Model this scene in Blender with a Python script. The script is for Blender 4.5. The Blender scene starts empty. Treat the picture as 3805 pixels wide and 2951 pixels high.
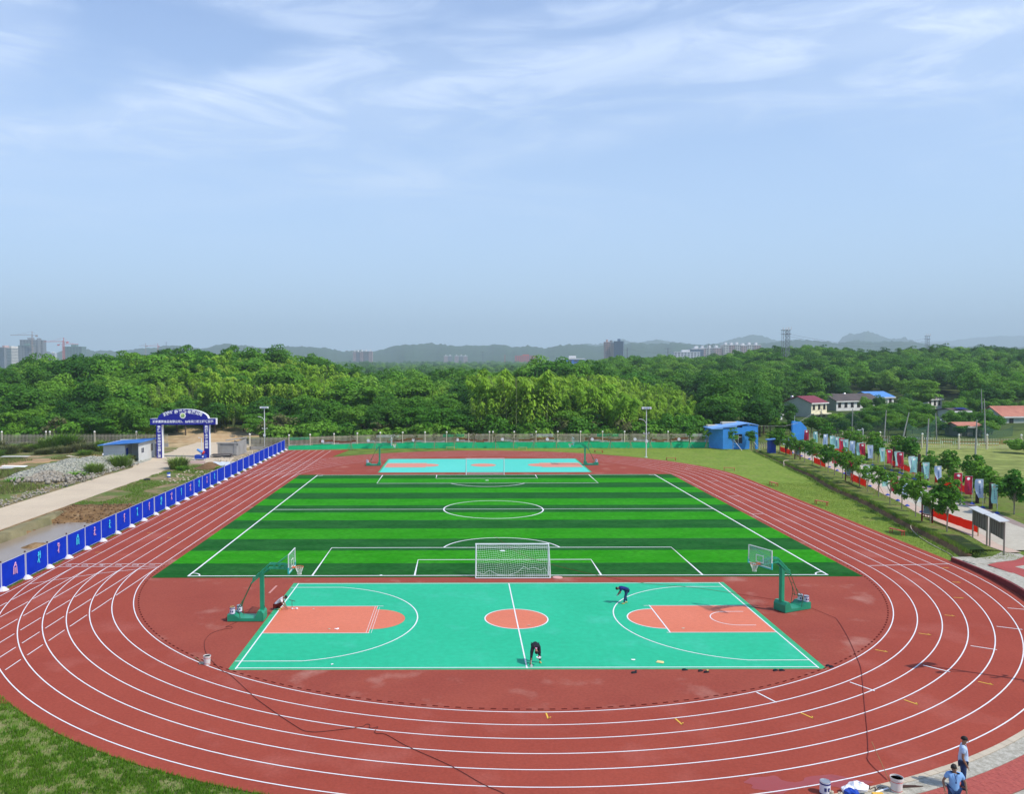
import bpy, bmesh, math, random
import numpy as np
from mathutils import Vector, Matrix
random.seed(7); RNG = np.random.default_rng(11)
SC = bpy.context.scene; COL = SC.collection
R = math.radians
# ---------------------------------------------------------------- camera
CX, CY, CZ = 10.88, -38.71, 14.726
cam_d = bpy.data.cameras.new('camera'); cam = bpy.data.objects.new('camera', cam_d); COL.objects.link(cam)
cam_d.sensor_width = 36; cam_d.lens = 3030.8/3805*36
cam_d.shift_x = (1902.5-1714.9)/3805; cam_d.shift_y = 0
cam.location = (CX, CY, CZ)
cam.rotation_euler = (Matrix.Rotation(R(90)-0.042, 3, 'X') @ Matrix.Rotation(-0.0021, 3, 'Z')).to_euler()
cam_d.clip_start = .1; cam_d.clip_end = 60000
SC.camera = cam
# ---------------------------------------------------------------- world, sun, exposure
SUN = Vector((.88, -.47, 1.19)).normalized()
SUN_EL = math.asin(SUN.z); SUN_ROT = math.atan2(SUN.x, SUN.y)
W = bpy.data.worlds.new('World'); SC.world = W; W.use_nodes = True
nt = W.node_tree; nt.nodes.clear()
def wn(t, **k):
    n = nt.nodes.new(t)
    for a, b in k.items(): setattr(n, a, b)
    return n
sky = wn('ShaderNodeTexSky', sky_type='NISHITA', sun_disc=False, sun_elevation=SUN_EL, sun_rotation=SUN_ROT,
         altitude=60, air_density=1.0, dust_density=1.2, ozone_density=3.0)
tc = wn('ShaderNodeTexCoord')
def wmath(op, a, b=None, clamp=False):
    m = wn('ShaderNodeMath', operation=op); m.use_clamp = clamp
    for i, v in enumerate((a, b)):
        if v is None: continue
        if isinstance(v, (int, float)): m.inputs[i].default_value = v
        else: nt.links.new(v, m.inputs[i])
    return m.outputs[0]
def streak(rot, scale, detail, lo, hi, off=(0, 0, 0), dist=.6):
    mp = wn('ShaderNodeMapping'); mp.inputs['Rotation'].default_value = [R(a) for a in rot]
    mp.inputs['Scale'].default_value = scale; mp.inputs['Location'].default_value = off
    nt.links.new(tc.outputs['Generated'], mp.inputs[0])
    n = wn('ShaderNodeTexNoise'); n.inputs['Scale'].default_value = 1; n.inputs['Detail'].default_value = detail
    n.inputs['Roughness'].default_value = .55; n.inputs['Distortion'].default_value = dist
    nt.links.new(mp.outputs[0], n.inputs['Vector'])
    r = wn('ShaderNodeMapRange'); r.interpolation_type = 'SMOOTHSTEP'
    r.inputs[1].default_value = lo; r.inputs[2].default_value = hi
    nt.links.new(n.outputs['Fac'], r.inputs[0]); return r.outputs[0]
broad = streak((0, 17, 0), (1.3, 1.3, 5.0), 5, .44, .62, (3.7, 1.1, 2.2), .9)
fine = streak((0, 21, 0), (4.6, 4.6, 20), 10, .40, .62, (.3, 2.2, .1), 1.5)
veil = streak((0, 10, 0), (.9, .9, 2.4), 3, .25, .75, (5.1, 2.0, 1.0), .2)
sep = wn('ShaderNodeSeparateXYZ'); nt.links.new(tc.outputs['Generated'], sep.inputs[0])
up = wn('ShaderNodeMapRange'); up.interpolation_type = 'SMOOTHSTEP'; up.inputs[1].default_value = .10; up.inputs[2].default_value = .34
nt.links.new(sep.outputs['Z'], up.inputs[0])
def cirrus(p, q, w, fray):     # a cirrus band along the great circle through two directions
    n = Vector((p[0], 1, p[1])).cross(Vector((q[0], 1, q[1]))).normalized()
    dn = wn('ShaderNodeVectorMath', operation='DOT_PRODUCT'); nt.links.new(tc.outputs['Generated'], dn.inputs[0]); dn.inputs[1].default_value = n
    s_ = wmath('ABSOLUTE', wmath('ADD', dn.outputs['Value'], wmath('MULTIPLY', wmath('SUBTRACT', fine2, .5), fray)))
    r = wn('ShaderNodeMapRange'); r.interpolation_type = 'SMOOTHSTEP'; r.inputs[1].default_value = w; r.inputs[2].default_value = 0; nt.links.new(s_, r.inputs[0]); return r.outputs[0]
fine2 = streak((0, 14, 0), (2.2, 2.2, 7), 6, .25, .75, (4.0, .2, 2.1), .8)
b1 = cirrus((-.45, .262), (.584, .405), .060, .05); b2 = cirrus((.2, .275), (.69, .345), .040, .045); b3 = cirrus((-.05, .375), (.25, .44), .030, .04)
cover = wmath('ADD', wmath('ADD', wmath('MULTIPLY', b1, .85), wmath('MULTIPLY', b2, .60)), wmath('ADD', wmath('MULTIPLY', b3, .45), wmath('MULTIPLY', broad, .60)))
c1 = wmath('MULTIPLY', cover, wmath('ADD', wmath('MULTIPLY', fine, .55), .38))
c2 = wmath('ADD', wmath('MULTIPLY', c1, .95), wmath('MULTIPLY', veil, .14))
cl = wmath('MULTIPLY', c2, wmath('ADD', wmath('MULTIPLY', up.outputs[0], .95), .05), True)
# low-lying summer haze: the sky whitens towards the horizon all the way round
hz = wn('ShaderNodeMapRange'); hz.inputs[1].default_value = .0; hz.inputs[2].default_value = .55; hz.inputs[3].default_value = .85; hz.inputs[4].default_value = .06
nt.links.new(sep.outputs['Z'], hz.inputs[0])
tint = wn('ShaderNodeMix', data_type='RGBA', blend_type='MULTIPLY'); tint.inputs[0].default_value = 1
nt.links.new(sky.outputs[0], tint.inputs[6]); tint.inputs[7].default_value = (.66, 1.02, 1.65, 1)
mh = wn('ShaderNodeMix', data_type='RGBA'); nt.links.new(hz.outputs[0], mh.inputs[0])
nt.links.new(tint.outputs[2], mh.inputs[6]); mh.inputs[7].default_value = (6.8, 8.9, 11.0, 1)
mc = wn('ShaderNodeMix', data_type='RGBA'); nt.links.new(cl, mc.inputs[0])
nt.links.new(mh.outputs[2], mc.inputs[6]); mc.inputs[7].default_value = (7.1, 8.4, 10.8, 1)
bg = wn('ShaderNodeBackground'); bg.inputs[1].default_value = .114; nt.links.new(mc.outputs[2], bg.inputs[0])
wo = wn('ShaderNodeOutputWorld'); nt.links.new(bg.outputs[0], wo.inputs[0])
sun_d = bpy.data.lights.new('sun', 'SUN'); sun_d.energy = 4.4; sun_d.angle = R(.53); sun_d.color = (1, .955, .88)
sun = bpy.data.objects.new('sun', sun_d); COL.objects.link(sun); sun.location = (60, -60, 90)
sun.rotation_euler = SUN.to_track_quat('Z', 'Y').to_euler()
SC.view_settings.view_transform = 'Standard'; SC.view_settings.look = 'None'
SC.view_settings.exposure = 0; SC.view_settings.gamma = 1; SC.view_settings.use_curve_mapping = False
SC.render.engine = 'CYCLES'
SC.cycles.use_denoising = True; SC.cycles.max_bounces = 6; SC.cycles.diffuse_bounces = 2; SC.cycles.volume_bounces = 0
SC.cycles.transparent_max_bounces = 12
HAZE_DENSITY, HAZE_COLOR = 2.0e-4, (.80, .97, 1.0)
# ---------------------------------------------------------------- helpers
def link(name, me, m=None, parent=None, smooth=False):
    o = bpy.data.objects.new(name, me); COL.objects.link(o)
    if m is not None and me is not None and not len(me.materials): me.materials.append(m)
    if smooth: me.polygons.foreach_set('use_smooth', [True]*len(me.polygons))
    if parent is not None: o.parent = parent
    return o
def tag(o, label=None, cat=None, group=None, kind=None):
    for k, v in (('label', label), ('category', cat), ('group', group), ('kind', kind)):
        if v: o[k] = v
    return o
def thing(name, loc, label, cat, rz=0, group=None):
    o = bpy.data.objects.new(name, None); COL.objects.link(o); o.location = loc; o.rotation_euler.z = rz
    o.empty_display_size = .2
    return tag(o, label, cat, group)
def copy_tree(o, parent=None):
    c = o.copy(); COL.objects.link(c)
    if parent is not None: c.parent = parent
    for ch in o.children: copy_tree(ch, c)
    return c
class MB:
    def __init__(s): s.v = []; s.f = []; s.mi = []; s.cur = 0
    def add(s, vs, fs):
        b = len(s.v); s.v += [tuple(v) for v in vs]; s.f += [tuple(b+i for i in f) for f in fs]; s.mi += [s.cur]*len(fs); return s
    def box(s, x0, x1, y0, y1, z0, z1):
        return s.add([(x, y, z) for z in (z0, z1) for y in (y0, y1) for x in (x0, x1)],
                     [(0, 2, 3, 1), (4, 5, 7, 6), (0, 1, 5, 4), (2, 6, 7, 3), (0, 4, 6, 2), (1, 3, 7, 5)])
    def tube(s, pts, r, n=6, caps=True):
        pts = [Vector(p) for p in pts]; m = len(pts); rs = r if isinstance(r, (list, tuple)) else [r]*m
        vs = []; ref = None
        for i, p in enumerate(pts):
            t = (pts[min(i+1, m-1)]-pts[max(i-1, 0)]).normalized()
            if ref is None: ref = Vector((0, 0, 1)) if abs(t.z) < .9 else Vector((1, 0, 0))
            a = t.cross(ref); 
            if a.length < 1e-4: a = t.cross(Vector((0, 1, 0)))
            a.normalize(); b = t.cross(a).normalized(); ref = a.cross(t) if abs(t.z) < .9 else ref
            for k in range(n):
                w = 2*math.pi*k/n + math.pi/4*(n == 4); vs.append(p+(a*math.cos(w)+b*math.sin(w))*rs[i])
        fs = [(i*n+k, i*n+(k+1) % n, (i+1)*n+(k+1) % n, (i+1)*n+k) for i in range(m-1) for k in range(n)]
        if caps: fs += [tuple(range(n-1, -1, -1)), tuple((m-1)*n+k for k in range(n))]
        return s.add(vs, fs)
    def beam(s, a, b, w, h):   # rectangular bar between two points, w across, h up
        a, b = Vector(a), Vector(b); t = (b-a).normalized(); u = Vector((0, 0, 1)) if abs(t.z) < .95 else Vector((1, 0, 0))
        c = t.cross(u).normalized(); u = c.cross(t).normalized()
        vs = [p+c*x*w/2+u*z*h/2 for p in (a, b) for x, z in ((-1, -1), (1, -1), (1, 1), (-1, 1))]
        return s.add(vs, [(0, 1, 2, 3), (7, 6, 5, 4), (0, 4, 5, 1), (1, 5, 6, 2), (2, 6, 7, 3), (3, 7, 4, 0)])
    def lathe(s, prof, n=14, c=(0, 0, 0)):
        vs = []; fs = []; m = len(prof)
        for r, z in prof:
            for k in range(n):
                w = 2*math.pi*k/n; vs.append((c[0]+r*math.cos(w), c[1]+r*math.sin(w), c[2]+z))
        for i in range(m-1):
            for k in range(n): fs.append((i*n+k, i*n+(k+1) % n, (i+1)*n+(k+1) % n, (i+1)*n+k))
        if prof[0][0] > 1e-4: fs.append(tuple(range(n-1, -1, -1)))
        if prof[-1][0] > 1e-4: fs.append(tuple((m-1)*n+k for k in range(n)))
        return s.add(vs, fs)
    def prism(s, poly, z0, z1):
        n = len(poly); a = sum(poly[i][0]*poly[(i+1) % n][1]-poly[(i+1) % n][0]*poly[i][1] for i in range(n))
        if a < 0: poly = poly[::-1]
        vs = [(x, y, z0) for x, y in poly]+[(x, y, z1) for x, y in poly]
        return s.add(vs, [tuple(range(n-1, -1, -1)), tuple(range(n, 2*n))]+[(i, (i+1) % n, n+(i+1) % n, n+i) for i in range(n)])
    def extr(s, poly, axis, a, b):  # polygon in the plane normal to axis ('x' or 'y'), extruded from a to b
        n = len(poly); P = (lambda p, t: (t, p[0], p[1])) if axis == 'x' else (lambda p, t: (p[0], t, p[1]))
        return s.add([P(p, a) for p in poly]+[P(p, b) for p in poly], [tuple(range(n)), tuple(range(2*n-1, n-1, -1))]+[(i, n+i, n+(i+1) % n, (i+1) % n) for i in range(n)])
    def poly(s, poly, z=0):
        return s.add([(p[0], p[1], z if len(p) == 2 else p[2]) for p in poly], [tuple(range(len(poly)))])
    def band(s, pts, w, z=0, closed=False):   # flat line of width w
        m = len(pts); vs = []
        for i, p in enumerate(pts):
            q0 = pts[i-1] if (i or closed) else p; q1 = pts[(i+1) % m] if (i < m-1 or closed) else p
            t = Vector((q1[0]-q0[0], q1[1]-q0[1])).normalized(); nrm = Vector((-t.y, t.x))*w/2
            vs += [(p[0]+nrm.x, p[1]+nrm.y, z), (p[0]-nrm.x, p[1]-nrm.y, z)]
        k = m if closed else m-1
        return s.add(vs, [(2*i, 2*i+1, 2*((i+1) % m)+1, 2*((i+1) % m)) for i in range(k)])
    def build(s, name, m, parent=None, smooth=False):
        me = bpy.data.meshes.new(name); me.from_pydata(s.v, [], s.f)
        for x in (m if isinstance(m, (list, tuple)) else [m]): me.materials.append(x)
        if any(s.mi): me.polygons.foreach_set('material_index', s.mi)
        me.update()
        return link(name, me, None, parent, smooth)
def np_mesh(name, verts, quads, m, tris=False):
    me = bpy.data.meshes.new(name); k = 3 if tris else 4
    nv, nf = len(verts), len(quads)
    me.vertices.add(nv); me.vertices.foreach_set('co', np.asarray(verts, np.float32).ravel())
    me.loops.add(nf*k); me.loops.foreach_set('vertex_index', np.asarray(quads, np.int32).ravel())
    me.polygons.add(nf); me.polygons.foreach_set('loop_start', np.arange(0, nf*k, k, dtype=np.int32))
    me.update(calc_edges=True); 
    if m: me.materials.append(m)
    return me
def arc(cx, cy, r, a0, a1, n=48): return [(cx+r*math.cos(R(a0+(a1-a0)*i/n)), cy+r*math.sin(R(a0+(a1-a0)*i/n))) for i in range(n+1)]
# ---------------------------------------------------------------- materials
def new_mat(name):
    m = bpy.data.materials.new(name); m.use_nodes = True; t = m.node_tree
    return m, t, t.nodes['Principled BSDF']
def mat(name, col, rough=.6, col2=None, scale=2., amt=.5, bump=0, bscale=None, metal=0, spec=.3, detail=4, contrast=(.35, .65), fine=0, fscale=30, world=False, stretch=None, col3=None, c3=(.62, .8), s3=.3):
    m, t, b = new_mat(name); L = t.links
    b.inputs['Roughness'].default_value = rough; b.inputs['Metallic'].default_value = metal
    b.inputs['Specular IOR Level'].default_value = spec; b.inputs['Base Color'].default_value = (*col, 1)
    if col2 is None and not bump and not fine: return m
    tcn = t.nodes.new('ShaderNodeTexCoord'); src = tcn.outputs['Object']
    if world:
        g = t.nodes.new('ShaderNodeNewGeometry'); src = g.outputs['Position']
    if stretch:
        mp = t.nodes.new('ShaderNodeMapping'); mp.inputs['Scale'].default_value = stretch; L.new(src, mp.inputs[0]); src = mp.outputs[0]
    def noise(s, d=detail):
        n = t.nodes.new('ShaderNodeTexNoise'); n.inputs['Scale'].default_value = s; n.inputs['Detail'].default_value = d
        L.new(src, n.inputs['Vector']); return n.outputs['Fac']
    def rng(x, a, c):
        r = t.nodes.new('ShaderNodeMapRange'); r.inputs[1].default_value = a; r.inputs[2].default_value = c; L.new(x, r.inputs[0]); return r.outputs[0]
    out = None
    if col2 is not None:
        mx = t.nodes.new('ShaderNodeMix'); mx.data_type = 'RGBA'
        L.new(rng(noise(scale), *contrast), mx.inputs[0]); mx.inputs[6].default_value = (*col, 1)
        mx.inputs[7].default_value = (*[a*(1-amt)+c*amt for a, c in zip(col, col2)], 1); out = mx.outputs[2]
    if col3 is not None:
        mx = t.nodes.new('ShaderNodeMix'); mx.data_type = 'RGBA'; L.new(rng(noise(s3, 6), *c3), mx.inputs[0])
        if out is not None: L.new(out, mx.inputs[6])
        else: mx.inputs[6].default_value = (*col, 1)
        mx.inputs[7].default_value = (*col3, 1); out = mx.outputs[2]
    if fine:
        mx = t.nodes.new('ShaderNodeMix'); mx.data_type = 'RGBA'; mx.blend_type = 'MULTIPLY'; mx.inputs[0].default_value = 1
        r = t.nodes.new('ShaderNodeMapRange'); r.inputs[1].default_value = .25; r.inputs[2].default_value = .75; r.inputs[3].default_value = 1-fine; r.inputs[4].default_value = 1+fine
        L.new(noise(fscale, 3), r.inputs[0])
        if out is not None: L.new(out, mx.inputs[6])
        else: mx.inputs[6].default_value = (*col, 1)
        L.new(r.outputs[0], mx.inputs[7]); out = mx.outputs[2]
    if out is not None: L.new(out, b.inputs['Base Color'])
    if bump:
        bp = t.nodes.new('ShaderNodeBump'); bp.inputs['Strength'].default_value = bump; bp.inputs['Distance'].default_value = .05
        L.new(noise(bscale or scale*3), bp.inputs['Height']); L.new(bp.outputs[0], b.inputs['Normal'])
    return m
def leaf_mat(name, c1, c2, trans=.35, val=.3):
    m, t, b = new_mat(name); L = t.links; b.inputs['Roughness'].default_value = .6; b.inputs['Specular IOR Level'].default_value = .12
    oi = t.nodes.new('ShaderNodeObjectInfo'); g = t.nodes.new('ShaderNodeNewGeometry')
    n = t.nodes.new('ShaderNodeTexNoise'); n.inputs['Scale'].default_value = .45; n.inputs['Detail'].default_value = 3; L.new(g.outputs['Position'], n.inputs['Vector'])
    a = t.nodes.new('ShaderNodeMath'); a.operation = 'ADD'; L.new(oi.outputs['Random'], a.inputs[0]); L.new(n.outputs['Fac'], a.inputs[1])
    r = t.nodes.new('ShaderNodeMapRange'); r.inputs[1].default_value = .45; r.inputs[2].default_value = 1.4; L.new(a.outputs[0], r.inputs[0])
    mx = t.nodes.new('ShaderNodeMix'); mx.data_type = 'RGBA'; L.new(r.outputs[0], mx.inputs[0]); mx.inputs[6].default_value = (*c1, 1); mx.inputs[7].default_value = (*c2, 1)
    isl = t.nodes.new('ShaderNodeMapRange'); isl.inputs[3].default_value = 1-val; isl.inputs[4].default_value = 1+val; L.new(g.outputs['Random Per Island'], isl.inputs[0])
    m2 = t.nodes.new('ShaderNodeMix'); m2.data_type = 'RGBA'; m2.blend_type = 'MULTIPLY'; m2.inputs[0].default_value = 1; L.new(mx.outputs[2], m2.inputs[6]); L.new(isl.outputs[0], m2.inputs[7])
    L.new(m2.outputs[2], b.inputs['Base Color'])
    tr = t.nodes.new('ShaderNodeBsdfTranslucent'); L.new(m2.outputs[2], tr.inputs[0])
    ms = t.nodes.new('ShaderNodeMixShader'); ms.inputs[0].default_value = trans; L.new(b.outputs[0], ms.inputs[1]); L.new(tr.outputs[0], ms.inputs[2])
    L.new(ms.outputs[0], t.nodes['Material Output'].inputs['Surface']); return m
M = {}
M['track'] = mat('track_rubber', (.335, .068, .043), .8, (.285, .054, .035), .25, .6, .15, 60, fine=.13, fscale=9, world=True, spec=.04, detail=8, col3=(.40, .115, .085), c3=(.55, .85), s3=.28)
M['apron'] = mat('infield_rubber', (.32, .074, .048), .85, (.275, .058, .040), .3, .7, .15, 50, fine=.13, fscale=8, world=True, spec=.04, detail=8, col3=(.44, .21, .16), c3=(.58, .84), s3=.40)
M['wet'] = mat('wet_rubber', (.33, .045, .035), .35, (.30, .045, .035), 2, .5, spec=.5)
M['dust'] = mat('dusty_rubber', (.52, .25, .20), .9, (.42, .13, .10), 1.2, .9, spec=.1, world=True)
M['court'] = mat('court_acrylic', (.020, .42, .215), .6, (.028, .46, .245), .15, .8, .04, 30, fine=.08, fscale=3, world=True, spec=.12, detail=8, col3=(.06, .48, .30), c3=(.56, .85), s3=.45)
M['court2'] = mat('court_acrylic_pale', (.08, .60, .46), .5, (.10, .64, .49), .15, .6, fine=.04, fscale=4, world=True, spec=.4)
M['edge'] = mat('court_edge_green', (.03, .33, .13), .6, (.04, .42, .18), 3, .7, world=True)
M['key'] = mat('key_acrylic', (.64, .175, .095), .6, (.68, .195, .11), .3, .7, fine=.05, fscale=4, world=True, spec=.12)
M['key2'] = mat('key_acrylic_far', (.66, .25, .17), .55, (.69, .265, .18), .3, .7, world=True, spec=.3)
M['white'] = mat('white_line_paint', (.80, .80, .78), .6, (.66, .62, .60), 1.2, .35, world=True)
M['yellow'] = mat('yellow_line_paint', (.78, .45, .05), .6)
M['turf1'] = mat('turf_light', (.020, .235, .003), .8, (.036, .28, .010), .30, .95, .5, 40, fine=.34, fscale=2.2, world=True, spec=.03, stretch=(1, 2.4, 1), detail=9)
M['turf2'] = mat('turf_dark', (.010, .094, .013), .85, (.022, .122, .024), .30, .95, .5, 40, fine=.34, fscale=2.2, world=True, spec=.03, stretch=(1, 2.4, 1), detail=9)
M['lawn'] = mat('lawn', (.20, .265, .04), .9, (.15, .225, .028), .35, .9, .6, 20, fine=.30, fscale=2.2, world=True, spec=.1, detail=8, col3=(.27, .25, .075), c3=(.60, .8), s3=.5)
M['verge'] = mat('verge_grass', (.13, .20, .025), .9, (.16, .15, .05), .5, .8, .6, 20, fine=.30, fscale=2.5, world=True, spec=.1, detail=8, col3=(.24, .18, .08), c3=(.58, .78), s3=.4)
M['grass_near'] = mat('thin_grass', (.25, .235, .10), .9, (.12, .20, .025), 2.2, .95, .8, 10, fine=.32, fscale=9, world=True, spec=.1, detail=9)
M['soil'] = mat('brown_soil', (.22, .13, .065), .95, (.13, .075, .035), .8, .9, .9, 6, fine=.2, fscale=5, world=True, spec=.1, detail=8)
M['concrete'] = mat('pale_concrete', (.60, .48, .33), .85, (.53, .42, .29), .2, .8, .1, 8, fine=.06, fscale=3, world=True, spec=.2, detail=8, col3=(.40, .33, .24), c3=(.66, .85), s3=.25)
M['concrete2'] = mat('path_concrete', (.50, .45, .35), .85, (.42, .37, .28), .3, .8, .1, 8, fine=.08, fscale=3, world=True, spec=.2, detail=8)
M['gravelly'] = mat('exposed_aggregate', (.50, .46, .37), .9, (.32, .29, .22), 5, .9, .6, 25, fine=.25, fscale=18, world=True, detail=6)
M['kerb'] = mat('cream_kerb', (.56, .47, .34), .8, (.46, .38, .27), 1.5, .7, .2, 20, world=True)
M['grey'] = mat('grey_concrete', (.36, .34, .31), .85, (.25, .235, .21), .9, .7, .3, 6, world=True)
M['pole'] = mat('concrete_pole', (.42, .40, .36), .85, (.33, .31, .28), 3, .7)
M['steelwhite'] = mat('white_steel', (.72, .73, .72), .4, (.62, .63, .62), 3, .5)
M['hoopgreen'] = mat('hoop_green', (.012, .29, .15), .42, (.010, .21, .11), 1.5, .8, spec=.5)
M['padteal'] = mat('pad_teal', (.03, .42, .42), .5)
M['rim'] = mat('orange_rim', (.75, .16, .05), .45)
M['net'] = mat('white_net', (.75, .78, .72), .8)
M['red'] = mat('bright_red', (.62, .035, .022), .6, (.55, .03, .02), 2, .5)
M['dred'] = mat('dark_red', (.09, .012, .010), .9, (.12, .012, .01), 3, .6, spec=.0)
M['bench'] = mat('red_bench', (.55, .085, .05), .5, (.45, .07, .045), 4, .6)
M['maroon'] = mat('maroon_wall', (.20, .02, .02), .7, (.12, .015, .015), 1.5, .8)
M['mesh'] = mat('blue_mesh_sheet', (.003, .038, .48), .8, (.003, .028, .40), 1.5, .8, spec=.1)
M['alu'] = mat('pale_metal', (.50, .55, .66), .4, (.4, .44, .55), 3, .5, metal=.2)
M['weight'] = mat('white_plastic', (.72, .70, .70), .6, (.6, .55, .52), 5, .6)
M['cyan'] = mat('cyan_print', (.06, .62, .80), .6)
M['pink'] = mat('pink_print', (.72, .38, .58), .6)
M['hutblue'] = mat('hut_blue_paint', (.06, .33, .84), .75, (.05, .27, .72), .7, .8, .1, 6, fine=.08, fscale=4)
M['boothblue'] = mat('booth_blue', (.010, .06, .40), .5, (.010, .05, .33), 2, .5)
M['roofblue'] = mat('blue_sheet_roof', (.10, .28, .62), .45, (.08, .24, .52), 1, .7)
M['cream'] = mat('cream_wall', (.62, .56, .42), .85, (.54, .48, .36), .8, .7)
M['panelwhite'] = mat('white_sandwich_panel', (.62, .62, .58), .55, (.55, .54, .50), .8, .6)
M['gateblue'] = mat('gate_blue_print', (.012, .014, .27), .5, (.010, .012, .24), 2, .5)
M['gatewhite'] = mat('gate_white_panel', (.78, .78, .74), .6)
M['wallgreen'] = mat('green_wall_paint', (.012, .55, .22), .85, (.010, .44, .17), .8, .8, .1, 6, world=True, detail=7)
M['oldpicket'] = mat('picket_weathered', (.50, .45, .33), .85, (.38, .34, .25), 1, .7, world=True)
M['picket'] = mat('picket_cream', (.70, .62, .44), .8, (.58, .50, .35), 1, .7, world=True)
M['pwhite'] = mat('picket_white', (.88, .87, .82), .7)
M['pred'] = mat('picket_red', (.50, .15, .07), .8)
M['pgreen'] = mat('picket_green', (.05, .60, .25), .8)
M['globe'] = mat('lamp_globe', (.88, .84, .72), .35)
M['glass'] = mat('dark_glass', (.03, .035, .04), .12, spec=.8)
M['black'] = mat('black_cloth', (.012, .012, .018), .85, (.02, .02, .03), 8, .5)
M['navy'] = mat('navy_cloth', (.010, .02, .16), .85, (.008, .015, .11), 8, .5)
M['jeans'] = mat('blue_jeans', (.02, .045, .12), .9, (.03, .06, .16), 8, .6)
M['shirtblue'] = mat('light_blue_shirt', (.24, .42, .72), .85, (.20, .36, .64), 9, .6)
M['shirtpale'] = mat('pale_blue_shirt', (.50, .62, .80), .85, (.42, .54, .74), 9, .6)
M['shirtwhite'] = mat('white_shirt', (.78, .76, .76), .85, (.66, .64, .66), 9, .5)
M['skin'] = mat('skin', (.30, .155, .095), .6, (.26, .125, .075), 12, .5)
M['hair'] = mat('black_hair', (.012, .010, .009), .7, (.025, .02, .016), 30, .6)
M['gold'] = mat('mustard_shoe', (.55, .38, .10), .7)
M['paintcan'] = mat('can_label_white', (.70, .70, .76), .45)
M['canblue'] = mat('can_band_navy', (.02, .02, .16), .45)
M['tin'] = mat('tin_metal', (.5, .5, .5), .35, metal=.7)
M['bucket'] = mat('white_bucket', (.72, .68, .62), .5, (.6, .54, .48), 4, .6)
M['cable'] = mat('dark_cable', (.05, .015, .012), .7)
M['cabler'] = mat('red_cable', (.22, .03, .02), .7)
M['wood'] = mat('stick_wood', (.40, .24, .10), .8, (.3, .17, .07), 6, .6)
M['trunk'] = mat('tree_bark', (.13, .10, .075), .95, (.07, .055, .04), 3, .8, .6, 12)
M['palebark'] = mat('pale_bark', (.30, .26, .20), .95, (.18, .15, .11), 3, .8)
M['stone'] = mat('grey_green_stone', (.42, .40, .32), .9, (.28, .29, .23), 1.2, .9, fine=.4, fscale=6, world=True)
M['stone2'] = mat('brown_rubble', (.38, .34, .27), .9, (.25, .21, .16), 1.5, .8, world=True)
M['paper'] = mat('white_scrap', (.88, .87, .86), .9)
M['tarp'] = mat('pale_tarp', (.50, .58, .66), .7, (.62, .62, .58), 1.5, .9, world=True)
M['tyre'] = mat('black_rubber', (.02, .02, .022), .8)
M['roofred'] = mat('maroon_tile_roof', (.22, .035, .055), .7, (.17, .03, .04), .6, .7)
M['rooforange'] = mat('orange_tile_roof', (.50, .20, .13), .8, (.36, .12, .08), .5, .8)
M['roofgrey'] = mat('grey_tile_roof', (.075, .062, .055), .85, (.12, .09, .08), .5, .8)
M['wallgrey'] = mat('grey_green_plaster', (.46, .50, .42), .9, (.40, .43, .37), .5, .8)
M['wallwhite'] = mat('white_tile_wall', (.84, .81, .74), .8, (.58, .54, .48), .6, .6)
M['wallcream'] = mat('yellow_cream_wall', (.80, .74, .52), .8, (.58, .50, .32), .6, .6)
M['frame'] = mat('dark_window_frame', (.08, .04, .035), .6)
M['water'] = mat('muddy_water', (.30, .23, .165), .22, (.26, .20, .145), .4, .6, .03, 6, spec=.22, world=True)
M['leaf_dark'] = leaf_mat('leaf_dark', (.035, .13, .014), (.085, .22, .020))
M['leaf_mid'] = leaf_mat('leaf_mid', (.065, .21, .016), (.145, .31, .025))
M['leaf_lite'] = leaf_mat('leaf_light', (.12, .31, .022), (.20, .37, .04))
M['bamboo'] = leaf_mat('bamboo_leaf', (.20, .40, .025), (.31, .48, .045), .4)
M['leaf_dry'] = leaf_mat('leaf_olive', (.12, .15, .045), (.19, .19, .07))
M['grass_blade'] = leaf_mat('grass_blade', (.11, .24, .018), (.20, .29, .045), .35)

def cloth_mat(name, c, tr=.5):
    m = mat(name, c, .85, tuple(x*.88 for x in c), 2, .6, spec=.1); t = m.node_tree; b = t.nodes['Principled BSDF']; tn = t.nodes.new('ShaderNodeBsdfTranslucent'); tn.inputs[0].default_value = (*c, 1)
    ms = t.nodes.new('ShaderNodeMixShader'); ms.inputs[0].default_value = tr; t.links.new(b.outputs[0], ms.inputs[1]); t.links.new(tn.outputs[0], ms.inputs[2]); t.links.new(ms.outputs[0], t.nodes['Material Output'].inputs['Surface']); return m
# ================================================================ SETTING
F0 = 1739.5
def dpx(x, y): d = y-CY; return 984.3+F0*(x-CX)/np.maximum(d, 1e-3), d
def sst(t): t = np.clip(t, 0, 1); return t*t*(3-2*t)
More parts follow.
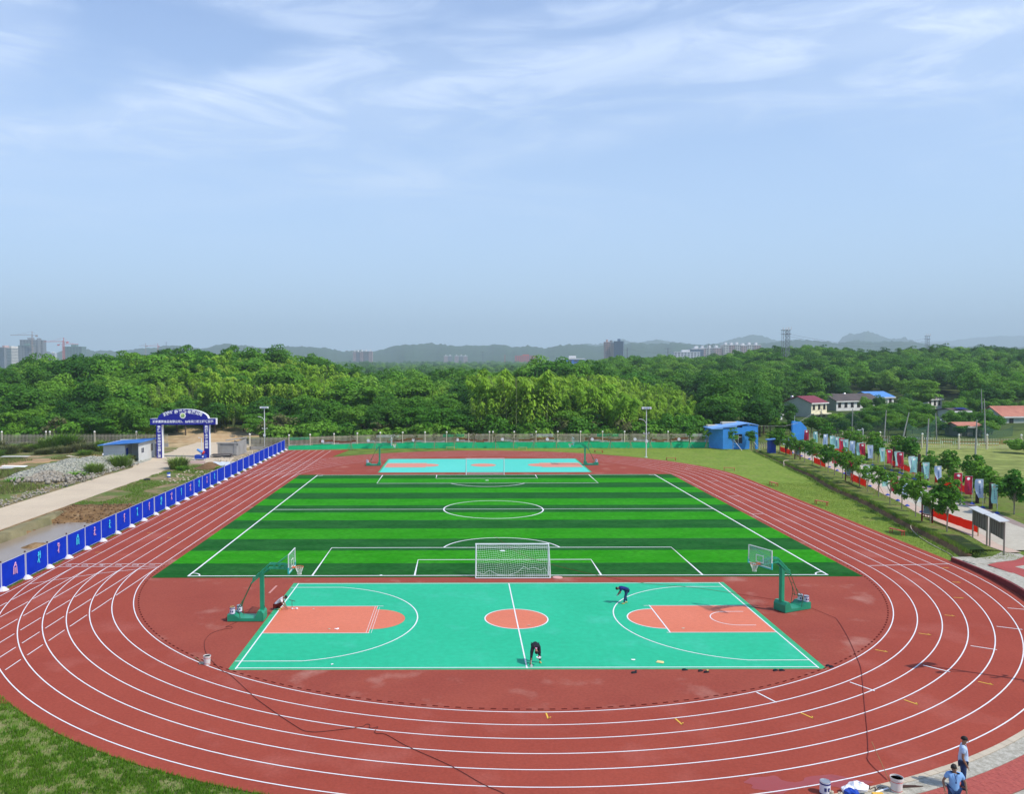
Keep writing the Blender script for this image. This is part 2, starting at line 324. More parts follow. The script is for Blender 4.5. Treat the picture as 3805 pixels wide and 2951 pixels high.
# crest heights of the wooded rises behind the ground, by bearing: (bearing, ground height of crest, distance of crest)
def crestz(y, dist, tree): return 14.73+(772.5-y)*dist/F0-tree
_sk = [(-400, 772, 250, 10.4), (0, 772, 250, 10.4), (40, 764, 250, 10.4), (90, 761, 250, 10.4), (170, 755, 250, 10.4), (205, 752, 250, 10.4), (241, 755, 250, 9.3), (270, 760, 250, 9.3), (300, 752, 255, 9.3),
       (389, 741, 255, 10.3), (424, 742, 255, 10.3), (480, 736, 255, 10.8), (509, 747, 255, 10.3), (545, 757, 250, 10.3), (570, 751, 250, 10.3), (607, 749, 250, 10.3), (650, 763, 245, 10.3), (705, 775, 245, 11.4),
       (775, 787, 250, 12), (845, 787, 300, 12), (900, 783, 330, 12), (957, 776, 340, 12.5), (1010, 786, 340, 12), (1090, 800, 380, 12), (1149, 786, 450, 12), (1190, 777, 480, 10.7), (1240, 769, 500, 11.2), (1301, 761, 520, 11.2),
       (1414, 757, 540, 11.2), (1468, 763, 540, 11.2), (1530, 756, 540, 11.2), (1580, 749, 540, 11.2), (1630, 744, 540, 11.2), (1724, 740, 540, 11.2), (1862, 749, 540, 11.2), (2007, 739, 540, 11.2), (2138, 741, 540, 11.2), (2184, 745, 540, 11.2), (2900, 750, 540, 11.2)]
_X = np.array([s[0] for s in _sk], float); _D = np.array([s[2] for s in _sk], float)
_Z = np.array([crestz(s[1], s[2], s[3]) for s in _sk])
def hnoise(x, y): return (np.sin(x*.031+1.3)*np.cos(y*.027+.4)+.5*np.sin(x*.083+y*.051)+.4*np.cos(x*.017-y*.071))
def vz(y): return .32*(1-sst((np.asarray(y, float)-62)/30))
DITCH = [(47.3, 15), (48.35, 22.0), (49.06, 24.7), (49.52, 27.7), (49.88, 30.7), (50.26, 33.4), (51.0, 37.5), (52.3, 44.7), (52.9, 49.9), (53.2, 54), (53.97, 58), (55.34, 64.5), (56.0, 70.8), (56.9, 77.1), (57.74, 83.4), (58.8, 92), (60, 100)]
NEAR = [(52.85, 22.9), (52.8, 26.0), (53.9, 30), (54.7, 36.7), (55.4, 41.1), (56.9, 46.8), (57.6, 51.0), (59.0, 56.6), (60.84, 66.6), (61.74, 73.7), (63.07, 82.6), (64.13, 91.3), (65.2, 99)]
FAR = [(60.2, 22.0), (61.0, 29), (61.65, 34.4), (62.5, 38), (63.25, 42), (63.8, 46.1), (65.2, 54), (66.6, 62), (68.24, 73.6), (69.4, 81), (70.6, 90), (72.0, 99)]
def UP(x, y, h=None):
    for _ in range(3):
        hh = float(vz(y)) if h is None else h
        q = 1-hh/CZ; yy = CY+(y-CY)*q
    return (CX+(x-CX)*q, yy)
NEAR = [UP(*p) for p in NEAR]; FAR = [UP(*p) for p in FAR]
def along(L, y): return np.interp(y, [p[1] for p in L], [p[0] for p in L])
def ground_h(x, y):
    x = np.asarray(x, float); y = np.asarray(y, float)
    X, d = dpx(x, y); front = d > 60
    Xc = np.clip(X, -400, 2900); zc = np.interp(Xc, _X, _Z); dc = np.interp(Xc, _X, _D)
    d0 = np.interp(Xc, [-400, 900, 1300, 1500, 3000], [150, 150, 170, 215, 240])
    rise = sst((d-d0)/(dc-d0)); fall = sst((d-dc)/np.maximum(160, dc*.35))
    valley = -9+20*sst((d-900)/3200)
    h = np.where(d < dc, zc*rise, zc*(1-fall)+valley*fall)
    amp = sst((d-150)/60)*(1+2.5*sst((d-500)/900))
    h = h+hnoise(x, y)*amp*.55
    h = np.where(front, h, 0)
    side = np.hypot(x-CX, y-CY)
    h = h*np.where(front, sst((X+2600)/1500)*sst((6200-X)/2500), 0)
    r = (x > along(DITCH, y)+1.2) & (y > 14) & (y < 112)
    h = np.where(r & (d < 190), np.maximum(h, vz(y)*sst((x-along(DITCH, y)-1.2)/.8)), h)
    pit = (x > -28.6) & (x < -20.6) & (y > 8) & (y < 58)
    return np.where(pit, -2.2, h-.06)
# terrain: one sheet to the horizon, rings round the viewpoint
ang = np.concatenate([np.arctan((np.arange(-900, 3100, 11)-984.3)/F0), ]); a0, a1 = ang[0], ang[-1]
back = np.linspace(a1, a0+2*math.pi, 90)[1:-1]; ang = np.concatenate([ang, back])
rad = np.concatenate([[2, 8, 14], np.geomspace(20, 175, 215), np.geomspace(177, 700, 90), np.geomspace(715, 12000, 95)])
A, RR = np.meshgrid(ang, rad); na, nr = len(ang), len(rad)
# rings are measured along the forward axis in front, radially behind
fwd = np.where(np.arange(na) < na-len(back), 1/np.cos(ang), 0)
k = np.where(fwd[None, :] > 0, fwd[None, :], np.interp(A, [a1, math.pi, a0+2*math.pi], [1/math.cos(a1), 1/math.cos(a1), 1/math.cos(a0)]))
gx = CX+RR*k*np.sin(A); gy = CY+RR*k*np.cos(A); gz = ground_h(gx, gy)
V = np.stack([gx, gy, gz], -1).reshape(-1, 3)
i, j = np.meshgrid(np.arange(nr-1), np.arange(na), indexing='ij')
Q = np.stack([i*na+j, i*na+(j+1) % na, (i+1)*na+(j+1) % na, (i+1)*na+j], -1).reshape(-1, 4)[:, ::-1]
V = np.vstack([V, [[CX, CY, -.06]]])
me = np_mesh('ground', V, Q, None)
col = np.zeros((len(V), 4), np.float32); col[:, 3] = 1
x, y = V[:, 0], V[:, 1]; X, d = dpx(x, y)
def paint(mask, c): col[mask, :3] = c
paint(np.ones(len(V), bool), (.13, .19, .03))
paint((d > 142) | (d < -5), (.055, .085, .022)); paint(d > 700, (.05, .10, .022))
paint((x > 57) & (y < 108) & (d > 20), (.24, .27, .07)); paint((x > 57) & (y > 108) & (y < 135), (.10, .14, .03))
paint((x < -19) & (y < 104), (.22, .19, .10)); paint((x < -36) & (y > 88) & (y < 112), (.12, .15, .045))
paint((x < -24) & (x > -48) & (y > 84) & (y < 135), (.46, .33, .18)); paint((x < -27) & (x > -31) & (y > 108) & (y < 122), (.20, .25, .06))
ca = me.color_attributes.new('tone', 'FLOAT_COLOR', 'POINT'); ca.data.foreach_set('color', col.ravel())
gm, t, b = new_mat('ground_cover'); L = t.links
at = t.nodes.new('ShaderNodeVertexColor'); at.layer_name = 'tone'; geo = t.nodes.new('ShaderNodeNewGeometry')
def gn(s, d=7):
    n = t.nodes.new('ShaderNodeTexNoise'); n.inputs['Scale'].default_value = s; n.inputs['Detail'].default_value = d; L.new(geo.outputs['Position'], n.inputs['Vector']); return n.outputs['Fac']
def gr(x_, a_, c_, lo=0, hi=1):
    r = t.nodes.new('ShaderNodeMapRange'); r.inputs[1].default_value = a_; r.inputs[2].default_value = c_; r.inputs[3].default_value = lo; r.inputs[4].default_value = hi; L.new(x_, r.inputs[0]); return r.outputs[0]
m1 = t.nodes.new('ShaderNodeMix'); m1.data_type = 'RGBA'; m1.blend_type = 'MULTIPLY'; m1.inputs[0].default_value = 1
L.new(at.outputs[0], m1.inputs[6]); L.new(gr(gn(.45), .3, .7, .6, 1.4), m1.inputs[7])
m2 = t.nodes.new('ShaderNodeMix'); m2.data_type = 'RGBA'; L.new(gr(gn(.13), .5, .7, 0, .55), m2.inputs[0]); L.new(m1.outputs[2], m2.inputs[6]); m2.inputs[7].default_value = (.12, .16, .03, 1)
L.new(m2.outputs[2], b.inputs['Base Color']); b.inputs['Roughness'].default_value = .95; b.inputs['Specular IOR Level'].default_value = .1
bp = t.nodes.new('ShaderNodeBump'); bp.inputs['Strength'].default_value = .6; bp.inputs['Distance'].default_value = .15; L.new(gn(5), bp.inputs['Height']); L.new(bp.outputs[0], b.inputs['Normal'])
me.materials.append(gm); g = link('ground', me); tag(g, kind='structure')
def gh(x, y): return float(ground_h(np.array([x]), np.array([y]))[0])
def struct(o): return tag(o, kind='structure')
# ---- distant hills: three ridges, real relief
def ridge(name, pts, dist, depth, m, seed, rough=5):
    rng = np.random.default_rng(seed); Xs = np.arange(pts[0][0], pts[-1][0], 5.0)
    crest = 14.73+(772.5-np.interp(Xs, [p[0] for p in pts], [p[1] for p in pts]))*dist/F0
    for f_, a_ in ((.06, .25), (.17, .12), (.45, .10), (1.1, .06)): crest = crest+rough*a_*3*np.sin(Xs*f_+rng.uniform(0, 6))*np.cos(Xs*f_*.37+1)
    crest = crest+rng.normal(0, rough*.32, len(Xs))
    T = np.linspace(0, 1, 26); VV = []
    for t_ in T:
        dd = dist-depth*(1-t_)*1.0
        sp = 1+.35*np.sin(Xs*.045+3*np.sin(Xs*.011+seed))*(1-t_)      # spurs and gullies
        z = -5+(crest+5)*(sst(t_)**1.0)*np.clip(sp, .3, 1.35 if t_ < .9 else 1)
        z = np.where(t_ > .93, crest, np.minimum(z, crest-1)); z = z+rng.normal(0, rough*.35, len(Xs))*(t_ < .98)
        VV.append(np.stack([CX+(Xs-984.3)/F0*dd, np.full(len(Xs), CY+dd), z], -1))
    VV.append(np.stack([CX+(Xs-984.3)/F0*(dist+depth*.8), np.full(len(Xs), CY+dist+depth*.8), np.full(len(Xs), -10.)], -1))
    n = len(Xs); r_ = len(VV); VV = np.vstack(VV); i, j = np.meshgrid(np.arange(r_-1), np.arange(n-1), indexing='ij')
    q = np.stack([i*n+j, i*n+j+1, (i+1)*n+j+1, (i+1)*n+j], -1).reshape(-1, 4)
    return struct(link(name, np_mesh(name, VV, q, m)))
hm = mat('hill_forest', (.022, .055, .018), .95, (.04, .075, .024), .01, .9, spec=.0, world=True, fine=.35, fscale=.05)
ridge('hills', [(-500, 752), (60, 770), (100, 761), (135, 745), (180, 742.5), (200, 745), (212, 747), (247, 748), (270, 743), (312, 742), (354, 735.5), (392, 739), (434, 741), (461, 734), (489, 730.5), (519, 735), (545, 741), (600, 741.5), (622, 737.5), (645, 737), (690, 741), (730, 748), (765, 747), (795, 748), (845, 737), (880, 735), (920, 732), (957, 735.5), (1020, 736.5), (1060, 735.5), (1090, 739), (1128, 738.5), (1160, 743), (1195, 737), (1250, 736), (1293, 737), (1343, 732), (1380, 735), (1440, 732), (1490, 735), (1540, 737), (1640, 731), (1719, 727.5), (1784, 733), (1800, 729), (1842, 729), (1900, 731), (1952, 731), (1990, 738), (2050, 743), (2184, 742), (2800, 748)], 4300, 1500, hm, 3, 5)
ridge('hills', [(1100, 760), (1200, 742), (1231, 737), (1250, 732.5), (1275, 736), (1300, 728.5), (1330, 725), (1365, 731), (1402, 725.5), (1440, 731), (1500, 736), (1540, 730), (1575, 721), (1600, 716), (1636, 722.5), (1660, 727), (1700, 724), (1719, 727), (1784, 735), (1795, 723), (1806, 713.5), (1825, 712), (1842, 709), (1860, 711), (1877, 716.5), (1897, 723), (1930, 725), (1952, 731), (2000, 737), (2100, 745), (2500, 750)], 7000, 1800, hm, 5, 8)
ridge('hills', [(1500, 760), (1900, 735), (1990, 730), (2037, 728), (2088, 720), (2130, 719), (2184, 718), (2300, 722), (2700, 735)], 10500, 2000, hm, 8, 9)
# ---- sports ground sheets
TC = (13.96, 20.0); TF = (13.96, 64.4); RI = 25.0; LW = 1.217; RO = RI+6*LW; RE = 33.0
edge_l = -18.85
outline = arc(*TC, RE, -180, 0, 90)[1:] + arc(*TF, RE, 0, 180, 90)
outline = [p for p in outline if not (p[0] < -9.6 and p[1] < 19) and not (p[0] < -9.6 and p[1] > 64.4)]
a_start = [p for p in arc(*TC, RE, -180, 0, 90) if p[0] >= -9.6 or p[1] > 999]
ring = [(-18.85, -4.5), (-9.9, -4.0)]+[p for p in arc(*TC, RE, -135, 0, 80)][1:]+arc(*TF, RE, 0, 133, 80)+[(-9.6, 88.8), (-8.2, 98.7), (-18.6, 98.7), (-18.85, 60)]
mb = MB(); mb.prism(ring, -.3, .02); track = struct(mb.build('running_track', M['track']))
mb = MB(); rin = RI-.12
mb.poly(arc(*TC, rin, 180, 360, 80)+arc(*TF, rin, 0, 180, 80), .024); struct(mb.build('infield_surface', M['apron']))
def band_obj(name, fn, m, parent=None, kind='structure'):
    mb = MB(); fn(mb); o = mb.build(name, m, parent)
    if kind: o['kind'] = kind
    return o
ZL = .028
for i in range(7):
    mb = MB(); r = RI+LW*i; w = .055; x = TC[0]-r
    mb.band(arc(*TC, r, 180, 360, 120), w, ZL+.0002*i); mb.band(arc(*TF, r, 0, 180, 120), w, ZL+.0002*i)
    mb.band([(TC[0]+r, 20), (TC[0]+r, 64.4)], w, ZL+.0002*i); mb.build('bend_line', M['white'], track)
    mb = MB(); mb.band([(x, 98.2 if i else 97.4), (x, 20)], w, ZL+.001)
    cuts = []                                        # the straight lanes run on across the bend, broken where the bend lines cross
    for j in range(i, 7):
        rj = RI+LW*j; dx = TC[0]-x
        if rj > dx: cuts.append(20-math.sqrt(max(rj*rj-dx*dx, 0)))
    y0 = 19.4
    for c in sorted([c for c in cuts if c < 18.5], reverse=True)+[-99]:
        e = max(c+.3, -3.5)
        if y0-e > .3: mb.band([(x, y0), (x, e)], w, ZL+.002)
        y0 = c-.3
        if c < -3.2: break
    mb.build('lane_line', M['white'], track)
def marks(mb):
    mb.band([(-11.0, 19.75), (-18.36, 19.75)], .07, ZL+.003)
    mb.band([(-17.96, 15.08), (-16.87, 16.04), (-15.4, 17.15), (-14.16, 18.02), (-12.8, 18.71), (-10.96, 19.45)], .06, ZL+.0035)
    for i in range(6): x = -10.98-LW*i; mb.band([(x-.12, 20.55), (x-1.06, 20.55)], .075, ZL+.003)
    mb.band([(40.18, 19.54), (46.3, 20.0)], .075, ZL+.003); mb.band([(-18.5, 98.2), (-9.4, 98.2)], .07, ZL+.004)
    W_ = [(28.68, -1.86, 29.31, -2.87), (33.21, .22, 34.0, -.65), (37.19, 2.91, 38.16, 2.3), (40.55, 5.99, 41.61, 5.44), (23.99, -2.99, 24.45, -4.08), (43.43, 9.37, 44.5, 8.97), (37.54, 83.8, 38.46, 84.4), (41.61, 73.1, 42.51, 73.6), (46.62, 78.56, 47.88, 78.81) , (41.3, 61.4, 42.5, 61.5), (40.18, 50.2, 41.3, 50.25), (38.96, 39.7, 40.1, 39.75)]
    for a_, b_, c_, d_ in W_:
        if a_ < 46: mb.band([(a_, b_), (c_, d_)], .075, ZL+.003)
band_obj('start_line', marks, M['white'], track, None)
def ymarks(mb):
    Y = [(31.98, 2.37, 32.44, 1.99), (35.61, 4.88, 36.11, 4.55), (34.59, -1.82, 35.03, -2.23), (30.1, -3.82, 30.42, -4.35), (25.06, -5.11, 25.36, -5.67), (19.67, -5.65, 19.8, -6.22), (14.4, -5.09, 14.43, -5.65), (45.16, 18.92, 45.61, 18.82), (43.58, 15.1, 44.1, 15.01), (41.53, 11.58, 42.07, 11.37), (38.89, 8.05, 39.37, 7.82)]
    for a_, b_, c_, d_ in Y:
        v = Vector((c_-a_, d_-b_)); n = Vector((-v.y, v.x)).normalized(); e = Vector((c_, d_)); t_ = e-v.normalized()*.17+n*.13
        MB().band([(a_, b_), (c_, d_), (t_.x, t_.y)], .07, ZL+.004).build('yellow_mark', M['yellow'], track)
    for i, (yy, k_) in enumerate([(24.2, 5), (31.5, 4), (38.5, 5), (42.5, 3), (29.5, 2), (50, 4), (47.6, 2), (55, 3), (65, 4)]):
        x = -11.0-LW*k_; MB().band([(x-.05, yy), (x-.55, yy)], .06, ZL+.004).build('yellow_mark', M['yellow'], track)
ymarks(None)
n = int(math.pi*24.72/.5); slot_me = MB().box(-.12, .12, -.042, .042, 0, .003).build('drain_slot', M['dred'], track)
for k_ in range(n):
    a = R(180+180*k_/n); o = slot_me if k_ == 0 else bpy.data.objects.new('drain_slot', slot_me.data)
    if k_: COL.objects.link(o); o.parent = track
    o.location = (TC[0]+24.72*math.cos(a), TC[1]+24.72*math.sin(a), ZL); o.rotation_euler.z = a+math.pi/2
def dashes(mb):
    for k_ in range(70): mb.band([(TC[0]-24.72, 20+.6*k_), (TC[0]-24.72, 20.2+.6*k_)], .04, ZL); mb.band([(TC[0]+24.72, 20+.6*k_), (TC[0]+24.72, 20.2+.6*k_)], .04, ZL)
band_obj('drain_slots', dashes, M['dred'], track, 'stuff')
# digits painted across the lanes
def text_mesh(s, size, bold=0.0, ext=0.0):
    c = bpy.data.curves.new('lettering', 'FONT'); c.body = s; c.size = size; c.offset = bold; c.extrude = ext; c.align_x = 'CENTER'; c.align_y = 'CENTER'; c.resolution_u = 2
    o = bpy.data.objects.new('lettering', c); COL.objects.link(o); bpy.context.view_layer.update()
    me = bpy.data.meshes.new_from_object(o.evaluated_get(bpy.context.evaluated_depsgraph_get())); bpy.data.objects.remove(o); return me
for k_ in range(6):
    me = text_mesh(str(k_+1), .72, .022); o = link('lane_number', me, M['white'], track); o.location = (-10.98-LW*(k_+.57), 20.13, ZL+.005); o.rotation_euler.z = R(90); o.scale = (.55, .92, 1)
# turf
TX0, TX1 = -10.4, 38.35; SE = [16.6, 20.5, 24.55, 28.8, 33.0, 36.9, 40.8, 44.8, 48.8, 52.9, 56.6, 60.5, 64.3, 67.9]
turf = struct(MB().prism([(TX0, 16.6), (TX1, 16.6), (TX1, 67.9), (TX0, 67.9)], .0, .040).build('turf_pitch', M['turf2']))
turf.data.materials.append(M['turf1'])
for k_ in range(13):
    o = MB().poly([(TX0, SE[k_]), (TX1, SE[k_]), (TX1, SE[k_+1]), (TX0, SE[k_+1])], .044).build('turf_strip', M['turf1' if k_ % 2 else 'turf2'], turf)
ZT = .050
def pitch(mb):
    w = .13; x0, x1, y0, y1, ym = -8.0, 36.1, 17.0, 67.48, 42.5; c = 14.05
    for a_, b_ in (((x0, y0), (x1, y0)), ((x0, y1), (x1, y1))): mb.band([(a_[0]-w/2, a_[1]), (b_[0]+w/2, b_[1])], w, ZT)
    for x in (x0, x1): mb.band([(x, y0), (x, y1)], w, ZT+.001)
    mb.band([(x0, ym), (x1, ym)], w, ZT+.002); mb.band(arc(c, ym, 4.97, 0, 360, 72)[:-1], w, ZT+.003, True)
    for yy, s, dp, dg, ra, dc in ((y0, 1, 8.5, 4.5, 4.75, 7.35), (y1, -1, 7.4, 3.2, 5.1, 5.0)):
        mb.band([(.55, yy), (.55, yy+s*dp), (27.5, yy+s*dp), (27.5, yy)], w, ZT+.003)
        mb.band([(7.62, yy), (7.62, yy+s*dg), (20.5, yy+s*dg), (20.5, yy)], w, ZT+.004)
        a = math.degrees(math.asin((dp-dc)/ra)); cy = yy+s*dc; mb.band(arc(c, cy, ra, a, 180-a, 30) if s > 0 else arc(c, cy, ra, -180+a, -a, 30), w, ZT+.005)
        mb.prism(arc(c, cy, .22, 0, 330, 11), ZT, ZT+.006)
        for xx, q in ((x0, 0), (x1, 1)):
            aa = {(1, 0): 0, (1, 1): 90, (-1, 0): 270, (-1, 1): 180}[(s, q)]; mb.band(arc(xx, yy, .75, aa, aa+90, 10), w*.8, ZT+.006)
band_obj('pitch_lines', pitch, M['white'], turf, None)
# courts
def court(y0, near):
    s = struct(MB().prism([(-.35, y0-.22), (28.35, y0-.22), (28.35, y0+15.2), (-.35, y0+15.2)], .0, .030).build('basketball_court', M['edge']))
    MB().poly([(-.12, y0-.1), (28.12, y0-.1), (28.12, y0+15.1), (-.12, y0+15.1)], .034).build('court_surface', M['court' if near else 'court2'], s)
    kz = .038; cy = y0+7.5
    mb = MB(); r = 1.8
    mb.poly([(0, y0+5.05), (5.8, y0+5.05), (5.8, y0+9.95), (0, y0+9.95)], kz); mb.poly([(28, y0+5.05), (28, y0+9.95), (22.2, y0+9.95), (22.2, y0+5.05)], kz)
    mb.poly(arc(5.81, cy, r, -90, 90, 24), kz); mb.poly(arc(22.19, cy, r, 90, 270, 24), kz); mb.poly(arc(14, cy, r, 0, 355, 50), kz)
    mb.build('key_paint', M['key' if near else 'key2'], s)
    if near:
        mb = MB(); w = .07; z = .042
        mb.band([(-.05, y0), (28.05, y0)], w, z); mb.band([(-.05, y0+15), (28.05, y0+15)], w, z)
        for x in (0, 28): mb.band([(x, y0-.15), (x, y0+15.1)], w, z+.001)
        mb.band([(14, y0-.12), (14, y0+15)], w, z+.001)
        mb.band(arc(14, cy, r, 0, 360, 60)[:-1], w, z+.002, True)
        for sx in (0, 1):
            f = (lambda x: x) if sx == 0 else (lambda x: 28-x)
            a = math.degrees(math.asin(6.6/6.75)); pts = [(f(1.575+6.75*math.cos(R(q))), cy+6.75*math.sin(R(q))) for q in np.linspace(-a, a, 50)]
            mb.band([(f(-.3 if sx == 0 else 0), cy-6.6)]+pts+[(f(-.3 if sx == 0 else 0), cy+6.6)], w, z+.002)
            mb.band([(f(0), cy-2.45), (f(6.0 if sx else 5.85), cy-2.45)], w*.8, z+.003); mb.band([(f(0), cy+2.45), (f(6.15), cy+2.45)], w*.8, z+.003)
            mb.band([(f(5.8), cy-2.5), (f(5.8), cy+2.55)], w*(.3 if sx == 0 else 1), z+.004)
            if sx == 0: mb.band([(5.66, cy-2.45), (5.66, cy+2.45)], .02, z+.004); mb.band([(5.94, cy-2.45), (5.94, cy+2.2)], .02, z+.004)
            if sx: mb.band([(22.2+1.8*math.cos(R(q)), cy+1.8*math.sin(R(q))) for q in np.linspace(90, 270, 30)], w, z+.003)
        mb.band([(27.45, cy+1.25), (26.42, cy+1.25)]+[(26.42+1.25*math.cos(R(q)), cy+1.25*math.sin(R(q))) for q in np.linspace(92, 268, 24)]+[(27.3, cy-1.25)], w*.8, z+.003)
        mb.build('court_lines', M['white'], s)
    return s
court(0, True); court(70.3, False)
# wet and dusty patches on the rubber
def blob(cx, cy, rx, ry, seed, n=22):
    r_ = random.Random(seed); ph = [r_.uniform(0, 6) for _ in range(4)]
    return [(cx+rx*math.cos(a)*(1+.25*math.sin(2*a+ph[0])+.18*math.sin(3*a+ph[1])+.12*math.sin(7*a+ph[2])), cy+ry*math.sin(a)*(1+.2*math.sin(2*a+ph[3])+.15*math.sin(5*a+ph[0]))) for a in [2*math.pi*q/n for q in range(n)]]
mb = MB(); mb.poly(blob(23.9, -10.72, 1.0, .42, 3, 40), .0252); mb.poly(blob(21.7, -10.9, .9, .5, 9, 40), .0253)
struct(mb.build('fresh_paint_patch', M['wet']))
# ---- lawn strips, verge, ditch bank, paths on the right
def strip(name, LA, LB, za, zb, m, ys, n=1, jitter=0, zf=None, kind='structure'):
    vs = []; fs = []; r_ = random.Random(5)
    for y in ys:
        xa, xb = float(along(LA, y)) if isinstance(LA, list) else LA, float(along(LB, y)) if isinstance(LB, list) else LB
        for k_ in range(n+1):
            u = k_/n; z0 = za(y) if callable(za) else za; z1 = zb(y) if callable(zb) else zb
            x = xa+(xb-xa)*u; z = z0+(z1-z0)*u
            if zf: z += zf(u, x, y)
            vs.append((x+r_.uniform(-1, 1)*jitter*(0 < k_ < n), y+r_.uniform(-1, 1)*jitter*(0 < k_ < n), z+r_.uniform(-1, 1)*jitter*.6*(0 < k_ < n)))
    for a in range(len(ys)-1):
        for k_ in range(n): q = a*(n+1)+k_; fs.append((q, q+1, q+n+2, q+n+1))
    o = MB().add(vs, fs).build(name, m, smooth=True); return tag(o, kind=kind)
ys = list(np.arange(15, 99.5, .8))
lawn_in = [(47.12, 15), (47.12, 64.4)]+[(TF[0]+RE*math.cos(R(a)), TF[1]+RE*math.sin(R(a))) for a in (10, 20, 30, 40, 50, 60)]
strip('lawn', [(47.0, 10), (47.0, 64.4), (46.5, 70), (44.5, 77), (40, 84), (33, 92), (24, 96.5), (17, 97.2), (10, 97.6)], [(p[0]-.42, p[1]) for p in DITCH], .0, .0, M['lawn'], list(np.arange(20, 101.2, .6)), 30, 0, zf=lambda u, x, y: .02*math.sin(x*1.3+y*.9)*math.sin(3.14*u) - .012)
lo = strip('ditch', [(p[0]-.45, p[1]) for p in DITCH], [(p[0]+.62, p[1]) for p in DITCH], lambda y: -.005, lambda y: float(vz(y))+.0, M['soil'], list(np.arange(21.5, 97, .3)), 6, .05, zf=lambda u, x, y: -.32*math.sin(3.1416*min(1, u*1.25))*(u < .8)*(1 if y < 88 else .3))
strip('grass_verge', [(p[0]+.58, p[1]) for p in DITCH], NEAR, lambda y: float(vz(y))+.004, lambda y: float(vz(y))+.0, M['verge'], list(np.arange(22.9, 97, .5)), 8, .03, zf=lambda u, x, y: .10*math.sin(3.14*u))
strip('path_edging', NEAR, [(p[0]+1.15, p[1]) for p in NEAR], lambda y: float(vz(y))+.03, lambda y: float(vz(y))+.03, mat('pink_path_edge', (.55, .40, .30), .85, (.46, .34, .26), 1, .7, world=True), list(np.arange(22.2, 98.6, 1.0)))
strip('school_path', [(p[0]+1.15, p[1]) for p in NEAR], [(p[0]-1.0, p[1]) for p in FAR], lambda y: float(vz(y))+.034, lambda y: float(vz(y))+.034, M['concrete2'], list(np.arange(22.9, 98.6, 1.0)))
strip('path_edging', [(p[0]-1.0, p[1]) for p in FAR], FAR, lambda y: float(vz(y))+.03, lambda y: float(vz(y))+.03, mat('paver_edge', (.34, .25, .20), .85, (.26, .20, .17), 1, .8, world=True), list(np.arange(22.9, 98.6, 1.0)))
strip('grass_verge', FAR, [(p[0]+7, p[1]) for p in FAR], lambda y: float(vz(y))+.02, lambda y: float(vz(y))-.03, M['verge'], list(np.arange(22.9, 98.6, .8)), 6, .03, zf=lambda u, x, y: .06*math.sin(3.14*u))
# ---- corner by the path: low red-faced retaining wall, aggregate apron, red paving
def ringsec(r0, r1, a0, a1, z0, z1, name, m, n=30, parent=None, kind='structure'):
    zz = z1 if callable(z1) else (lambda a: z1)
    vs = []; fs = []
    for i in range(n+1):
        a = a0+(a1-a0)*i/n; c, s_ = math.cos(R(a)), math.sin(R(a))
        for r, z in ((r0, z0), (r0, zz(a)), (r1, zz(a)), (r1, z0)): vs.append((TC[0]+r*c, TC[1]+r*s_, z))
    for i in range(n):
        for k in range(3): q = i*4+k; fs.append((q, q+1, q+5, q+4))
    fs += [(0, 3, 2, 1), (n*4, n*4+1, n*4+2, n*4+3)]
    o = MB().add(vs, fs).build(name, m, parent)
    if kind: o['kind'] = kind
    return o
rz_ = lambda a: .28+.16*float(sst((-a)/14)) if a > -30 else .44-.36*float(sst((-a-30)/18))
wall = ringsec(33.02, 33.22, 1.6, -47, -.1, rz_, 'retaining_wall', M['maroon'], 40, kind=None)
tag(wall, 'low dark red retaining wall curving along the right edge of the track', 'wall')
ringsec(33.22, 34.7, 2.0, -48, -.1, lambda a: rz_(a)-.02, 'aggregate_apron', M['gravelly'], 40)
ringsec(34.7, 41.5, -2, -48, -.1, lambda a: rz_(a)-.01, 'red_paving', mat('red_paving', (.40, .075, .06), .85, (.33, .06, .05), .5, .8, .2, 12, world=True, fine=.1, fscale=6), 40)
tip = [UP(*p, .3) for p in [(48.0, 21.2), (48.6, 21.5), (51.0, 22.4), (52.5, 23.7), (53.6, 23.2), (53.4, 22.2), (51.6, 21.1), (49.3, 20.3), (48.2, 20.0)]]
struct(MB().prism(tip, -.1, .312).build('concrete_tip', M['gravelly']))
pl = [UP(*p, .33) for p in [(50.2, 20.6), (51.9, 21.2), (53.3, 22.3), (53.9, 23.1), (62, 23.4), (62, 12), (50.5, 12), (49.3, 16), (49.0, 19.9)]]
struct(MB().poly(pl, .325).build('red_paving', bpy.data.materials['red_paving']))
struct(MB().poly([UP(*p, .34) for p in [(50.6, 19.3), (53.5, 20.6), (60, 21), (60, 14), (52, 14.5)]], .333).build('aggregate_panel', M['gravelly']))
# ---- lower right: cream kerb stones, aggregate strip, brick paving
kerb = struct(MB().poly([(TC[0]+r*math.cos(R(a)), TC[1]+r*math.sin(R(a))) for r, L_ in ((33.0, range(-90, -49, 2)), (33.26, range(-50, -91, -2))) for a in L_], .01).build('kerb', M['kerb']))
for k in range(44):
    a0_ = -90+k*.92; mb = MB(); pts = [(TC[0]+r*math.cos(R(a)), TC[1]+r*math.sin(R(a))) for r, aa in ((33.01, (a0_, a0_+.45, a0_+.895)), (33.25, (a0_+.895, a0_+.45, a0_))) for a in aa]
    mb.prism(pts, -.05, .06+random.uniform(-.004, .004)).build('kerb_stone', M['kerb'], kerb)
ringsec(33.27, 33.92, -92, -48, -.1, .045, 'aggregate_strip', M['gravelly'], 50)
paving = ringsec(33.93, 35.25, -92, -48, -.1, .03, 'brick_paving', mat('brick_joint', (.22, .10, .07), .95, (.16, .07, .05), 3, .8, world=True), 50)
ringsec(35.26, 40, -92, -48, -.1, .04, 'aggregate_yard', M['gravelly'], 50)
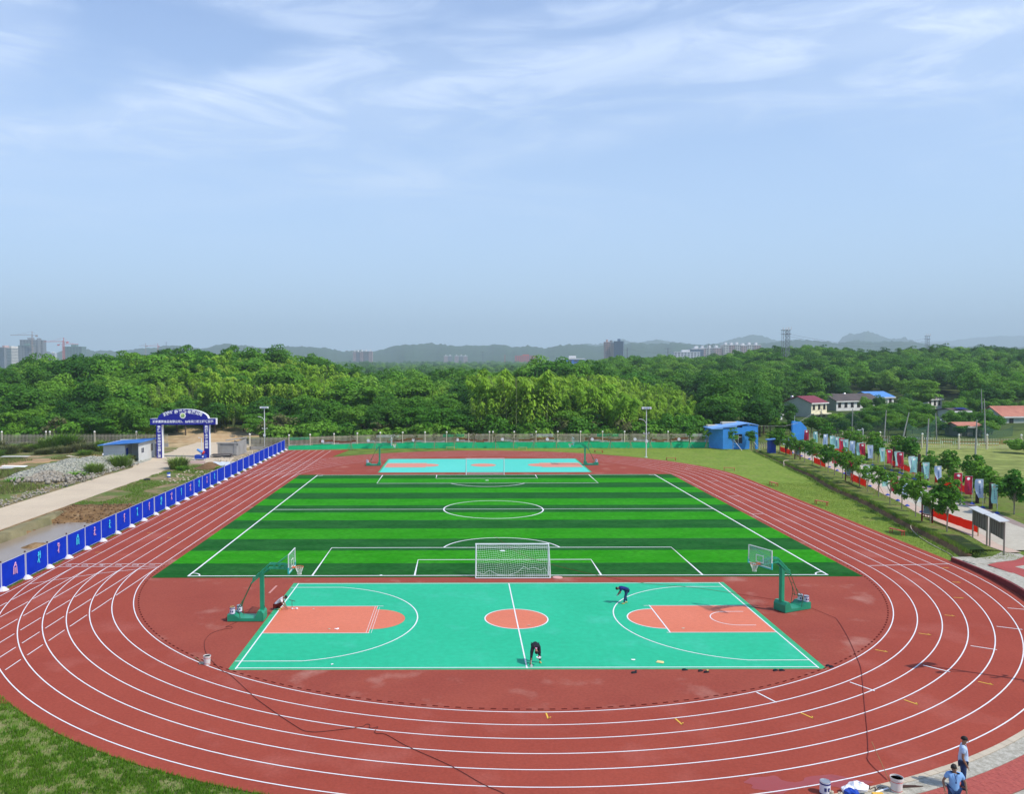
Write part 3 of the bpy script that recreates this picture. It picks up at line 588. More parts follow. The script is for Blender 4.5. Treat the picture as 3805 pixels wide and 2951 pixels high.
brick_me = MB().box(-.108, .108, -.048, .048, 0, .03).build('brick', mat('red_brick', (.42, .095, .07), .9, (.34, .07, .055), 6, .8, world=True, fine=.2, fscale=12), paving)
bm_ = brick_me.data; spots = []
for row in range(13):
    r = 33.98+row*.0985
    n = int(R(44)*r/.222)
    for k in range(n): spots.append((r, -92+44*(k+.5*(row % 2))/n))
cmid = (29.3, -10.6); spots.sort(key=lambda q: (TC[0]+q[0]*math.cos(R(q[1]))-cmid[0])**2+(TC[1]+q[0]*math.sin(R(q[1]))-cmid[1])**2)
rest = MB()
for k, (r, a) in enumerate(spots):
    x, y = TC[0]+r*math.cos(R(a)), TC[1]+r*math.sin(R(a)); z = .03+random.uniform(-.002, .006); rot = R(a+90)+random.uniform(-.02, .02)
    if k < 299:
        o = brick_me if k == 0 else bpy.data.objects.new('brick', bm_)
        if k: COL.objects.link(o); o.parent = paving
        o.location = (x, y, z-.025); o.rotation_euler.z = rot
    else:
        c, s_ = math.cos(rot), math.sin(rot)
        rest.add([(x+c*u-s_*v, y+s_*u+c*v, zz) for zz in (z-.02, z+.005) for v in (-.048, .048) for u in (-.108, .108)], [(4, 5, 7, 6), (0, 1, 5, 4), (2, 6, 7, 3), (0, 4, 6, 2), (1, 3, 7, 5)])
o = rest.build('brick_field', bm_.materials[0], paving); o['kind'] = 'stuff'
# ---- left: concrete road and yard, pit, rough ground
road = [(-36.4, 5), (-36.1, 50), (-36.0, 68), (-35.6, 76), (-37, 80), (-39.7, 81.8), (-43.1, 83.4), (-43.1, 89), (-39, 90), (-38.2, 110), (-39, 135), (-30, 135), (-26.5, 110), (-26.6, 90), (-24.6, 88), (-23.6, 82), (-27, 79.6), (-30.2, 78.9), (-29.4, 71), (-29.6, 66), (-30.0, 58), (-30.1, 40), (-29.9, 5)]
rd = struct(MB().prism(road, -.5, .0).build('concrete_road', M['concrete']))
mb = MB()
for y in np.arange(12, 80, 5.5): mb.band([(-36.1, y), (-30.0, y+.0)], .03, .004)
tag(mb.build('expansion_joint', M['grey'], rd), kind='stuff')
mb = MB(); mb.band([(-38.4, 88.3), (-27.5, 88.3)], .25, .004); struct(mb.build('gate_track', M['grey']))
struct(MB().poly([(-33.4, 80.8), (-27.0, 80.8), (-27.6, 83.6), (-32.6, 83.6)], .005).build('red_paver_patch', mat('small_pavers', (.36, .17, .14), .9, (.50, .42, .34), 14, .8, world=True)))
def pit_h(x, y):
    e = min(sst((x+30.05)/2.0), sst((-20.2-x)/1.3), sst((44.2+.8*math.sin(x*.9)-y)/7.0), sst((y-8)/3))
    n = .10*math.sin(x*2.1+y*.7)*math.cos(y*1.7-x)+.06*math.sin(x*5.3+1)*math.sin(y*4.4)
    h = -.98*float(e)+n*(4*float(e)*(1-float(e))+.12)
    isl = .62*math.exp(-(((x+25.0)/1.3)**2+((y-29.6-.3*(x+25))/.8)**2)); return h+isl*float(e)
def hfield(name, x0, x1, y0, y1, dx, fn, m, kind='structure', smooth=True):
    xs = np.arange(x0, x1+dx*.5, dx); ysx = np.arange(y0, y1+dx*.5, dx); v = [(x, y, fn(x, y)) for y in ysx for x in xs]; n = len(xs)
    f = [(j*n+i, j*n+i+1, (j+1)*n+i+1, (j+1)*n+i) for j in range(len(ysx)-1) for i in range(n-1)]
    return tag(MB().add(v, f).build(name, m, smooth=smooth), kind=kind)
hfield('excavated_pit', -30.0, -19.3, 5, 46, .3, lambda x, y: pit_h(x, y)-.02+random.uniform(-.03, .03)*(pit_h(x, y) < -.08), mat('pit_soil', (.26, .155, .07), .95, (.15, .085, .035), .7, .9, .8, 6, fine=.25, fscale=4, world=True, spec=.1, detail=9, col3=(.34, .24, .13), c3=(.55, .75), s3=.5))
struct(MB().poly([(-29.4, 9), (-20.4, 9), (-20.4, 40), (-29.4, 40)], -.72).build('muddy_water', M['water']))
rough = mat('rough_ground', (.115, .155, .035), .95, (.24, .18, .09), .35, .95, .8, 8, fine=.3, fscale=3, world=True, spec=.1, detail=9, contrast=(.41, .56), col3=(.34, .25, .14), c3=(.6, .72), s3=.22)
hfield('rough_ground', -30.3, -19.3, 45.7, 80, .5, lambda x, y: -.018+.05*abs(math.sin(x*1.1+y*.6)*math.sin(y*.8)) if -30 < x < -19.6 else -.03, rough)
hfield('rough_ground', -95, -36.2, 20, 103, 1.0, lambda x, y: (-.02 if x > -36.8 else .0+.35*float(sst((-x-36.6)/2.5))*float(sst((75-y)/12))+.12*math.sin(x*.5)*math.sin(y*.37)+random.uniform(-.03, .03)) if x < -37 or y < 78 else -.03, rough)
def inpoly(x, y, P):
    c = False
    for (x0, y0), (x1, y1) in zip(P, P[1:]+P[:1]):
        if (y0 > y) != (y1 > y) and x < (x1-x0)*(y-y0)/(y1-y0)+x0: c = not c
    return c
ET = [(-78, 64), (-62, 69), (-54, 77), (-50, 84), (-43.6, 86.5), (-43.4, 93), (-50, 92), (-57, 86), (-66, 77), (-78, 72)]
hfield('earth_track', -78, -43.4, 64, 93.2, .5, lambda x, y: (.40*float(sst((-x-36.6)/2.5))*float(sst((75-y)/12))+.12*math.sin(x*.5)*math.sin(y*.37)+.07) if inpoly(x+.5*math.sin(y*1.9), y+.5*math.sin(x*1.7), ET) else -.9, mat('orange_earth_track', (.42, .26, .13), .95, (.32, .20, .10), .5, .9, .6, 6, world=True, detail=8))
hfield('rough_ground', -26.8, -19.4, 80, 98, .6, lambda x, y: -.03+.04*math.sin(x+y), mat('pale_rubble_ground', (.42, .35, .25), .95, (.30, .22, .13), .6, .9, .7, 8, fine=.25, fscale=3, world=True, detail=8))
def rocks(name, pts, smin, smax, m, seed, parent=None):
    r_ = np.random.default_rng(seed); n = len(pts)
    base = np.array([(x, y, z) for z in (-1, 1) for y in (-1, 1) for x in (-1, 1)], float)
    s = r_.uniform(smin, smax, (n, 1, 1)); v = base[None]*s*r_.uniform(.45, 1.1, (n, 8, 3))
    a = r_.uniform(0, 6.28, n); c, sn = np.cos(a)[:, None], np.sin(a)[:, None]
    v = np.stack([v[..., 0]*c-v[..., 1]*sn, v[..., 0]*sn+v[..., 1]*c, v[..., 2]], -1)+np.array(pts)[:, None]
    fq = np.array([(0, 2, 3, 1), (4, 5, 7, 6), (0, 1, 5, 4), (2, 6, 7, 3), (0, 4, 6, 2), (1, 3, 7, 5)])
    f = (np.arange(n)*8)[:, None, None]+fq[None]
    return tag(link(name, np_mesh(name, v.reshape(-1, 3), f.reshape(-1, 4), m), parent=parent), kind='stuff')
def heap_h(x, y):
    u = (y-73.5)/13.0; w = (x+42.6-.12*(y-73))/4.6
    return max(0, 1-u*u-w*w)**.8*1.15*(1+.2*math.sin(x*1.4)*math.cos(y*1.1))+.12*math.exp(-(u*u+w*w))
hfield('stone_heap', -49.5, -36.5, 59.5, 88, .35, lambda x, y: heap_h(x, y)+random.uniform(-.05, .06)*(heap_h(x, y) > .1)-.02, M['stone'], kind='stuff', smooth=False)
tag(bpy.data.objects['stone_heap'], 'long heap of grey green broken stone beside the concrete road', 'stone heap', kind='stuff')
pts = []
while len(pts) < 3600:
    x, y = random.uniform(-49, -36.8), random.uniform(60, 87); h = heap_h(x, y)
    if h > .12 or random.random() < .12: pts.append((x, y, h+.02))
far_ = [p for p in pts if p[1] > 66 or p[0] < -43]; nr_ = [p for p in pts if not (p[1] > 66 or p[0] < -43)]
rocks('loose_stones', far_, .06, .19, M['stone'], 2); rocks('brick_rubble', nr_+[(random.gauss(-40.5, 2), random.gauss(61.5, 1.5), .35+random.uniform(0, .3)) for _ in range(300)], .07, .24, M['stone2'], 3)
rocks('road_edge_rubble', [(random.uniform(-38.2, -36.2), random.uniform(35, 80), .05+.2*random.random()) for _ in range(700)], .03, .12, M['stone2'], 4)
rocks('pit_clods', [(x, y, pit_h(x, y)) for x, y in [(random.uniform(-29.6, -20), random.uniform(36, 46)) for _ in range(420)]], .04, .15, M['soil'], 6)
rocks('rubble_scatter', [(random.uniform(-27, -20), random.uniform(60, 97), .02) for _ in range(330)], .03, .14, M['kerb'], 7)
# ================================================================ OBJECTS
def tagm(o, label, cat, group=None): return tag(o, label, cat, group)
# ---- blue mesh barrier
FIG = {
 'archer': [[(-.16, .34), (-.2, .1), (-.17, -.12)], [(-.17, .12), (.0, .14), (.13, .1)], [(.0, .14), (.0, -.08), (-.1, -.38)], [(.0, -.08), (.13, -.32)]],
 'boxer': [[(-.1, .1), (.02, .12), (.3, .2)], [(0, .12), (.02, -.08), (-.14, -.35)], [(.02, -.08), (.1, -.12), (.12, -.34)], [(-.1, .1), (-.12, .22)]],
 'wrestler': [[(-.18, -.4), (-.14, .0), (0, .3), (.18, .06), (.22, -.36)], [(-.05, -.35), (-.04, .0)], [(.08, -.38), (.06, 0)], [(-.12, .12), (.14, .12)]],
 'handball player': [[(.14, .32), (.1, .12), (-.02, .08)], [(-.02, .08), (.02, -.1), (.02, -.34)], [(.02, -.1), (.14, -.22)], [(-.02, .08), (-.14, .14)]],
 'runner': [[(-.15, .06), (-.02, .12), (.12, .02)], [(-.02, .12), (.02, -.06), (.14, -.2), (.02, -.28)], [(.02, -.06), (-.04, -.24), (-.18, -.3)]],
 'jumper': [[(-.1, .3), (0, .1), (.12, .26)], [(0, .1), (0, -.1), (-.1, -.34)], [(0, -.1), (.08, -.34)]],
 'leaning skier': [[(.12, .2), (.02, .1), (-.06, -.06)], [(-.06, -.06), (.06, -.18), (.0, -.36)], [(.02, .1), (.14, .0)]],
}
figs = ['boxer', 'wrestler', 'archer', 'handball player', 'wrestler', 'runner', 'runner', 'leaning skier', 'jumper', 'leaning skier', 'archer', 'boxer', 'leaning skier', 'boxer', 'archer', 'jumper', 'runner']
cols = ['cyan', 'pink', 'cyan', 'pink', 'cyan', 'pink', 'cyan', 'pink', 'cyan', 'pink', 'cyan', 'pink', 'cyan', 'pink', 'cyan', 'pink', 'cyan']
def figure_mesh(nm, c, parent, y, z):
    mb = MB()
    for st in FIG[nm]: mb.tube([(.0, -px_, pz_) for px_, pz_ in st], .035, 5)
    mb.lathe([(0, -.08), (.06, -.05), (.08, 0), (.06, .05), (0, .08)], 8, (.0, .0 if nm != 'boxer' else .04, .24))
    o = mb.build('painted_figure', M[c], parent); o.location = (.035, y, z); o.scale = (.35, 1.15, 1.15)
    return o
where = ['nearest the camera', 'before lane number 6', 'beside the lane numbers', 'just past the lane numbers', 'beyond the lane numbers', 'sixth from near end', 'seventh from near end', 'eighth from near end', 'ninth from near end', 'tenth from near end', 'eleventh from near end', 'twelfth from near end', 'thirteenth from near end', 'fourteenth from near end', 'fifteenth from near end', 'sixteenth from near end', 'seventeenth from near end']
P = 2.93; y0 = 13.6
proto = None
def sheet_mesh():
    vs = []; fs = []; ny, nz = 9, 4
    for k in range(nz+1):
        for i in range(ny+1):
            vs.append((.012*math.sin(i*1.1+k*.8)*(0 < i < ny), -2.82*i/ny, .12+1.62*k/nz))
    for k in range(nz):
        for i in range(ny): q = k*(ny+1)+i; fs.append((q, q+1, q+ny+2, q+ny+1))
    return MB().add(vs, fs)
for k in range(-1, 30):
    yk = y0+P*k; ix = k
    if 0 <= ix < 17: lab = f'blue barrier panel with {"light blue" if cols[ix]=="cyan" else "pink"} {figs[ix]} figure, {where[ix]}'
    elif ix < 0: lab = 'blue mesh barrier panel partly out of the picture at the left edge'
    else: lab = 'plain looking blue mesh barrier panel at the far end of the row'
    t = thing('barrier_panel', (-18.97+random.uniform(-.03, .03), yk, .0), lab, 'barrier panel', 0, 'blue mesh barrier panels along the left side of the track')
    if proto is None:
        proto = {}
        a = sheet_mesh().build('mesh_sheet', M['mesh']); b_ = MB().tube([(0, 0, .02), (0, 0, 1.86)], .035, 6).build('post', M['alu']); b2_ = MB().tube([(0, -2.86, .05), (0, -2.86, 1.80)], .025, 6).build('post', M['alu'])
        c_ = MB().tube([(0, -.02, 1.76), (0, -2.84, 1.76)], .02, 5).build('rail', M['alu']); c2_ = MB().tube([(0, -.02, .10), (0, -2.84, .10)], .02, 5).build('rail', M['alu'])
        d_ = MB().lathe([(.36, 0), (.36, .05), (.26, .14), (.12, .26), (.09, .27)], 12, (.12, 0, 0)).build('base_weight', M['weight'])
        e_ = MB().lathe([(.06, 1.84), (.06, 1.93), (0, 1.94)], 8).build('post_cap', M['frame'])
        parts = [a, b_, b2_, c_, c2_, d_, e_]
        for q in parts: q.parent = t
    else:
        for q in parts: n_ = q.copy(); COL.objects.link(n_); n_.parent = t
    if 0 <= ix < 17: figure_mesh(figs[ix], cols[ix], t, -1.25, 1.12)
    if ix < 0: t['label'] = lab
    if ix >= 17: t['label'] = 'plain blue mesh barrier panel towards the far end of the row'
# ---- rear boundary: green dwarf wall with picket fence
FL = [(-18.5, 99.6, .62), (-10, 101.0, .72), (-4, 101.6, .85), (12, 101.9, .93), (30, 101.8, .95), (54.2, 101.2, .95)]
def fy(x): return float(np.interp(x, [p[0] for p in FL], [p[1] for p in FL]))
def fz(x): return float(np.interp(x, [p[0] for p in FL], [p[2] for p in FL]))
fence = thing('picket_fence', (18, 101.8, 0), 'cream picket fence with globe topped posts on green painted low wall at the far end', 'fence')
def rel(mb, o=(18, 101.8, 0)): mb.v = [(a-o[0], b-o[1], c-o[2]) for a, b, c in mb.v]; return mb
mb = MB(); xs = np.arange(-18.6, 54.3, 3.0)
for a_, b_ in zip(xs[:-1], xs[1:]):
    ya, yb = fy(a_), fy(b_); mb.add([(a_, ya, -.2), (b_, yb, -.2), (b_, yb, fz(b_)), (a_, ya, fz(a_)), (a_, ya+.22, -.2), (b_, yb+.22, -.2), (b_, yb+.22, fz(b_)), (a_, ya+.22, fz(a_))], [(0, 1, 2, 3), (3, 2, 6, 7), (5, 4, 7, 6)])
rel(mb).build('dwarf_wall', M['wallgreen'], fence)
rng = random.Random(4)
rows = {'picket': MB(), 'pwhite': MB(), 'pred': MB(), 'pgreen': MB()}
def stripe_col(x, z):    # painted bands across the pickets: red-brown and green fields, a white wave between the discs
    ph = (x+12.92)/7.72; w = 1.12+.20*math.cos(ph*math.pi*2*1.0)+.06*math.sin(ph*3.1)
    if abs(z-w) < .17 and (ph % 1) < .72: return 'pwhite'
    if z > 1.95 and (int(math.floor((x+19)/3.8)) % 7) in (0,): return 'pgreen'
    if z > 1.95 and (int(math.floor((x+19)/3.8)) % 7) in (4,): return 'pwhite'
    if abs(z-w-.32) < .18 and math.sin(x*.55+1) > -.1: return 'pred'
    if abs(z-w+.22) < .13 and math.sin(x*.43) > .0: return 'pgreen'
    return 'picket'
x = -18.3
while x < 54:
    yy = fy(x)+.11; zb = fz(x); segs = []
    for q in range(9):
        za = zb+.03+q*.158; segs.append((za, za+.158, stripe_col(x, za+.08-(zb-.95)) ))
    for za, zb_, c in segs: rows[c].box(x-.034, x+.034, yy-.02, yy+.02, za, zb_)
    rows['picket'].add([(x-.035, yy, zb+1.45), (x+.035, yy, zb+1.45), (x, yy, zb+1.55)], [(0, 1, 2)])
    x += .205
for k, mb in rows.items(): tag(rel(mb).build('picket', M[k], fence), kind='stuff')
mb = MB()
for a_, b_ in zip(xs[:-1], xs[1:]):
    for hh in (.18, 1.25): mb.beam((a_, fy(a_)+.15, fz(a_)+hh), (b_, fy(b_)+.15, fz(b_)+hh), .04, .05)
rel(mb).build('rail', M['picket'], fence)
px_ = [-19.02, -15.01, -11.03, -7.08, -3.17, .7, 4.55, 8.3, 12.1, 15.7, 16.3, 19.96, 23.75, 27.51, 31.43, 35.22, 39.01, 42.7, 46.47, 50.27, 53.9]
for i, x in enumerate(px_):
    xx = max(x, -18.5); y_ = fy(xx)+.11; z_ = fz(xx)
    po = MB().box(xx-18-.065, xx-18+.065, y_-101.8-.065, y_-101.8+.065, z_, z_+1.62).build('post', M['picket'], fence)
    if i not in (8, 17, 20):
        MB().lathe([(.0, 0), (.10, .04), (.15, .15), (.15, .2), (.10, .31), (0, .35)], 12, (xx-18, y_-101.8, z_+1.63)).build('lamp_globe', M['globe'], po)
for x, z in [(-12.92, 1.32), (-5.22, 1.33), (2.55, 1.36), (10.16, 1.41), (17.93, 1.46), (25.7, 1.45), (33.44, 1.45), (40.8, 1.45), (48.35, 1.46)]:
    y_ = fy(x)+.04; d = MB().add([(x-18+.27*math.cos(a), y_-101.8, z+.27*math.sin(a)) for a in [2*math.pi*k/20 for k in range(20)]]+[(x-18+.27*math.cos(a), y_-101.8+.03, z+.27*math.sin(a)) for a in [2*math.pi*k/20 for k in range(20)]], [tuple(range(20)), tuple(range(39, 19, -1))]+[(k, (k+1) % 20, 20+(k+1) % 20, 20+k) for k in range(20)]).build('round_sign', M['paper'], fence)
    MB().add([(x-18+.19*math.cos(a), y_-101.805, z+.19*math.sin(a)) for a in [2*math.pi*k/16 for k in range(16)]]+[(x-18+.155*math.cos(a), y_-101.805, z+.155*math.sin(a)) for a in [2*math.pi*k/16 for k in range(16)]], [(k, (k+1) % 16, 16+(k+1) % 16, 16+k) for k in range(16)]).build('emblem_ring', mat('emblem_purple', (.30, .22, .5), .7) if 'emblem_purple' not in bpy.data.materials else bpy.data.materials['emblem_purple'], d)
# boards painted behind the fence's foot, seen as ribbons between the pickets
# left stretch of fence
fl = thing('picket_fence', (-58, 105.0, 0), 'pale unpainted picket fence with globe topped posts behind weeds at the left', 'fence')
def rel2(mb): return rel(mb, (-58, 105.0, 0))
x = -95.0; mb = MB()
while x < -41:
    mb.box(x-.034, x+.034, 105.06, 105.11, .62, 2.15); mb.add([(x-.045, 105.08, 2.15), (x+.045, 105.08, 2.15), (x, 105.08, 2.3)], [(0, 1, 2)]); x += .245
tag(rel2(mb).build('picket', M['oldpicket'], fl), kind='stuff')
mb = MB(); mb.box(-95, -41, 105.11, 105.16, .78, .84); mb.box(-95, -41, 105.11, 105.16, 1.85, 1.91); rel2(mb).build('rail', M['oldpicket'], fl)
rel2(MB().box(-95, -41, 105.0, 105.24, -.2, .6)).build('dwarf_wall', M['grey'], fl)
for x in (-88, -83, -78.4, -70.4, -62.6, -61.9, -54.0, -46.6, -42.2):
    po = rel2(MB().box(x-.12, x+.12, 104.95, 105.2, 0, 2.45)).build('post', M['oldpicket'], fl)
    rel2(MB().lathe([(0, 0), (.12, .05), (.18, .18), (.12, .33), (0, .38)], 12, (x, 105.08, 2.46))).build('lamp_globe', M['globe'], po)
# stretch right of the gate
fr = thing('picket_fence', (-21.5, 98.5, 0), 'short picket fence stretch between the grey block wall and the floodlight pole', 'fence')
mb = MB(); x = -25.0
while x < -18.6: mb.box(x-.04, x+.04, 99.7, 99.74, .55, 2.1); x += .22
mb.box(-25.2, -18.6, 99.74, 99.79, .8, .86); mb.box(-25.2, -18.6, 99.74, 99.79, 1.8, 1.86)
tag(rel(mb, (-21.5, 98.5, 0)).build('picket', M['oldpicket'], fr), kind='stuff')
rel(MB().box(-25.2, -18.6, 99.6, 99.82, -.1, .55), (-21.5, 98.5, 0)).build('dwarf_wall', M['grey'], fr)
po = rel(MB().box(-25.3, -25.06, 99.6, 99.84, 0, 2.4), (-21.5, 98.5, 0)).build('post', M['picket'], fr); rel(MB().lathe([(0, 0), (.12, .05), (.18, .18), (.12, .33), (0, .38)], 12, (-25.18, 99.72, 2.41)), (-21.5, 98.5, 0)).build('lamp_globe', M['globe'], po)
# right field fence
rf = thing('picket_fence', (92, 99.5, 0), 'brown and white picket fence along the back of the right field under the green net', 'fence')
line = [(71.5, 108.5), (83, 104.0), (89.4, 99.9), (94.5, 98.0), (102, 97.4), (112, 97), (130, 96)]
mbs = {'picket': MB(), 'pwhite': MB(), 'pred': MB()}; x = 73
lz = lambda x: float(vz(0))*0
while x < 128:
    yy = float(np.interp(x, [p[0] for p in line], [p[1] for p in line]))
    for q in range(7):
        z = .15+q*.24; ph = (x-84)/9.0; w = .75+.3*abs((ph % 1)-.5)*2
        c = 'pwhite' if abs(z-w) < .14 and 80 < x < 101 else ('pred' if .2 < z-w+.55 < .9 and x > 78 else 'picket')
        if z > 1.4 and 86 < x < 91: c = 'pwhite'
        mbs[c].box(x-.03, x+.03, yy-.02, yy+.02, z, z+.24)
    x += .25
for k, mb in mbs.items(): tag(rel(mb, (92, 99.5, 0)).build('picket', M[k], rf), kind='stuff')
for x in (73, 78.5, 84, 89.4, 94.5, 99, 104.5, 111):
    yy = float(np.interp(x, [p[0] for p in line], [p[1] for p in line]))
    po = rel(MB().box(x-.1, x+.1, yy-.1, yy+.1, 0, 2.2), (92, 99.5, 0)).build('post', M['picket'], rf)
    rel(MB().lathe([(0, 0), (.12, .05), (.18, .18), (.12, .33), (0, .38)], 10, (x, yy, 2.21)), (92, 99.5, 0)).build('lamp_globe', M['globe'], po)
# ---- basketball stands
def hoop(loc, rz, label):
    t = thing('basketball_stand', loc, label, 'basketball stand', rz, 'green movable basketball stands')
    G = M['hoopgreen']
    mb = MB(); mb.box(-1.9, .15, -.45, .45, .03, .20); mb.extr([(-1.9, .2), (-1.9, .42), (-1.52, .42), (-1.22, .2)], 'y', -.45, .45)
    mb.extr([(.15, .2), (.15, .46), (.03, .62), (-.17, .62), (-.36, .2)], 'y', -.45, .45); mb.build('base', G, t)
    for x in (-1.6, -.1):
        for y in (-.36, .36): MB().lathe([(.0, 0), (.05, 0), (.05, .035), (0, .035)], 8, (x, y, 0)).build('wheel', M['tyre'], t)
    mb = MB(); mb.box(-.12, .10, -.11, .11, .6, 2.74); mb.build('post', G, t)
    lo_ = [(-.62, 2.12), (.42, 3.0), (1.62, 2.96)]; hi_ = [(-.50, 2.36), (.46, 3.24), (1.32, 3.20), (1.66, 3.02)]
    mb = MB()
    for y in (-.12, .12):
        for L_ in (lo_, hi_):
            for a_, b_ in zip(L_[:-1], L_[1:]): mb.beam((a_[0], y, a_[1]), (b_[0], y, b_[1]), .06, .075)
        for u in (.1, .35, .6, .85):
            a_ = (lo_[0][0]+(lo_[1][0]-lo_[0][0])*u, y, lo_[0][1]+(lo_[1][1]-lo_[0][1])*u); mb.beam(a_, (a_[0]+.03, y, a_[2]+.25), .05, .05)
        for x in (.7, 1.0, 1.3): mb.beam((x, y, 2.98), (x, y, 3.21), .05, .05)
    for p_ in ((-.6, 2.14), (.42, 3.0), (.46, 3.24), (1.0, 2.98), (1.5, 2.96)): mb.beam((p_[0], -.12, p_[1]), (p_[0], .12, p_[1]), .05, .05)
    mb.beam((-.05, 0, 2.62), (.44, 0, 2.92), .10, .12); mb.build('arm', G, t)
    mb = MB()
    for y in (-.13, .13): mb.tube([(-.60, y, 2.14), (-1.12, y, 1.05), (-1.20, y, .75)], .022, 5)
    mb.tube([(-.87, -.13, 1.6), (-.87, .13, 1.6)], .018, 5)
    mb.tube([(-1.0, -.13, 1.3), (-1.30, -.40, .78), (-1.30, .40, .78), (-1.0, .13, 1.3)], .022, 5)
    for y in (-.40, .40): mb.tube([(-1.30, y, .78), (-1.18, y, .2)], .02, 5)
    mb.build('back_stay', mat('dark_green_stay', (.05, .12, .05), .5) if 'dark_green_stay' not in bpy.data.materials else bpy.data.materials['dark_green_stay'], t)
    mb = MB()
    for y in (-.75, .75): mb.tube([(.82, y*.15, 3.22), (1.70, y, 3.85)], .02, 5)
    mb.build('board_brace', G, t)
    bb = MB().box(1.70, 1.712, -.88, .88, 2.93, 3.92).build('backboard', M['board_glass'], t)
    mb = MB(); w = .035
    for y in (-.9, .9): mb.box(1.68, 1.73, y-w/2, y+w/2, 3.1, 3.95)
    mb.box(1.68, 1.73, -.9, .9, 3.92, 3.955); mb.box(1.68, 1.73, -.88, .88, 2.9, 2.935); mb.build('frame', M['steelwhite'], bb)
    mb = MB(); mb.box(1.732, 1.736, -.295, .295, 3.47, 3.52); mb.box(1.732, 1.736, -.295, .295, 3.07, 3.12); mb.box(1.732, 1.736, -.295, -.245, 3.12, 3.47); mb.box(1.732, 1.736, .245, .295, 3.12, 3.47); mb.build('target_square', M['white'], bb)
    mb = MB(); mb.box(1.665, 1.745, -.93, .93, 2.85, 2.90)
    for y in (-.92, .92): mb.box(1.665, 1.745, y-.02, y+.02, 2.9, 3.22)
    mb.build('edge_padding', M['padteal'], bb)
    mb = MB(); mb.box(1.74, 1.90, -.09, .09, 2.98, 3.06); ring_ = [(2.13+.235*math.cos(a), .235*math.sin(a), 3.05) for a in [2*math.pi*k/20 for k in range(21)]]; mb.tube(ring_, .014, 5, False); rim = mb.build('rim', M['rim'], t)
    mb = MB()
    for k in range(12):
        a = 2*math.pi*k/12; b_ = a+math.pi/12; c_ = a-math.pi/12
        for e in (b_, c_):
            mb.tube([(2.13+.23*math.cos(a), .23*math.sin(a), 3.04), (2.13+.17*math.cos(e), .17*math.sin(e), 2.86), (2.13+.11*math.cos(a), .11*math.sin(a), 2.72), (2.13+.12*math.cos(e), .12*math.sin(e), 2.6)], .008, 3, False)
    mb.build('net', M['net'], rim)
    return t
gm_, t_, b_ = new_mat('board_glass'); b_.inputs['Base Color'].default_value = (.6, .75, .7, 1); b_.inputs['Roughness'].default_value = .1
tr_ = t_.nodes.new('ShaderNodeBsdfTransparent'); tr_.inputs[0].default_value = (.85, .95, .92, 1); ms_ = t_.nodes.new('ShaderNodeMixShader'); ms_.inputs[0].default_value = .18
t_.links.new(tr_.outputs[0], ms_.inputs[1]); t_.links.new(b_.outputs[0], ms_.inputs[2]); t_.links.new(ms_.outputs[0], t_.nodes['Material Output'].inputs['Surface']); M['board_glass'] = gm_
h1 = hoop((-.55, 7.5, .024), 0, 'green basketball stand at the left end of the near court')
def recopy(t, loc, rz, label): c = copy_tree(t); c.location = loc; c.rotation_euler.z = rz; c['label'] = label; return c
recopy(h1, (29.73, 8.87, .024), R(204.5), 'green basketball stand turned askew at the right end of the near court')
recopy(h1, (-.85, 77.6, .024), 0, 'green basketball stand at the left end of the far court')
recopy(h1, (28.55, 77.8, .024), R(180), 'green basketball stand at the right end of the far court')
def can(loc, label, kind='can', open_=False, s=1, rz=0, cat='paint can', green=False, group=None):
    t = thing('paint_can' if kind == 'can' else 'bucket', loc, label, cat, rz, group)
    if kind == 'can':
        r, h = .15*s, .36*s; MB().lathe([(r, 0), (r, h), (r*.98, h)], 18).build('body', M['paintcan'], t)
        MB().lathe([(r+.003, h*.80), (r+.003, h*.93)], 18).build('band', M['canblue'], t); MB().lathe([(r+.003, .0), (r+.003, h*.07)], 18).build('band', M['canblue'], t)
        MB().lathe([(r, h), (r*1.0, h+.012), (r*.9, h+.012), (r*.88, h+.002), (0, h+.002)], 18).build('lid', M['tin'], t)
        mb = MB(); mb.band([(-.5, 0), (.5, 0)], .4)
        lo__ = MB(); 
        for a in (-1.9, -1.2): lo__.add([((r+.004)*math.cos(a+u), (r+.004)*math.sin(a+u), h*(.30+.30*v)) for v in (0, 1) for u in (-.22, 0, .22)], [(0, 1, 4, 3), (1, 2, 5, 4)])
        lo__.build('label_print', M['canblue'], t)
    else:
        r, h = .15*s, .38*s; MB().lathe([(r*.84, 0), (r, h), (r*1.06, h), (r*1.06, h-.05*s), (r*1.0, h-.05*s)], 20).build('body', M['bucket'], t)
        MB().lathe([(r*.95, h*.9), (0, h*.9)], 20).build('paint', M['court'] if green else M['apron'], t)
        for z in (.72, .12): MB().lathe([(r*(.84+.16*z)+.004, h*z), (r*(.84+.16*z)+.004, h*(z+.035))], 20).build('stripe', M['red'], t)
        mb = MB(); mb.tube([(r*math.cos(a), r*1.02*math.sin(a)*.2-r, h*.8-.09*math.sin(a)) for a in np.linspace(0, math.pi, 9)], .006, 4); mb.build('handle', M['tin'], t)
    return t
can((-2.20, 7.22, .445), 'open paint can with brush rags on the rear of the left basketball stand', open_=True)
can((-1.92, 7.68, .445), 'closed paint can behind the open one on the left basketball stand')
MB().tube([(-2.33, 7.2, .84), (-2.12, 7.28, .86)], .05, 6).build('rag_bundle', M['wood'])
tag(bpy.data.objects['rag_bundle'], 'tan rag bundle lying on the nearer paint can of the left stand', 'rag')
def lp(x, y, th=R(204.5), o=(29.73, 8.87)): return (o[0]+x*math.cos(th)-y*math.sin(th), o[1]+x*math.sin(th)+y*math.cos(th))
can((*lp(-1.62, -.1), .445), 'left of two closed paint cans on the right basketball stand'); can((*lp(-1.72, .26), .445), 'right of two closed paint cans on the right basketball stand')
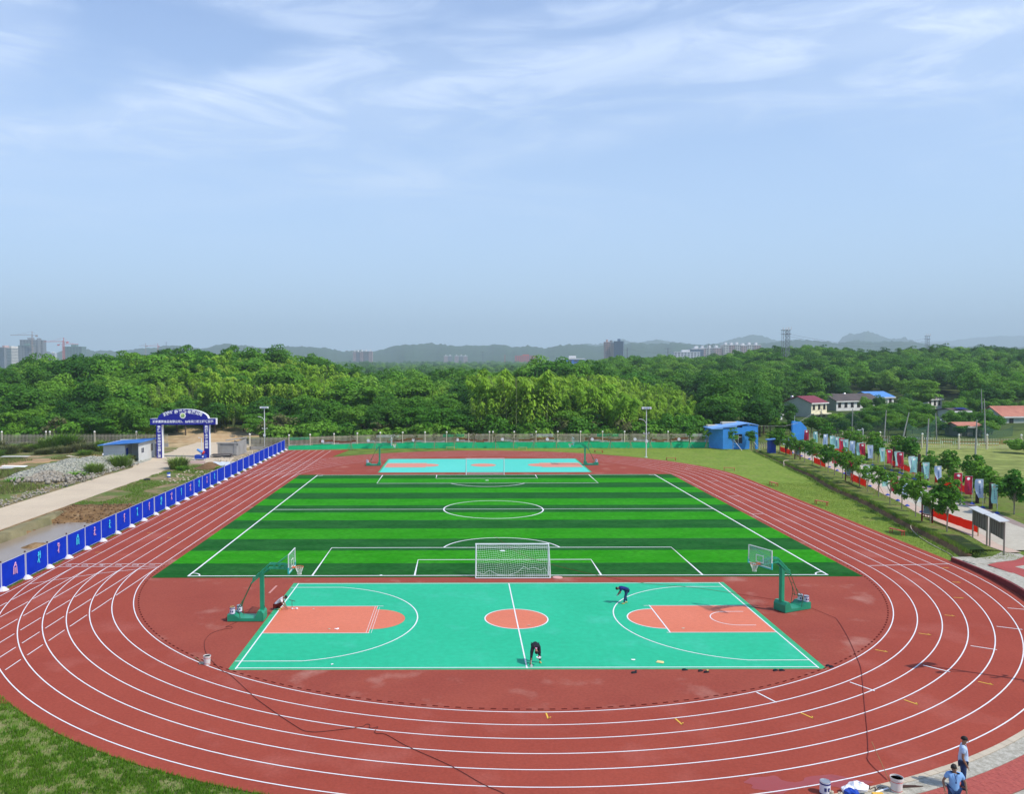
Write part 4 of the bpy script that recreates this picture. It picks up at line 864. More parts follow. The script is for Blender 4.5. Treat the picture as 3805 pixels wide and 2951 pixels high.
can((-2.62, 77.5, .445), 'paint can on the far left basketball stand', s=1.1); can((30.2, 77.8, .445), 'paint can on the far right basketball stand', s=1.1)
# ---- goals
def goal(loc, rz, w, h, d, label, net=True):
    t = thing('football_goal', loc, label, 'goal', rz, 'white football goals')
    mb = MB(); r = .05
    for x in (-w/2, w/2): mb.tube([(x, 0, 0), (x, 0, h-.001)], r, 8); 
    mb.tube([(-w/2-r, 0, h), (w/2+r, 0, h)], r*1.1, 8); mb.build('goal_frame', M['steelwhite'], t)
    mb = MB()
    for x in (-w/2, w/2): mb.tube([(x, 0, h), (x*1.0, -.30, h-.16), (x*1.02, -d, .03), (x, 0, .03)], .03, 6)
    mb.tube([(-w/2*1.02, -d, .03), (w/2*1.02, -d, .03)], .035, 6); mb.build('back_frame', M['steelwhite'], t)
    if net:
        mb = MB(); prof = [(0, h), (-.30, h-.16), (-.46, h*.68), (-.58, h*.42), (-.72, h*.2), (-d, .04)]
        def pr(u):
            L_ = [math.dist(a, b) for a, b in zip(prof[:-1], prof[1:])]; q = u*sum(L_)
            for (a, b), l in zip(zip(prof[:-1], prof[1:]), L_):
                if q <= l+1e-9: return a[0]+(b[0]-a[0])*q/l, a[1]+(b[1]-a[1])*q/l
                q -= l
            return prof[-1]
        n = 34; m_ = 17
        def pt(i, j):
            u = j/m_; x = -w/2+w*i/n; y, z = pr(u); sag = math.sin(math.pi*i/n); bel = math.sin(math.pi*u)
            return (x+.05*math.sin(j*.8+i*.3)*bel, y+.20*sag*bel*(.6+.4*math.sin(i*.35)), z-.10*bel*math.sin(i*.5+1)*sag)
        for i in range(n+1): mb.tube([pt(i, j) for j in range(m_+1)], .0065, 3, False)
        for j in range(m_+1): mb.tube([pt(i, j) for i in range(n+1)], .0065, 3, False)
        for s in (-1, 1):
            for q in range(1, 8):
                f = q/8; mb.tube([(s*w/2, -.0, h*(1-f)), (s*w/2*1.01, -.30-(d-.3)*f, (h-.16)*(1-f))], .006, 3, False)
                yb = -d*f; mb.tube([(s*w/2, yb, .04), (s*w/2, yb*.5, min(h-.05, (h-.1)*(1-max(0, (f*d-.3)/(d-.3)))))], .006, 3, False)
        loops = [(-w/2, .4), (-w/2+.5, .25), (-w/2+.9, .5), (-w/2+1.5, .2), (-.3, .15), (.35, .42), (.75, .75), (1.05, .58), (1.4, .72), (1.9, .52), (2.2, .66), (w/2, .1)]
        mb.tube([(x, -.72-.05*math.sin(x*5), z) for x, z in loops], .012, 4, False)
        mb.build('net', M['net'], t)
    return t
goal((14.36, 17.12, .05), 0, 5.0, 2.15, .93, 'white football goal with net between the near court and the pitch')
goal((13.95, 67.6, .05), R(180), 4.95, 2.1, 1.0, 'white football goal without net before the far court', net=False)
# ---- floodlight poles
def flood(loc, label, rz=0, arm=-1):
    t = thing('floodlight_pole', loc, label, 'light pole', rz, 'white floodlight poles')
    MB().tube([(0, 0, 0), (0, 0, 3.6), (0, 0, 7.75)], [.09, .075, .055], 10).build('pole', M['steelwhite'], t)
    MB().box(-.22, .22, -.22, .22, 0, .05).build('base_plate', M['steelwhite'], t)
    mb = MB(); mb.beam((-.75, 0, 7.8), (.75, 0, 7.8), .07, .07); mb.build('cross_arm', M['steelwhite'], t)
    for x in (-.6, -.22, .22, .6): MB().box(x-.14, x+.14, -.22, .02, 7.50, 7.76).build('floodlight', M['steelwhite'] if abs(x) > .3 else M['alu'], t)
    mb = MB(); mb.tube([(0, 0, 5.2), (arm*.35, 0, 5.75), (arm*.8, 0, 5.95)], .035, 6); a = mb.build('street_arm', M['steelwhite'], t); MB().box(min(arm*.75, arm*1.1), max(arm*.75, arm*1.1), -.08, .08, 5.92, 6.0).build('lamp_head', M['steelwhite'], a)
    mb = MB(); mb.beam((-.45, 0, 3.72), (.45, 0, 3.72), .06, .06); c = mb.build('camera_bracket', M['steelwhite'], t)
    for x in (-.4, .4): MB().lathe([(.0, 0), (.07, .03), (.07, .12), (0, .15)], 8, (x, 0, 3.76)).build('camera', M['steelwhite'], c)
    MB().box(-.17, .17, -.24, -.1, 2.3, 2.75).build('control_box', M['steelwhite'], t)
    return t
f1 = flood((39.45, 87.1, 0), 'white floodlight pole on the lawn right of the far basketball stand')
recopy(f1, (-22.95, 101.0, 0), 0, 'white floodlight pole behind the far end of the blue barrier').scale = (1, 1, .93)
recopy(f1, (38.75, -2.7, .0), R(20), 'white floodlight pole standing just outside the picture at the lower right')
# ---- benches
def bench_():
    t = thing('bench', (0, 0, 0), '', 'bench', 0, 'low red benches round the track')
    for k in range(3): MB().box(-.75, .75, -.16+k*.11, -.06+k*.11, .39, .42).build('slat', M['bench'], t)
    for x in (-.66, .66): mb = MB(); mb.box(x-.03, x+.03, -.14, -.10, 0, .385); mb.box(x-.03, x+.03, .10, .14, 0, .385); mb.box(x-.02, x+.02, -.1, .1, .33, .36); mb.build('leg', M['bench'], t)
    return t
bt = bench_(); B_ = [((48.05, 30.4, .0), R(-75), 'red bench on the grass nearest the right retaining wall'), ((47.9, 44.7, .0), R(-60), 'red bench second nearest along the right side of the track'),
 ((48.0, 57.8, .0), R(-80), 'red bench on the right lawn, third from near end'), ((47.2, 71.5, .0), R(-20), 'red bench where the far bend begins at the right'), ((42.3, 83.1, .0), R(-25), 'red bench on the lawn beside the white floodlight pole'),
 ((33.2, 93.7, .0), R(-35), 'red bench behind the far right basketball stand'), ((21.2, 98.5, .0), 0, 'yellowish bench before the green wall, behind the far goal'), ((9.0, 99.1, .0), 0, 'yellowish bench before the green wall, left of the far goal')]
for k, (l, r, lab) in enumerate(B_):
    o = bt if k == 0 else copy_tree(bt); o.location = l; o.rotation_euler.z = r; o['label'] = lab
for o in COL.objects:
    if o.get('label', '').startswith('yellowish'):
        for c in o.children:
            c.data = c.data.copy(); c.data.materials[0] = M['gold']
# ================================================================ PEOPLE
def skin_obj(name, chains, m, parent, levels=1):
    """chains: list of lists of (point, radius); equal points are shared."""
    vs = []; rs = []; es = set(); key = {}
    def vid(p, r):
        k = tuple(round(c, 4) for c in p)
        if k not in key: key[k] = len(vs); vs.append(p); rs.append(r)
        return key[k]
    roots = []
    for ch in chains:
        ids = [vid(p, r) for p, r in ch]
        for a, b in zip(ids[:-1], ids[1:]):
            if a != b: es.add((min(a, b), max(a, b)))
    me = bpy.data.meshes.new(name); me.from_pydata(vs, list(es), []); me.materials.append(m)
    o = bpy.data.objects.new(name, me); COL.objects.link(o); o.parent = parent
    md = o.modifiers.new('skin', 'SKIN'); md.use_smooth_shade = True
    sv = me.skin_vertices[0].data
    adj = {i: [] for i in range(len(vs))}
    for a, b in es: adj[a].append(b); adj[b].append(a)
    seen = set()
    for i in range(len(vs)):
        sv[i].radius = (rs[i], rs[i]) if not isinstance(rs[i], tuple) else rs[i]; sv[i].use_root = False
    for i in range(len(vs)):
        if i in seen: continue
        sv[i].use_root = True; st = [i]
        while st:
            q = st.pop()
            if q in seen: continue
            seen.add(q); st += adj[q]
    sb = o.modifiers.new('subsurf', 'SUBSURF'); sb.levels = levels; sb.render_levels = levels
    # bake the grown surface so every copy and export sees plain geometry
    bpy.context.view_layer.update(); dg = bpy.context.evaluated_depsgraph_get()
    nm = bpy.data.meshes.new_from_object(o.evaluated_get(dg)); o.modifiers.clear(); old = o.data; o.data = nm; nm.name = name
    if not nm.materials: nm.materials.append(m)
    nm.polygons.foreach_set('use_smooth', [True]*len(nm.polygons)); bpy.data.meshes.remove(old)
    return o
def lerp(a, b, t): return tuple(x+(y-x)*t for x, y in zip(a, b))
def person(loc, rz, J, label, shirt, trousers, shoes, sleeve=.55, group=None, hair='hair', extra=None, longsleeve=False):
    t = thing('person', loc, label, 'person', rz, group)
    pel, che, neck, head = J['pelvis'], J['chest'], J['neck'], J['head']; hv = Vector(head)-Vector(neck); hv.normalize(); hd = tuple(Vector(head)+hv*.10)
    ch = [[(pel, .10), (che, .105), (neck, .055), (tuple(Vector(head)-hv*.07), .065), (head, .092), (hd, .07)]]
    for s in 'lr':
        sh, el, wr = J['sh'+s], J['el'+s], J['wr'+s]; hp, kn, an = J['hip'+s], J['kn'+s], J['an'+s]
        wv = (Vector(wr)-Vector(el)).normalized(); palm = tuple(Vector(wr)+wv*.075)
        ch.append([(che, .105), (sh, .058), (lerp(sh, el, .5), .048), (el, .040), (lerp(el, wr, .4), .040), (wr, .027), (palm, (.040, .020))])
        ch.append([(pel, .10), (hp, .080), (lerp(hp, kn, .5), .068), (kn, .050), (lerp(kn, an, .4), .052), (an, .038)])
        side = wv.cross(Vector((0, 0, 1))); side = side.normalized() if side.length > .1 else Vector((0, 1, 0))
        dn = side.cross(wv).normalized()
        for k, (off, ln) in enumerate([(-.028, .062), (-.010, .074), (.010, .070), (.027, .055)]):
            a = Vector(wr)+wv*.085+side*off
            ch.append([(tuple(a), .0085), (tuple(a+wv*ln*.6), .0082), (tuple(a+wv*ln-dn*ln*.35), .0070)])
        a = Vector(wr)+wv*.03+side*.030; ch.append([(tuple(a), .010), (tuple(a+side*.03+wv*.03), .0095), (tuple(a+side*.035+wv*.06), .008)])
    body = skin_obj('body', ch, M['skin'], t)
    # face: nose, eyes, ears, brow on the head
    F = Vector(J['face']).normalized(); Fv = (F-hv*F.dot(hv)).normalized(); Sv = Fv.cross(hv).normalized(); H_ = Vector(head)+hv*.02
    mb = MB()
    a, b = H_+Fv*.088, H_+Fv*.112-hv*.028; mb.tube([a, b], [.010, .016], 5)
    for s in (-1, 1): mb.tube([H_+Sv*s*.082-Fv*.0+hv*.015, H_+Sv*s*.094-Fv*.012-hv*.03], [.014, .010], 5)
    mb.build('face_relief', M['skin'], t, True)
    mb = MB()
    for s in (-1, 1): c = H_+Fv*.088+Sv*s*.032+hv*.012; mb.box(c.x-.010, c.x+.010, c.y-.010, c.y+.010, c.z-.006, c.z+.006)
    mb.build('eyes', M['frame'], t); c = H_+Fv*.085-hv*.05; mb = MB(); mb.tube([c-Sv*.022, c+Sv*.022], .006, 4); mb.build('mouth', M['dred'], t)
    # hair cap
    U = hv; cen = H_+hv*.030-Fv*.020; vs = []; fs = []; n = 12
    for i in range(6):
        ph = math.pi*.60*i/5
        for k in range(n):
            a = 2*math.pi*k/n; rr = .100*(1+.07*math.sin(3*a+i)); drop = .25*max(0, math.cos(a))
            p = ph*(1-drop); vs.append(cen+(Fv*math.cos(a)*1.05+Sv*math.sin(a)*.88)*rr*math.sin(p)+U*.098*math.cos(p))
    for i in range(5):
        for k in range(n): fs.append((i*n+k, i*n+(k+1) % n, (i+1)*n+(k+1) % n, (i+1)*n+k))
    MB().add(vs, fs).build('hair', M[hair], t, True)
    # clothes
    g = .022; sc = []
    hem = tuple(Vector(pel)+(Vector(pel)-Vector(che)).normalized()*.06)
    sc.append([(hem, .165), (pel, .162), (lerp(pel, che, .55), .158), (che, .168), (lerp(che, neck, .75), .085)])
    for s in 'lr':
        sh, el = J['sh'+s], J['el'+s]; e = lerp(sh, el, 1.0 if longsleeve else sleeve); c_ = [(che, .168), (sh, .092), (lerp(sh, el, .3), .078), (e, .072)]
        if longsleeve: c_.append((lerp(el, J['wr'+s], .75), .046))
        sc.append(c_)
    skin_obj('shirt', sc, M[shirt], t)
    tc_ = []
    for s in 'lr':
        hp, kn, an = J['hip'+s], J['kn'+s], J['an'+s]
        tc_.append([(pel, .145), (hp, .118), (lerp(hp, kn, .5), .100), (kn, .080), (lerp(kn, an, .5), .068), (lerp(kn, an, .93), .060)])
    skin_obj('trousers', tc_, M[trousers], t)
    for s in 'lr':
        an = Vector(J['an'+s]); f = Vector(J.get('toe'+s, J['face'])); f.z = 0; f.normalize(); z = max(an.z-.055, .035)
        skin_obj('shoe', [[(tuple(an-f*.06+Vector((0, 0, z-an.z))), .045), (tuple(an+f*.06+Vector((0, 0, z-an.z-.005))), (.050, .036)), (tuple(an+f*.15+Vector((0, 0, z-an.z-.012))), (.045, .028))]], M[shoes], t)
    return t
# standing: x = right, y = facing, z = up
def stand(**k):
    J = dict(pelvis=(0, 0, .95), chest=(0, .0, 1.30), neck=(0, .0, 1.49), head=(0, .015, 1.61), face=(0, 1, 0),
             shl=(-.19, 0, 1.41), shr=(.19, 0, 1.41), ell=(-.25, -.02, 1.12), elr=(.25, -.02, 1.12), wrl=(-.26, .06, .88), wrr=(.26, .06, .88),
             hipl=(-.09, 0, .90), hipr=(.09, 0, .90), knl=(-.10, .02, .49), knr=(.10, .02, .49), anl=(-.11, 0, .09), anr=(.11, 0, .09)); J.update(k); return J
# man seen from the side, looking right (+x): rz turns his facing (+y) to +x
p1 = person((28.1, -11.22, .04), R(-118), stand(head=(0, .03, 1.63), wrr=(.24, .10, .87), elr=(.24, -.03, 1.12)), 'man in pale blue polo shirt and dark trousers standing beside the brick paving', 'shirtpale', 'jeans', 'black', .55)
p1.scale = (1.03,)*3
p2 = person((26.72, -13.0, .04), R(180-14), stand(head=(.03, .03, 1.60), face=(.55, 1, 0), wrl=(-.34, .05, .90), ell=(-.33, -.04, 1.14), wrr=(.30, .10, .92), elr=(.32, -.03, 1.15)), 'man in light blue shirt cut off by the bottom edge, facing the camera', 'shirtblue', 'jeans', 'black', .6)
# lanyard card on the second man
MB().box(-.018, .018, .150, .156, 1.17, 1.24).build('badge', M['navy'], p2)
MB().add([(-.05, .10, 1.46), (-.035, .12, 1.46), (.0, .158, 1.25), (-.01, .158, 1.24), (.05, .10, 1.46), (.035, .12, 1.46)], [(0, 1, 2, 3), (5, 4, 2, 3)]).build('lanyard', M['navy'], p2)
# bending worker in blue, seen from his left side, head to the left
J = dict(pelvis=(0, -.10, .90), chest=(0, .20, 1.06), neck=(0, .37, 1.04), head=(0, .48, .99), face=(0, .6, -1),
         shl=(-.18, .30, 1.03), shr=(.18, .30, 1.03), ell=(-.20, .34, .76), elr=(.18, .30, .76), wrl=(-.12, .46, .62), wrr=(.10, .44, .60),
         hipl=(-.10, -.12, .86), hipr=(.10, -.12, .86), knl=(-.14, .02, .46), knr=(.12, -.06, .46), anl=(-.17, .10, .09), anr=(.14, -.14, .09), toel=(0, 1, 0), toer=(0, 1, 0))
p3 = person((20.82, 10.45, .04), R(90), J, 'worker in blue shirt and jeans bending over the three point line', 'navy', 'jeans', 'gold', .7)
p3.scale = (.93,)*3
MB().lathe([(.05, 0), (.06, .09)], 10, (-.05, .50, .52)).build('held_cup', M['bucket'], p3)
# bending worker in black near the centre line, facing the camera, bent forward
J = dict(pelvis=(0, -.12, .92), chest=(.02, .17, .98), neck=(.0, .33, .84), head=(-.01, .40, .73), face=(0, .3, -1),
         shl=(-.17, .26, .90), shr=(.18, .26, .90), ell=(-.19, .36, .62), elr=(.24, .34, .66), wrl=(-.13, .40, .48), wrr=(.26, .46, .30),
         hipl=(-.11, -.10, .86), hipr=(.11, -.10, .86), knl=(-.20, .02, .46), knr=(.20, .02, .46), anl=(-.24, -.02, .09), anr=(.24, .06, .09), toel=(-.3, 1, 0), toer=(.2, 1, 0))
p4 = person((14.47, .62, .04), R(180), J, 'worker in black bent double at the near end of the centre line', 'black', 'black', 'gold', .9, longsleeve=True)
p4.scale = (.95,)*3
MB().poly([(-.06, .385, .92), (.05, .385, .92), (.03, .40, .86), (-.04, .40, .86)], 0).build('shirt_print', M['pink'], p4)
MB().lathe([(.0, 0), (.10, .01), (.13, .07), (.12, .07), (.09, .03), (0, .03)], 12, (-.13, .47, .40)).build('held_bowl', M['paper'], p4)
mb = MB(); mb.tube([(.27, .50, .30), (.25, .56, .10)], .012, 5); mb.box(.20, .30, .54, .58, .0, .10); mb.build('held_brush', M['bucket'], p4)
# crouching worker in white
J = dict(pelvis=(0, -.22, .26), chest=(0, .04, .58), neck=(0, .20, .70), head=(0, .32, .72), face=(0, 1, -.8),
         shl=(-.18, .13, .64), shr=(.18, .13, .64), ell=(-.20, .22, .36), elr=(.20, .22, .36), wrl=(-.10, .36, .16), wrr=(.10, .40, .14),
         hipl=(-.10, -.22, .24), hipr=(.10, -.22, .24), knl=(-.16, .16, .42), knr=(.16, .14, .42), anl=(-.15, -.02, .09), anr=(.15, -.04, .09), toel=(0, 1, 0), toer=(0, 1, 0))
p5 = person((.02, 9.35, .04), R(-90), J, 'crouching worker in white T-shirt beside the left end line of the near court', 'shirtwhite', 'dred', 'gold', .6)
for x_, y_, rz_ in ((62.4, 90.2, 20), (62.9, 89.6, 160)):
    person((x_, y_, .1), R(rz_), stand(), 'person in dark clothes standing in the shade right of the blue booth' if rz_ == 20 else 'person in dark clothes sheltering behind the other beside the blue booth', 'black', 'black', 'black', longsleeve=True)
# ================================================================ GATE, GUARDHOUSE AND CLUTTER AT THE LEFT
gt = thing('site_gate', (-32.35, 87.6, 0), 'blue and white site entrance arch with white Chinese lettering', 'gate')
gate_d = .85
for sx, x0, x1 in ((-1, -4.18, -3.32), (1, 3.18, 4.02)):
    MB().box(x0, x1, .012, gate_d, 0, 5.2).build('column', M['gatewhite'], gt)
    MB().box(x0, x1, 0, .010, 0, 5.2).build('column_face', M['gateblue'], gt)
lin = [(-5.1, 5.2), (5.1, 5.2), (5.1, 6.15), (3.9, 6.15)]+[(3.9*math.cos(a), 6.15+1.48*math.sin(a)) for a in np.linspace(0, math.pi, 30)][1:-1]+[(-3.9, 6.15), (-5.1, 6.15)]
MB().extr(lin, 'y', -.04, .86).build('lintel', M['gatewhite'], gt); MB().extr(lin, 'y', -.055, -.045).build('lintel_face', M['gateblue'], gt)
letm = mat('lettering_white', (.8, .8, .82), .6)
def place_text(s, size, x, y, z, parent, bold=.02, rot=0, m=None, sx=1, name='lettering'):
    me = text_mesh(s, size, bold); o = link(name, me, m or letm, parent); o.location = (x, y, z); o.rotation_euler = (R(90), 0, 0)
    o.rotation_euler = (Matrix.Rotation(-rot, 3, 'Y') @ Matrix.Rotation(R(90), 3, 'X')).to_euler(); o.scale = (sx, 1, 1); return o
for k, chx in enumerate('湖南雄森建筑有限公司'):
    a = R(140-100*k/9.0*1.0+0); rx, rz__ = 3.62, 1.20
    a = R(138-96*k/9); place_text(chx, .58, rx*math.cos(a)*1.02, -.06, 6.03+rz__*math.sin(a)-.02, gt, .026, rot=-(math.pi/2-a)*-.55 if False else (a-math.pi/2)*.55)
place_text('湖南晨辉食品有限公司1、3#车间二期工程项目部', .46, 0, -.06, 5.66, gt, .012, sx=.95)
def vcol(s, x): 
    for k, c in enumerate(s): place_text(c, .42, x, -.006, 4.85-k*.455, gt, .014, sx=1.25)
vcol('争建平安车间安全要保障', -3.75); vcol('勇闯技术难关质量', 3.6)
MB().extr([(.46*math.cos(a), 6.62+.46*math.sin(a)) for a in np.linspace(0, 2*math.pi, 24)[:-1]], 'y', -.075, -.056).build('round_emblem', M['paper'], gt)
em = MB()
for k, (h, x) in enumerate([(.14, -.17), (.22, -.04), (.34, .09)]): em.box(x, x+.08, -.085, -.076, 6.46, 6.46+h)
em.tube([(-.28, -.082, 6.6), (-.2, -.082, 6.4), (.05, -.082, 6.34), (.28, -.082, 6.5)], .03, 4)
em.build('emblem_bars', mat('emblem_green', (.08, .25, .12), .6), gt); MB().extr([(.34*math.cos(a), 6.64+.34*math.sin(a)) for a in np.linspace(0, 2*math.pi, 20)[:-1]], 'y', -.0758, -.0755).build('emblem_disc', mat('emblem_lime', (.55, .68, .25), .6), gt)
# guardhouse
gh_ = thing('guardhouse', (-40.0, 83.5, 0), 'white panel guardhouse with sloping blue roof and open porch left of the gate', 'hut')
mb = MB(); mb.box(-3.0, .26, .0, .06, 0, 2.45); mb.box(-3.0, -2.94, .06, 6.2, 0, 2.6); mb.box(.20, .26, .06, 2.6, 0, 2.5); mb.box(.26, 1.6, 2.6, 2.66, 0, 2.6)
mb.box(2.4, 2.46, -.35, 6.2, 0, 2.72); mb.box(1.6, 1.66, 2.6, 6.2, 0, 2.7); mb.box(-3, 2.46, 6.2, 6.26, 0, 2.75); mb.build('wall_panel', M['panelwhite'], gh_)
for z in (1.38,): MB().box(-3.0, .26, -.006, .0, z, z+.02).build('panel_seam', M['grey'], gh_)
mb = MB(); mb.extr([(-3.55, 2.42), (2.9, 2.85), (2.9, 2.93), (-3.55, 2.50)], 'y', -.7, 6.9); rf_ = mb.build('roof', M['roofblue'], gh_)
for y in np.arange(-.6, 6.9, .45): MB().beam((-3.55, y, 2.52), (2.9, y, 2.95), .05, .03).build('roof_rib', M['roofblue'], rf_)
MB().box(.27, .30, .35, 1.15, 0, 1.95).build('door', M['boothblue'], gh_)
for y0_, y1_, z0_, z1_ in ((.7, 1.6, 1.2, 1.9), (4.4, 5.2, 1.1, 2.2)):
    w = MB().box(2.465, 2.48, y0_, y1_, z0_, z1_).build('window', M['glass'], gh_); MB().box(2.482, 2.50, (y0_+y1_)/2-.03, (y0_+y1_)/2+.03, z0_, z1_).build('frame', M['panelwhite'], w)
MB().box(-.2, 1.2, 1.0, 1.6, .0, .75).build('counter', M['wood'], gh_)
MB().box(2.2, 3.0, 6.3, 7.2, 0, 2.0).build('side_pillar', M['grey'], gh_)
# dust cannon
dc = thing('dust_cannon', (-28.85, 84.9, 0), 'blue trailer mounted dust suppression cannon at the right foot of the gate', 'machine')
MB().box(-.75, .75, -.5, .5, .22, .80).build('tank', M['boothblue'], dc)
mb = MB(); 
for x in (-.7, .7):
    for y in (-.45, .45): mb.box(x-.04, x+.04, y-.04, y+.04, 0, .22)
mb.box(-.75, .75, -.5, .5, .18, .218); mb.build('trolley_frame', M['steelwhite'], dc)
MB().box(.40, .62, -.515, -.502, .45, .68).build('notice', M['paper'], dc)
MB().tube([(-.5, 0, 1.62), (-.2, 0, 1.45), (.35, 0, 1.15)], [.17, .20, .27], 12).build('barrel', M['roofblue'], dc)
mb = MB(); mb.tube([(.35, 0, 1.15), (.55, 0, 1.05)], [.30, .30], 12); mb.build('fan_housing', M['red'], dc)
mb = MB(); mb.beam((0, -.2, .8), (.05, -.2, 1.3), .06, .06); mb.beam((0, .2, .8), (.05, .2, 1.3), .06, .06); mb.lathe([(.2, .8), (.2, .9)], 10); mb.build('yoke', M['steelwhite'], dc)
# camera pole in the gateway, stacked slabs, block walls
cp = thing('camera_pole', (-29.35, 87.0, 0), 'slim white camera pole standing inside the gateway', 'pole'); MB().tube([(0, 0, 0), (0, 0, 3.2)], .05, 6).build('pole', M['steelwhite'], cp)
mb = MB(); mb.beam((0, 0, 3.15), (-.35, 0, 3.2), .05, .05); mb.lathe([(0, 0), (.09, .03), (.09, .12), (0, .15)], 8, (-.38, 0, 3.15)); mb.build('camera', M['steelwhite'], cp)
bw = thing('block_wall', (-26.3, 90.2, 0), 'grey concrete entrance block with recessed panel right of the gate', 'wall')
mb = MB(); mb.box(-1.5, 1.5, 0, .5, 0, 1.95); mb.box(-1.65, 1.75, -.12, .62, 1.95, 2.12); mb.box(1.1, 1.5, -.08, 0, .2, 1.95); mb.box(-1.5, -1.1, -.08, 0, .2, 1.95); mb.box(-1.1, 1.1, -.08, 0, .2, .36); mb.build('wall', M['grey'], bw)
MB().add([(1.5, .2, 0), (1.75, 5.0, 0), (1.75, 5.0, 2.35), (1.5, .2, 2.2), (.2, 3.4, 0), (.2, 3.4, 2.25)], [(0, 1, 2, 3), (4, 0, 3, 5)]).build('side_wall', M['grey'], bw)
MB().add([(-.9, 2.2, 2.2), (1.85, 5.0, 2.45), (1.85, 5.0, 2.6), (-.9, 2.2, 2.35), (-.9, 2.6, 2.2), (1.85, 5.4, 2.45), (1.85, 5.4, 2.6), (-.9, 2.6, 2.35)], [(0, 1, 2, 3), (3, 2, 6, 7), (5, 4, 7, 6)]).build('coping', M['grey'], bw)
sl = thing('slab_stack', (-26.6, 88.5, 0), 'untidy stack of thin grey slabs leaning at the foot of the entrance block', 'slab stack')
for k in range(7): o = MB().box(-1.5, 1.5, -.5, .5, 0, .05).build('slab', M['grey'] if k % 2 else M['roofgrey'], sl); o.location = (random.uniform(-.15, .15), random.uniform(-.1, .1), .02+k*.075); o.rotation_euler = (random.uniform(-.04, .04), random.uniform(-.05, .05), random.uniform(-.1, .1))
# sheets and scraps lying about
def sheet(x, y, z, w, d, rz, m, label, cat='board', tilt=(0, 0)):
    o = MB().box(-w/2, w/2, -d/2, d/2, 0, .03).build('loose_board', m); o.location = (x, y, z); o.rotation_euler = (tilt[0], tilt[1], rz); tag(o, label, cat)
sheet(-44.6, 89.8, .35, 2.4, 1.2, .4, M['paper'], 'white board lying on bare earth left of the guardhouse', tilt=(.1, .05))
sheet(-49.5, 87.6, .25, 2.2, .8, -.3, M['kerb'], 'tan board lying on the bank behind the stone heap', tilt=(0, .1))
sheet(-51.5, 74.5, .42, 3.2, 1.1, .15, M['paper'], 'long white panel on the ground left of the stone heap, upper of the pile', tilt=(.03, .03))
sheet(-52.4, 73.0, .36, 3.0, .9, .05, M['panelwhite'], 'white panel lying lowest and leftmost beside the stone heap')
sheet(-53.5, 71.6, .36, 2.4, .7, -.1, M['kerb'], 'cream panel nearest the camera beside the stone heap')
sheet(-58.5, 87.6, .30, 4.2, 1.0, .02, M['panelwhite'], 'pale bent sheet lying among the weeds near the left fence')
sheet(-62.5, 84.0, .28, 4.0, .5, .02, M['kerb'], 'tan plank on the earth track at the far left')
tp = hfield('crumpled_tarp', -26.5, -20.2, 78.0, 82.2, .25, lambda x, y: .05+.10*abs(math.sin(x*3+y)*math.sin(y*2.6-x))-(.08 if (abs(x+23.4) > 2.8 or abs(y-80.1) > 1.7) else 0), M['tarp'], None, False); tag(tp, 'crumpled pale blue and white tarpaulin behind the blue barrier', 'tarpaulin')
hp = hfield('soil_mound', -26.8, -21.4, 72.0, 77.5, .3, lambda x, y: 1.0*math.exp(-((x+24.3)/1.5)**2-((y-74.8)/1.2)**2)-.05+random.uniform(-.03, .03), M['soil'], None); tag(hp, 'small brown soil mound beyond the blue barrier', 'mound')
dm = hfield('dirt_mound', -46, -27.5, 112, 122, .6, lambda x, y: 1.5*math.exp(-((x+38)/4.5)**2-((y-117)/2.6)**2)+.8*math.exp(-((x+32.5)/2.2)**2-((y-117)/2.2)**2)-.1, mat('orange_earth', (.42, .27, .13), .95, (.50, .36, .20), .8, .8, .5, 5, world=True), None); tag(dm, 'low bank of orange earth seen through the gateway', 'mound')
drum = thing('drum', (-27.0, 66.2, 0), 'small blue and white paint drum standing on the rough grass', 'drum')
MB().lathe([(.22, 0), (.22, .6), (.2, .62), (0, .62)], 14).build('body', M['boothblue'], drum); MB().lathe([(.223, .15), (.223, .42)], 14).build('label_band', M['paper'], drum)
mb = MB(); mb.lathe([(.3, 0), (.42, .06), (.42, .14), (.3, .2), (.2, .14), (.2, .06)], 16); o = mb.build('old_tyre', M['tyre']); o.location = (-28.8, 63.6, .0); tag(o, 'black tyre lying on the grass left of the blue drum', 'tyre')
# ================================================================ BLUE HUT, BOOTH AND TOWER
bh = thing('blue_hut', (55.14, 99.0, 0), 'bright blue gatehouse with slanting parapet, one window and an open bay at its right', 'hut')
mb = MB(); mb.add([(0, 0, 0), (4.45, 0, 0), (4.45, 0, 2.65), (0, 0, 2.65)], [(0, 1, 2, 3)]) if False else None
mb.box(0, 1.95, 0, .25, 0, 3.45); mb.box(3.3, 4.4, 0, .25, 0, 3.9); mb.box(1.95, 3.3, 0, .25, 0, .95); mb.box(1.95, 3.3, 0, .25, 2.55, 3.65)
mb.box(4.4, 5.9, 0, .25, 2.25, 3.98); mb.box(5.55, 5.95, -.02, .4, 0, 2.25); mb.box(-.02, .24, .25, 4.5, 0, 3.4); mb.box(4.35, 4.6, .25, 4.5, 0, 3.9); mb.box(0, 5.95, 4.3, 4.55, 2.25, 3.9); mb.box(5.55, 5.95, 4.1, 4.5, 0, 2.3)
mb.add([(-1.75, 2.4, 0), (0, 0, 0), (0, 0, 3.4), (-1.75, 2.4, 3.35), (-1.75, 4.5, 0), (-1.75, 4.5, 3.35)], [(0, 1, 2, 3), (4, 0, 3, 5)]); mb.build('wall', M['hutblue'], bh)
